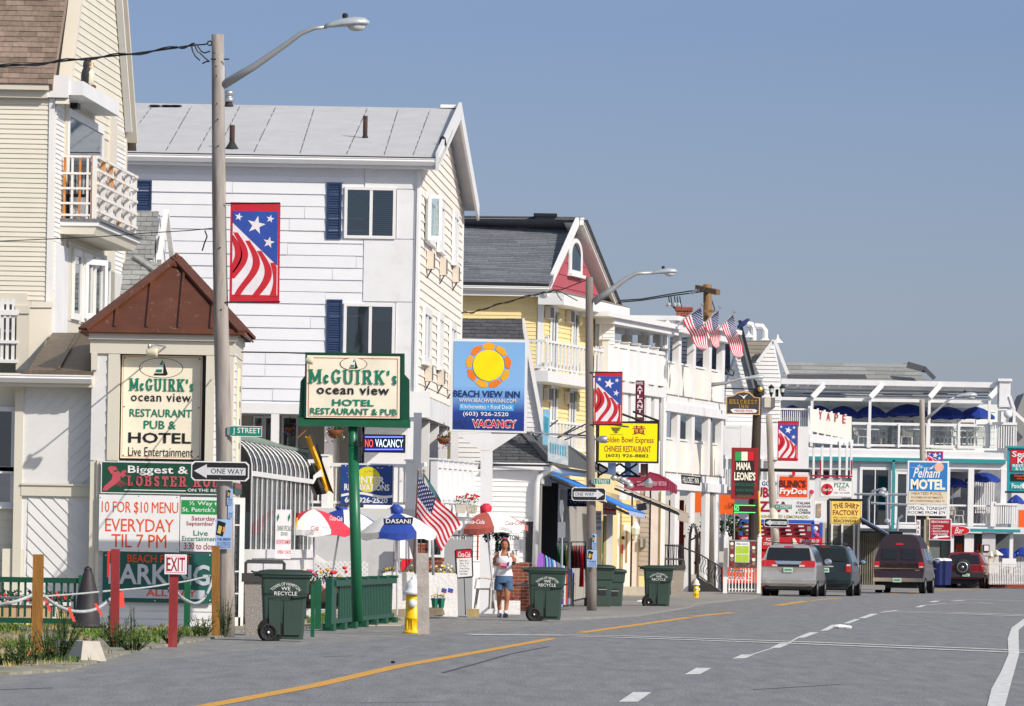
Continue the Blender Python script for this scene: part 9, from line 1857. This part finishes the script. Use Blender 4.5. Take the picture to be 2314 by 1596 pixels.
def picket(label,u0,u1,vt,vb,d,n,grp=None,ends=(1,1),pw_=2.6):
 pl=front(u0,d);T=thing('picket_fence',label,'fence',pl.pt(*pl.hit((u0+u1)/2,vb)))
 for i in range(n):u=u0+(u1-u0)*(i+.5)/n;pa(T,'picket',MB().box(pl,*pl.rc(u-pw_/2,vt+1.5,u+pw_/2,vb-1),0,.03),WHITE2)
 for v in(vt+6,vb-8):pb_(T,'crossbar',pl,(u0,v,u1,v+3),-.05,-.005,WHITE2)
 return T,pl
T,pl=picket('white picket fence with a menu collage left of the silver minivan',1645,1710,1282,1338,237,9)
for u0,vt in((1636,1212),(1712,1217)):pb_(T,'gate_post',pl,(u0,vt,u0+9,1341),-.15,.1,SIGNW);pa(T,'post_cap',MB().lathe(P(u0+4.5,vt,237),[(.09,0),(.09,.03),(.05,.04),(.065,.09),(.03,.14),(.005,.17)],10),SIGNW)
m9=front(1680,236.6);T=thing('menu_collage','framed food photo collage with a green menu sheet on the picket fence','menu board',P(1680,1281,236.6));pb_(T,'board',m9,(1648,1221,1709,1283),-.05,0,mat('photo_collage',(.12,.08,.07),.5,var=.9,scale=9));pb_(T,'frame',m9,(1647,1220,1710,1223),0,.03,GALV)
for i in range(12):pa(T,'dish_print',MB().prism(m9,disc(m9,*m9.hit(1654+(i%2)*49,1229+(i//2)*9),.06,10),.005+i*.0004,.012+i*.0004),(SIGNC,INKDR,mat('dish',srgb('a08070'),.5,var=.5,scale=20))[i%3])
pb_(T,'white_sheet',m9,(1661,1224,1694,1271),.015,.02,SIGNW);LG=C('menu_green','a9c83a')
for q in((1663,1234,1677,1251),(1678,1234,1692,1251),(1663,1253,1677,1270),(1678,1253,1692,1270)):pb_(T,'green_panel',m9,q,.021,.026,LG)
txtp(T,m9,"Mama Leone's",1664,1226,1691,1232,INK,c=.022,shear=.3,bold=.0)
T,pl=boxsign('orange_counter_sign','orange fry dough counter behind the picket fence',1632,1283,1712,1318,252,C('sign_orange','e8501c'),INKR,.5,.02);txtp(T,pl,'Fry Doe',1650,1285,1696,1297,SIGNW,bold=.06,c=.02,shear=.2);txtp(T,pl,'ICE COLD',1640,1303,1700,1312,SIGNW,bold=.1,c=.02);pa(T,'counter_base',MB().box(pl,*pl.rc(1632,1318,1712,1342),-.5,-.1),DARK)
yp=thing('yellow_pole','thin yellow pole rising from the picket gate post','pole',P(1717,1216,240));tb_(yp,'rod',[(1718,1216),(1717,1170),(1715,1110)],240,.035,YEL)
picket('white picket fence of the ground floor terrace right of the red car',2236,2330,1268,1322,315.5,24,pw_=2.0);bf=front(2290,316.5);pb_(thing('board_sign','white notice board on the terrace fence','sign',P(2290,1275,316.5)),'board',bf,(2265,1262,2296,1280),0,.05,SIGNW)
struct('brick_edge',MB().box(bf,*bf.rc(2236,1319,2340,1328),-1,.1),BRICK)
for i,(u,m_)in enumerate(((2122,NV),(2135,C('bin_blue','16235a',rough=.5)))):T=thing('blue_bin','dark blue bin with white cap, %s of two between the maroon van and red car'%ordn[i],'bin',P(u,1322,300),'blue bins beside the red car');pa(T,'body',MB().lathe(P(u,1322,300),[(.24,0),(.30,1.0),(.30,1.02)],12),MATS.get('bin_blue',NV));pa(T,'cap',MB().lathe(P(u,1322,300),[(.28,1.02),(.26,1.1),(.05,1.14)],12),SIGNW)
gb=copy_tree(rb);place(gb,2110,1326,1.2,0,'green bin half hidden behind the maroon van',.95);gb['group']='green town recycling bins along the kerb'
T=thing('small_yellow_hydrant','bit of yellow kerb furniture seen under the red car','kerb block',G(2180,1327));pa(T,'block',MB().ball(G(2180,1327)+V((0,3,.1)),.25,.1,.1,8,5),YEL)
# ==== vehicles
VEH=[]
PLATE=C('plate_green','b9d6c6',rough=.4,var=.2,scale=20)
def vehicle(name,label,u,v,yaw,sec,H,L,zb,belt,lean,paint,st,wb,wr=.33,wx=.80,roofm=None,ysplit=None):
 T=thing(name,label,'car',(0,0,0));zs=[s[0]for s in sec]
 def hw(z):
  for(z0,w0),(z1,w1)in zip(sec,sec[1:]):
   if z<=z1:return w0+(w1-w0)*max(0,(z-z0)/(z1-z0))
  return sec[-1][1]
 def ry(z):return lean*max(0,z-belt)+.10*max(0,(zb+.35-z))*0+(.06 if z>.62 else 0)
 rings=[]
 for y,zt,nar in st:
  f=max(0,1-y/1.2);R=[]
  for z,w_ in sec:zz_=zb+(z-zb)*(zt-zb)/(H-zb);R.append(V((w_*nar,y+ry(z)*f,zz_)))
  rings.append(R+[V((-p.x,p.y,p.z))for p in R[::-1]])
 n=len(sec)
 def body(k0,k1,nm,m):
  mb=MB()
  for a,b in zip(rings,rings[1:]):
   for k in range(k0,k1):
    mb.quad(a[k],b[k],b[k+1],a[k+1]);j=2*n-1-k;mb.quad(a[j],a[j-1],b[j-1],b[j])
   if k1==n-1:mb.quad(a[n-1],b[n-1],b[n],a[n])
  for e in(rings[0],rings[-1]):
   for k in range(k0,k1):q=(e[k],e[k+1],e[2*n-2-k],e[2*n-1-k]);mb.quad(*(q if e is rings[0]else q[::-1]))
  return pa(T,nm,mb,m)
 if roofm:body(0,ysplit,'body',paint);body(ysplit,n-1,'roof',roofm)
 else:body(0,n-1,'body',paint)
 def pan(nm,pts,off,m,t=.02,par=None):
  A=sum(pts[i][0]*pts[(i+1)%len(pts)][1]-pts[(i+1)%len(pts)][0]*pts[i][1]for i in range(len(pts)));pts=pts if A>0 else pts[::-1]
  mb=MB();fr=[V((x,ry(z)-off,z))for x,z in pts];mb.hull8([p+V((0,t,0))for p in fr][::1],fr);return pa(par or T,nm,mb,m)
 def side(nm,pts,off,m):
  for sg in(1,-1):
   mb=MB();mb.quad(*[V((sg*(hw(z)+off),y,z))for y,z in(pts if sg>0 else pts[::-1])]);pa(T,nm,mb,m)
 for y in(.95,.95+wb):
  for sg in(1,-1):
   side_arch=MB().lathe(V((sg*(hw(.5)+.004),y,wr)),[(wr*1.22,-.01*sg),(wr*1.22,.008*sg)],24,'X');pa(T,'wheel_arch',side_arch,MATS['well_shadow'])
   w_=pa(T,'wheel',MB().lathe(V((sg*wx,y,wr)),[(wr*.6,-.11),(wr*.96,-.11),(wr,-.08),(wr,.08),(wr*.96,.11),(wr*.6,.11)],24,'X'),RUBBER,True);pa(w_,'rim',MB().lathe(V((sg*(wx+.10),y,wr)),[(wr*.62,-.01*sg),(wr*.62,.01*sg),(wr*.2,.03*sg)],16,'X'),mat('wheel_alloy',(.6,.6,.62),.3,metal=.7))
 pa(T,'underbody',MB().box(Pl((0,0,0),(1,0,0)),-wx+.12,wx-.12,.2,zb+.08,-L+.3,-.15),DARK)
 for sg in(1,-1):
  m_=pa(T,'mirror',MB().ball(V((sg*(hw(belt)+.16),st[-4][0]-.1,belt+.08)),.13,.08,.10,10,6),paint if not roofm else BLACK,True);pa(m_,'mirror_glass',MB().ball(V((sg*(hw(belt)+.16),st[-4][0]-.17,belt+.08)),.10,.03,.075,10,6),mat('mirror_silver',(.7,.75,.8),.05,metal=1));pa(m_,'mirror_arm',MB().bar(V((sg*hw(belt),st[-4][0]-.05,belt)),V((sg*(hw(belt)+.12),st[-4][0]-.08,belt+.05)),.05),BLACK)
 VEH.append((T,G(u,v),-yaw));return T,pan,side,ry,hw
TAIL=mat('tail_lamp',(.50,.012,.015),.15,coat=.6,var=.15,scale=20);CHR=mat('chrome',(.75,.76,.78),.12,metal=1,var=.03);CLRL=mat('reverse_lamp',(.7,.6,.58),.15)
SIL=mat('silver_paint',(.48,.47,.46),.28,metal=.55,var=.02,coat=.6);DGR=mat('green_car_paint',(.018,.032,.036),.3,metal=.35,var=.03,coat=.5);MRN=mat('maroon_paint',(.022,.007,.012),.25,var=.03,coat=.7);REDC=mat('red_car_paint',(.19,.012,.025),.3,var=.03,coat=.6)
GL=mat('dark_car_window',(.012,.014,.016),.06,var=.1,spec=.6)
SEC=[(.30,.76),(.36,.86),(.55,.93),(.85,.945),(1.05,.93),(1.18,.89),(1.35,.83),(1.55,.76),(1.66,.70),(1.72,.60),(1.75,.40)]
ST=[(0,1.72,.94),(.04,1.74,.97),(.15,1.75,1),(.6,1.75,1),(1.6,1.75,1),(2.6,1.74,1),(3.2,1.62,1),(3.9,1.12,.98),(4.5,.98,.95),(4.95,.8,.85)]
def plate(T,pan,x,z):q=pan('licence_plate',[(x-.16,z-.08),(x+.16,z-.08),(x+.16,z+.08),(x-.16,z+.08)],.055,PLATE);pan('plate_lettering',[(x-.12,z-.03),(x+.12,z-.03),(x+.12,z+.03),(x-.12,z+.03)],.06,C('plate_ink','5e8a74'),.003,par=q)
def mini(label,u,v,yaw,paint,silver):
 T,pan,side,ry,hw=vehicle('minivan',label,u,v,yaw,SEC,1.75,5.0,.30,1.1,.34,paint,ST,3.03)
 pan('rear_window',[(-.76,1.20),(.76,1.20),(.68,1.63),(-.68,1.63)],.02,GL);pan('wiper',[(-.02,1.22),(.45,1.225),(.45,1.24),(-.02,1.245)],.035,BLACK,.01);pan('brake_light',[(-.16,1.665),(.16,1.665),(.15,1.69),(-.15,1.69)],.02,TAIL)
 for sg in(1,-1):
  if silver:l_=pan('tail_light',[(sg*.90,1.0),(sg*.36,1.0),(sg*.46,1.20),(sg*.89,1.21)],.03,TAIL);pan('reverse_light',[(sg*.36,1.005),(sg*.55,1.005),(sg*.55,1.06),(sg*.38,1.06)],.037,CLRL,par=l_)
  else:l_=pan('tail_light',[(sg*.92,.82),(sg*.74,.84),(sg*.73,1.1),(sg*.90,1.12)],.03,TAIL);pan('reverse_light',[(sg*.89,1.04),(sg*.76,1.04),(sg*.76,1.1),(sg*.88,1.1)],.037,CLRL,par=l_)
 if silver:pan('chrome_strip',[(-.38,1.08),(.38,1.08),(.46,1.19),(-.46,1.19)],.03,CHR);pan('black_strip',[(-.37,1.0),(.37,1.0),(.38,1.07),(-.38,1.07)],.03,BLACK);pan('emblem',[(-.05,1.11),(.05,1.11),(.06,1.16),(-.06,1.16)],.04,GALV);pan('plate_recess',[(-.26,.80),(.24,.80),(.36,.99),(-.38,.99)],.01,mat('recess_grey',(.28,.27,.26),.4))
 else:pan('handle_strip',[(-.3,1.0),(.3,1.0),(.3,1.04),(-.3,1.04)],.03,CHR)
 plate(T,pan,0,.89);pan('gate_seam',[(-.78,.60),(.78,.60),(.78,.612),(-.78,.612)],.005,BLACK,.01)
 pa(T,'bumper',MB().loft([[V((w_,y,z))for w_,y,z in((-x,.12,.32+dz_),(-x*.97,-.02-o,.34+dz_),(-x*.5,-.07-o,.34+dz_),(x*.5,-.07-o,.34+dz_),(x*.97,-.02-o,.34+dz_),(x,.12,.32+dz_))]for x,o,dz_ in((.86,-.03,0),(.94,.02,.10),(.95,.03,.22),(.94,.0,.27))],cap=True),paint);pa(T,'bumper_step',MB().box(Pl((0,0,0),(1,0,0)),-.7,.7,.42,.445,.08,.11),CHR if silver else IRON);pa(T,'lower_valance',MB().box(Pl((0,0,0),(1,0,0)),-.78,.78,.24,.36,-.3,.02),BLACK)
 for ys in((.55,1.15),(1.2,2.15),(2.2,3.05)):side('side_window',[(ys[0],1.16),(ys[1],1.16),(ys[1]-.05*(ys[0]>2)*6,1.58),(ys[0]+.12*(ys[0]<1),1.58)],.012,mat('side_glass',(.10,.13,.16),.05,spec=.8))
 for x in(-.58,.58):pa(T,'roof_rail',MB().tube([V((x,.5,1.75)),V((x,.6,1.80)),V((x,2.4,1.80)),V((x,2.5,1.74))],.02,6),BLACK)
 for y in(.8,1.8):pa(T,'crossbar',MB().tube([V((-.58,y,1.80)),V((.58,y,1.80))],.014,6),BLACK)
 for y in(1.18,2.18):side('door_seam',[(y,.45),(y+.012,.45),(y+.012,1.1),(y,1.1)],.006,BLACK)
mini('silver minivan seen from behind, in front of the pizza stand',1780,1348,.13,SIL,True)
mini('dark green minivan parked between the silver one and the maroon van',1862,1347,.13,DGR,False)
S2=[(.42,.86),(.50,.93),(.85,.97),(1.15,.97),(1.4,.91),(1.70,.82),(1.76,.80),(1.95,.76),(2.12,.66),(2.2,.55),(2.24,.35)]
T,pan,side,ry,hw=vehicle('conversion_van','dark maroon high roofed van seen from behind',2030,1341,.15,S2,2.24,5.4,.42,1.15,.20,MRN,[(0,2.2,.97),(.06,2.23,.99),(.4,2.24,1),(1.5,2.24,1),(2.6,2.22,1),(3.2,2.1,1),(3.7,1.9,1),(4.3,1.3,.98),(4.9,1.15,.96),(5.4,.95,.9)],3.25,.37,.82,mat('van_roof',(.028,.018,.026),.5,var=.05),5)
for sg in(1,-1):
 f_=pan('rear_window_frame',[(sg*.06,1.26),(sg*.68,1.26),(sg*.66,1.70),(sg*.06,1.72)],.015,mat('window_rubber',(.03,.015,.02),.5));pan('rear_window',[(sg*.09,1.29),(sg*.65,1.29),(sg*.63,1.67),(sg*.09,1.69)],.03,GL,par=f_);l_=pan('tail_light',[(sg*.95,.98),(sg*.74,.98),(sg*.74,1.20),(sg*.93,1.20)],.03,TAIL);pan('reverse_light',[(sg*.92,.99),(sg*.77,.99),(sg*.77,1.03),(sg*.92,1.03)],.037,CLRL,par=l_)
pan('brake_light',[(-.15,1.82),(.15,1.82),(.12,1.90),(-.12,1.90)],.02,TAIL);pan('trim_line',[(-.95,.93),(.95,.93),(.95,.945),(-.95,.945)],.02,CHR,.01);pan('door_handle',[(-.06,1.12),(.14,1.12),(.14,1.15),(-.06,1.15)],.03,BLACK);pan('door_seam',[(-.006,.6),(.006,.6),(.006,1.75),(-.006,1.75)],.006,BLACK,.005);pan('badge',[(.62,.86),(.78,.86),(.78,.90),(.62,.90)],.025,CHR)
pa(T,'bumper',MB().box(Pl((0,0,0),(1,0,0)),-.96,.96,.44,.58,-.05,.16),CHR);plate(T,pan,-.04,.50);
for o in T.children:
 if o.name.startswith('licence_plate'):o.location.y=-.14
for ys in((.9,1.9),(2.0,3.0),(3.1,3.7)):side('side_window',[(ys[0],1.26),(ys[1],1.26),(ys[1]-.1,1.70),(ys[0],1.70)],.012,MATS['side_glass'])
side('side_trim',[(.3,.93),(4.9,.93),(4.9,.95),(.3,.95)],.012,CHR)
S3_=[(.42,.76),(.50,.84),(.80,.88),(1.05,.87),(1.16,.82),(1.35,.76),(1.52,.70),(1.60,.62),(1.63,.40)]
T,pan,side,ry,hw=vehicle('suv','dark red suv with a spare wheel on its back door',2178,1330,.15,S3_,1.63,4.5,.42,1.08,.30,REDC,[(0,1.6,.96),(.05,1.62,.99),(.3,1.63,1),(1.2,1.63,1),(2.1,1.62,1),(2.5,1.58,1),(3.1,1.1,.98),(3.8,1.02,.95),(4.4,.85,.88)],2.7,.36,.74)
pan('rear_window',[(-.70,1.12),(.70,1.12),(.60,1.50),(-.60,1.50)],.02,GL);pan('window_reflection_trim',[(-.25,1.53),(.25,1.53),(.25,1.56),(-.25,1.56)],.02,BLACK)  # plain black strip above the rear window
for sg in(1,-1):l_=pan('tail_light',[(sg*.87,.84),(sg*.76,.84),(sg*.76,1.06),(sg*.85,1.06)],.03,TAIL);pan('turn_light',[(sg*.86,.98),(sg*.77,.98),(sg*.77,1.05),(sg*.85,1.05)],.037,mat('amber_lamp',(.7,.25,.02),.2),par=l_)
pa(T,'bumper',MB().box(Pl((0,0,0),(1,0,0)),-.88,.88,.50,.72,-.05,.14),mat('bumper_black',(.03,.03,.035),.5));plate(T,pan,.10,.62)
for o in T.children:
 if o.name.startswith('licence_plate'):o.location.y=-.13
sw_=pa(T,'spare_wheel',MB().lathe(V((-.06,-.02,.95)),[(.18,-.06),(.33,-.08),(.36,-.03),(.36,.1),(.33,.16),(.22,.16)],28,'Y'),RUBBER,True);pa(sw_,'rim',MB().lathe(V((-.06,-.02,.95)),[(.24,.13),(.24,.17),(.19,.15),(.06,.14),(.05,.17),(.01,.17)],24,'Y'),MATS['wheel_alloy'],True)
for k in range(5):a=k*2*pi/5;pa(sw_,'rim_hole',MB().lathe(V((-.06+.13*cos(a),-.17,.95+.13*sin(a))),[(.035,0),(.035,.012)],10,'Y'),BLACK)
for ys in((.6,1.4),(1.45,2.3)):side('side_window',[(ys[0],1.14),(ys[1],1.14),(ys[1]-.1,1.46),(ys[0]+.05,1.46)],.012,MATS['side_glass'])
for x in(-.5,.5):pa(T,'roof_rail',MB().tube([V((x,.4,1.63)),V((x,.5,1.68)),V((x,1.8,1.68)),V((x,1.9,1.62))],.018,6),BLACK)
for T,p,r in VEH:T.location=p;T.rotation_euler=(0,0,r)
# ==== the woman
SKIN=mat('skin',srgb('a86f4e'),.5,var=.06);bp=G(1137,1396);W=thing('person','woman in a white tank top and denim shorts walking towards the viewer','person',bp)
J={'pelvis':(0,0,.86,.115),'waist':(0,0,1.02,.10),'chest':(0,0,1.24,.115),'neckb':(0,0,1.37,.06),'neck':(0,-.01,1.42,.048),'head':(.005,-.02,1.52,.078),'top':(.005,-.01,1.60,.07),'sL':(-.16,0,1.335,.06),'eL':(-.215,.03,1.12,.042),'wL':(-.13,-.20,1.13,.028),'hL':(-.10,-.26,1.135,.03),'sR':(.16,0,1.335,.06),'eR':(.22,.03,1.12,.042),'wR':(.205,-.20,1.13,.028),'hR':(.20,-.26,1.14,.03),'pL':(-.09,.0,.80,.10),'kL':(-.095,.06,.46,.062),'aL':(-.075,.20,.10,.038),'pR':(.09,.0,.80,.10),'kR':(.075,-.10,.47,.062),'aR':(.05,-.10,.09,.038),'cL':(-.09,.15,.32,.055),'cR':(.07,-.06,.32,.055),'fL':(-.075,.10,.035,.03),'fR':(.05,-.24,.03,.03)}
E=[('pelvis','waist'),('waist','chest'),('chest','neckb'),('neckb','neck'),('neck','head'),('head','top'),('chest','sL'),('sL','eL'),('eL','wL'),('wL','hL'),('chest','sR'),('sR','eR'),('eR','wR'),('wR','hR'),('pelvis','pL'),('pL','kL'),('kL','cL'),('cL','aL'),('aL','fL'),('pelvis','pR'),('pR','kR'),('kR','cR'),('cR','aR'),('aR','fR')]
for sg,k in((-1,'L'),(1,'R')):
 hx,hy,hz_,_=J['h'+k]
 for i in range(4):a=k+str(i);b=a+'b';J[a]=(hx+(i-1.5)*.012*1,hy-.05,hz_+.018-i*.011,.0085);J[b]=(hx+(i-1.5)*.012-sg*.015,hy-.075,hz_-.005-i*.010,.007);E+=[('h'+k,a),(a,b)]
 J[k+'t']=(hx-sg*.035,hy-.03,hz_+.025,.009);E.append(('h'+k,k+'t'))
ks_=list(J);me=bpy.data.meshes.new('body');me.from_pydata([J[k][:3]for k in ks_],[(ks_.index(a),ks_.index(b))for a,b in E],[]);me.update()
bo=link('body',me,SKIN,W);md=bo.modifiers.new('skin','SKIN');md.use_smooth_shade=True
if not me.skin_vertices:bo.data.attributes
for i,k in enumerate(ks_):
 sv=me.skin_vertices[0].data[i];r=J[k][3];sv.radius=(r,r*(.82 if k in('chest','waist','pelvis')else 1));sv.use_root=k=='pelvis'
bo.modifiers.new('sub','SUBSURF').levels=2;bo.modifiers['sub'].render_levels=2;me.materials.clear();me.materials.append(SKIN)
def ering(z,rx,ry_,y=0,x=0,n=20):return[bp+V((x+rx*cos(2*pi*k/n),y+ry_*sin(2*pi*k/n),z))for k in range(n)]
TOPM=mat('white_cotton',(.72,.70,.74),.8,var=.05,bump=.4,bscale=12);DEN=mat('denim',srgb('4a6585'),.85,var=.2,scale=12,bump=.4)
tp_=pa(W,'tank_top',MB().loft([ering(.885,.190,.135),ering(.92,.188,.135),ering(1.03,.160,.118),ering(1.13,.168,.125,-.01),ering(1.21,.178,.140,-.02),ering(1.27,.165,.125,-.01),ering(1.305,.135,.105,0)],cap=False),TOPM,True)
for x in(-.095,.095):pa(W,'strap',MB().tube([bp+V((x*1.1,-.115,1.27)),bp+V((x,-.085,1.35)),bp+V((x,-.02,1.395)),bp+V((x,.07,1.35)),bp+V((x,.10,1.28))],.02,6),TOPM,True)
fw_=Pl(bp+V((0,-.135,0)),(1,0,0));pa(W,'eagle_print',MB().prism(fw_,[(-.10,1.12),(-.02,1.17),(.06,1.16),(.12,1.2),(.10,1.08),(.03,1.04),(-.04,1.06)],.0,.008),C('print_pink','c98ba8'));
for i in range(5):pa(W,'print_stripe',MB().bar(fw_.pt(-.06+i*.022,1.10,.012),fw_.pt(-.02+i*.022,1.04,.012),.009),CLR)
pa(W,'print_blue',MB().prism(fw_,[(.06,1.16),(.11,1.19),(.10,1.10),(.06,1.09)],.009,.013),C('print_blue','3a4a8a'))
pa(W,'shorts',MB().loft([ering(.905,.172,.125),ering(.88,.178,.132),ering(.80,.192,.142),ering(.74,.195,.145)],cap=False),DEN,True)
for x,y,k in((-.098,.01,-1),(.098,-.02,1)):pa(W,'shorts_leg',MB().loft([ering(.78,.100,.130,y,x),ering(.70,.100,.118,y,x),ering(.60,.098,.108,y*1.3,x+.005*k),ering(.575,.100,.110,y*1.3,x+.005*k),ering(.585,.08,.09,y*1.3,x)],cap=False),DEN,True)
pa(W,'belt_line',MB().loft([ering(.90,.176,.130),ering(.915,.176,.130)],cap=False),mat('denim_dark',srgb('38506e'),.8))
HAIR=mat('dark_hair',(.018,.012,.010),.55,var=.3,scale=30,bump=.5)
hc=bp+V((.005,.01,1.53));pa(W,'hair',MB().ball(hc+V((0,.03,.03)),.098,.095,.115,16,10),HAIR,True)
for x,z in((-.085,1.47),(.09,1.46),(-.075,1.52),(.082,1.53)):pa(W,'hair_lock',MB().ball(bp+V((x,.0,z)),.032,.04,.075,8,6),HAIR,True)
pa(W,'hair_tie',MB().loft([ering(1.655,.035,.03,.02),ering(1.67,.055,.045,.02),ering(1.69,.04,.035,.02),ering(1.70,.02,.02,.02)]),C('hair_pink','b83a70',rough=.7),True)
hf=pa(W,'face',MB().ball(bp+V((.005,-.035,1.525)),.072,.068,.098,16,10),SKIN,True)
for x in(-.024,.034):pa(hf,'eye',MB().ball(bp+V((x,-.098,1.545)),.012,.008,.006,8,4),BLACK);pa(hf,'eyebrow',MB().bar(bp+V((x-.014,-.1,1.562)),bp+V((x+.014,-.1,1.562)),.006),HAIR)
pa(hf,'nose',MB().lathe(bp+V((.005,-.103,1.505)),[(.014,0),(.013,.012),(.006,.04)],8),SKIN,True);pa(hf,'mouth',MB().ball(bp+V((.005,-.098,1.478)),.022,.008,.006,8,4),C('lips','8a4038'));
for x in(-.075,.085):pa(hf,'ear',MB().ball(bp+V((x,-.01,1.52)),.012,.018,.028,8,5),SKIN,True)
pa(W,'camera',MB().box(Pl(bp+V((.2,-.32,0)),(1,.2,0)),-.035,.04,1.12,1.19,-.02,.02),BLACK);pa(W,'red_cup',MB().lathe(bp+V((-.11,-.31,1.13)),[(.02,-.03),(.025,.03)],10),INKR)
for x,y,z in((-.075,.13,.0),(.05,-.20,.0)):s_=pa(W,'shoe',MB().loft([[bp+V((x+a*(.048 if q else .04),y+b,zz2))for a,b in((-1,.08),(1,.08),(1.1,-.06),(.6,-.15),(-.6,-.15),(-1.1,-.06))]for q,zz2 in((0,.0),(1,.03),(1,.06),(0,.09))]),mat('shoe_grey',srgb('8b8f9a'),.6)if x<0 else mat('shoe_dark',srgb('24262e'),.6));pa(W,'sock',MB().lathe(bp+V((x,y+.04,.08)),[(.045,0),(.048,.06),(.042,.07)],10),SIGNW,True)
d=141.0;T=thing('team_flag','black and yellow flag hanging from a wooden staff over the sunroom end','flag',P(700,1100,d));tb_(T,'staff',[(672,990),(692,972)],d,.015,WOODB)
def tfl(s,t):return P(690+13*s+48*t,985+130*t-3*s+4*sin(s*4+t*3),d+.06*sin(s*6+t*4))
for nm,s0,s1,t0,m_ in(('black_edge',.75,1.25,0,mat('flag_black',(.02,.02,.02),.7)),('yellow_band',0,.75,0,C('flag_amber','f0ae1c')),('black_cloth',-2.2,0,.5,MATS['flag_black'])):
 mb=MB()
 for i in range(10):
  e=t0+(1-t0)*i/10;f=t0+(1-t0)*(i+1)/10
  for k in range(3):a,b=s0+(s1-s0)*k/3,s0+(s1-s0)*(k+1)/3;mb.quad(tfl(a,e),tfl(a,f),tfl(b,f),tfl(b,e))
 pa(T,nm,mb,m_,True)
pa(T,'white_emblem',MB().quad(P(708,1075,d-.12),P(726,1060,d-.12),P(731,1076,d-.12),P(716,1080,d-.12),P(708,1094,d-.12)),SIGNW)
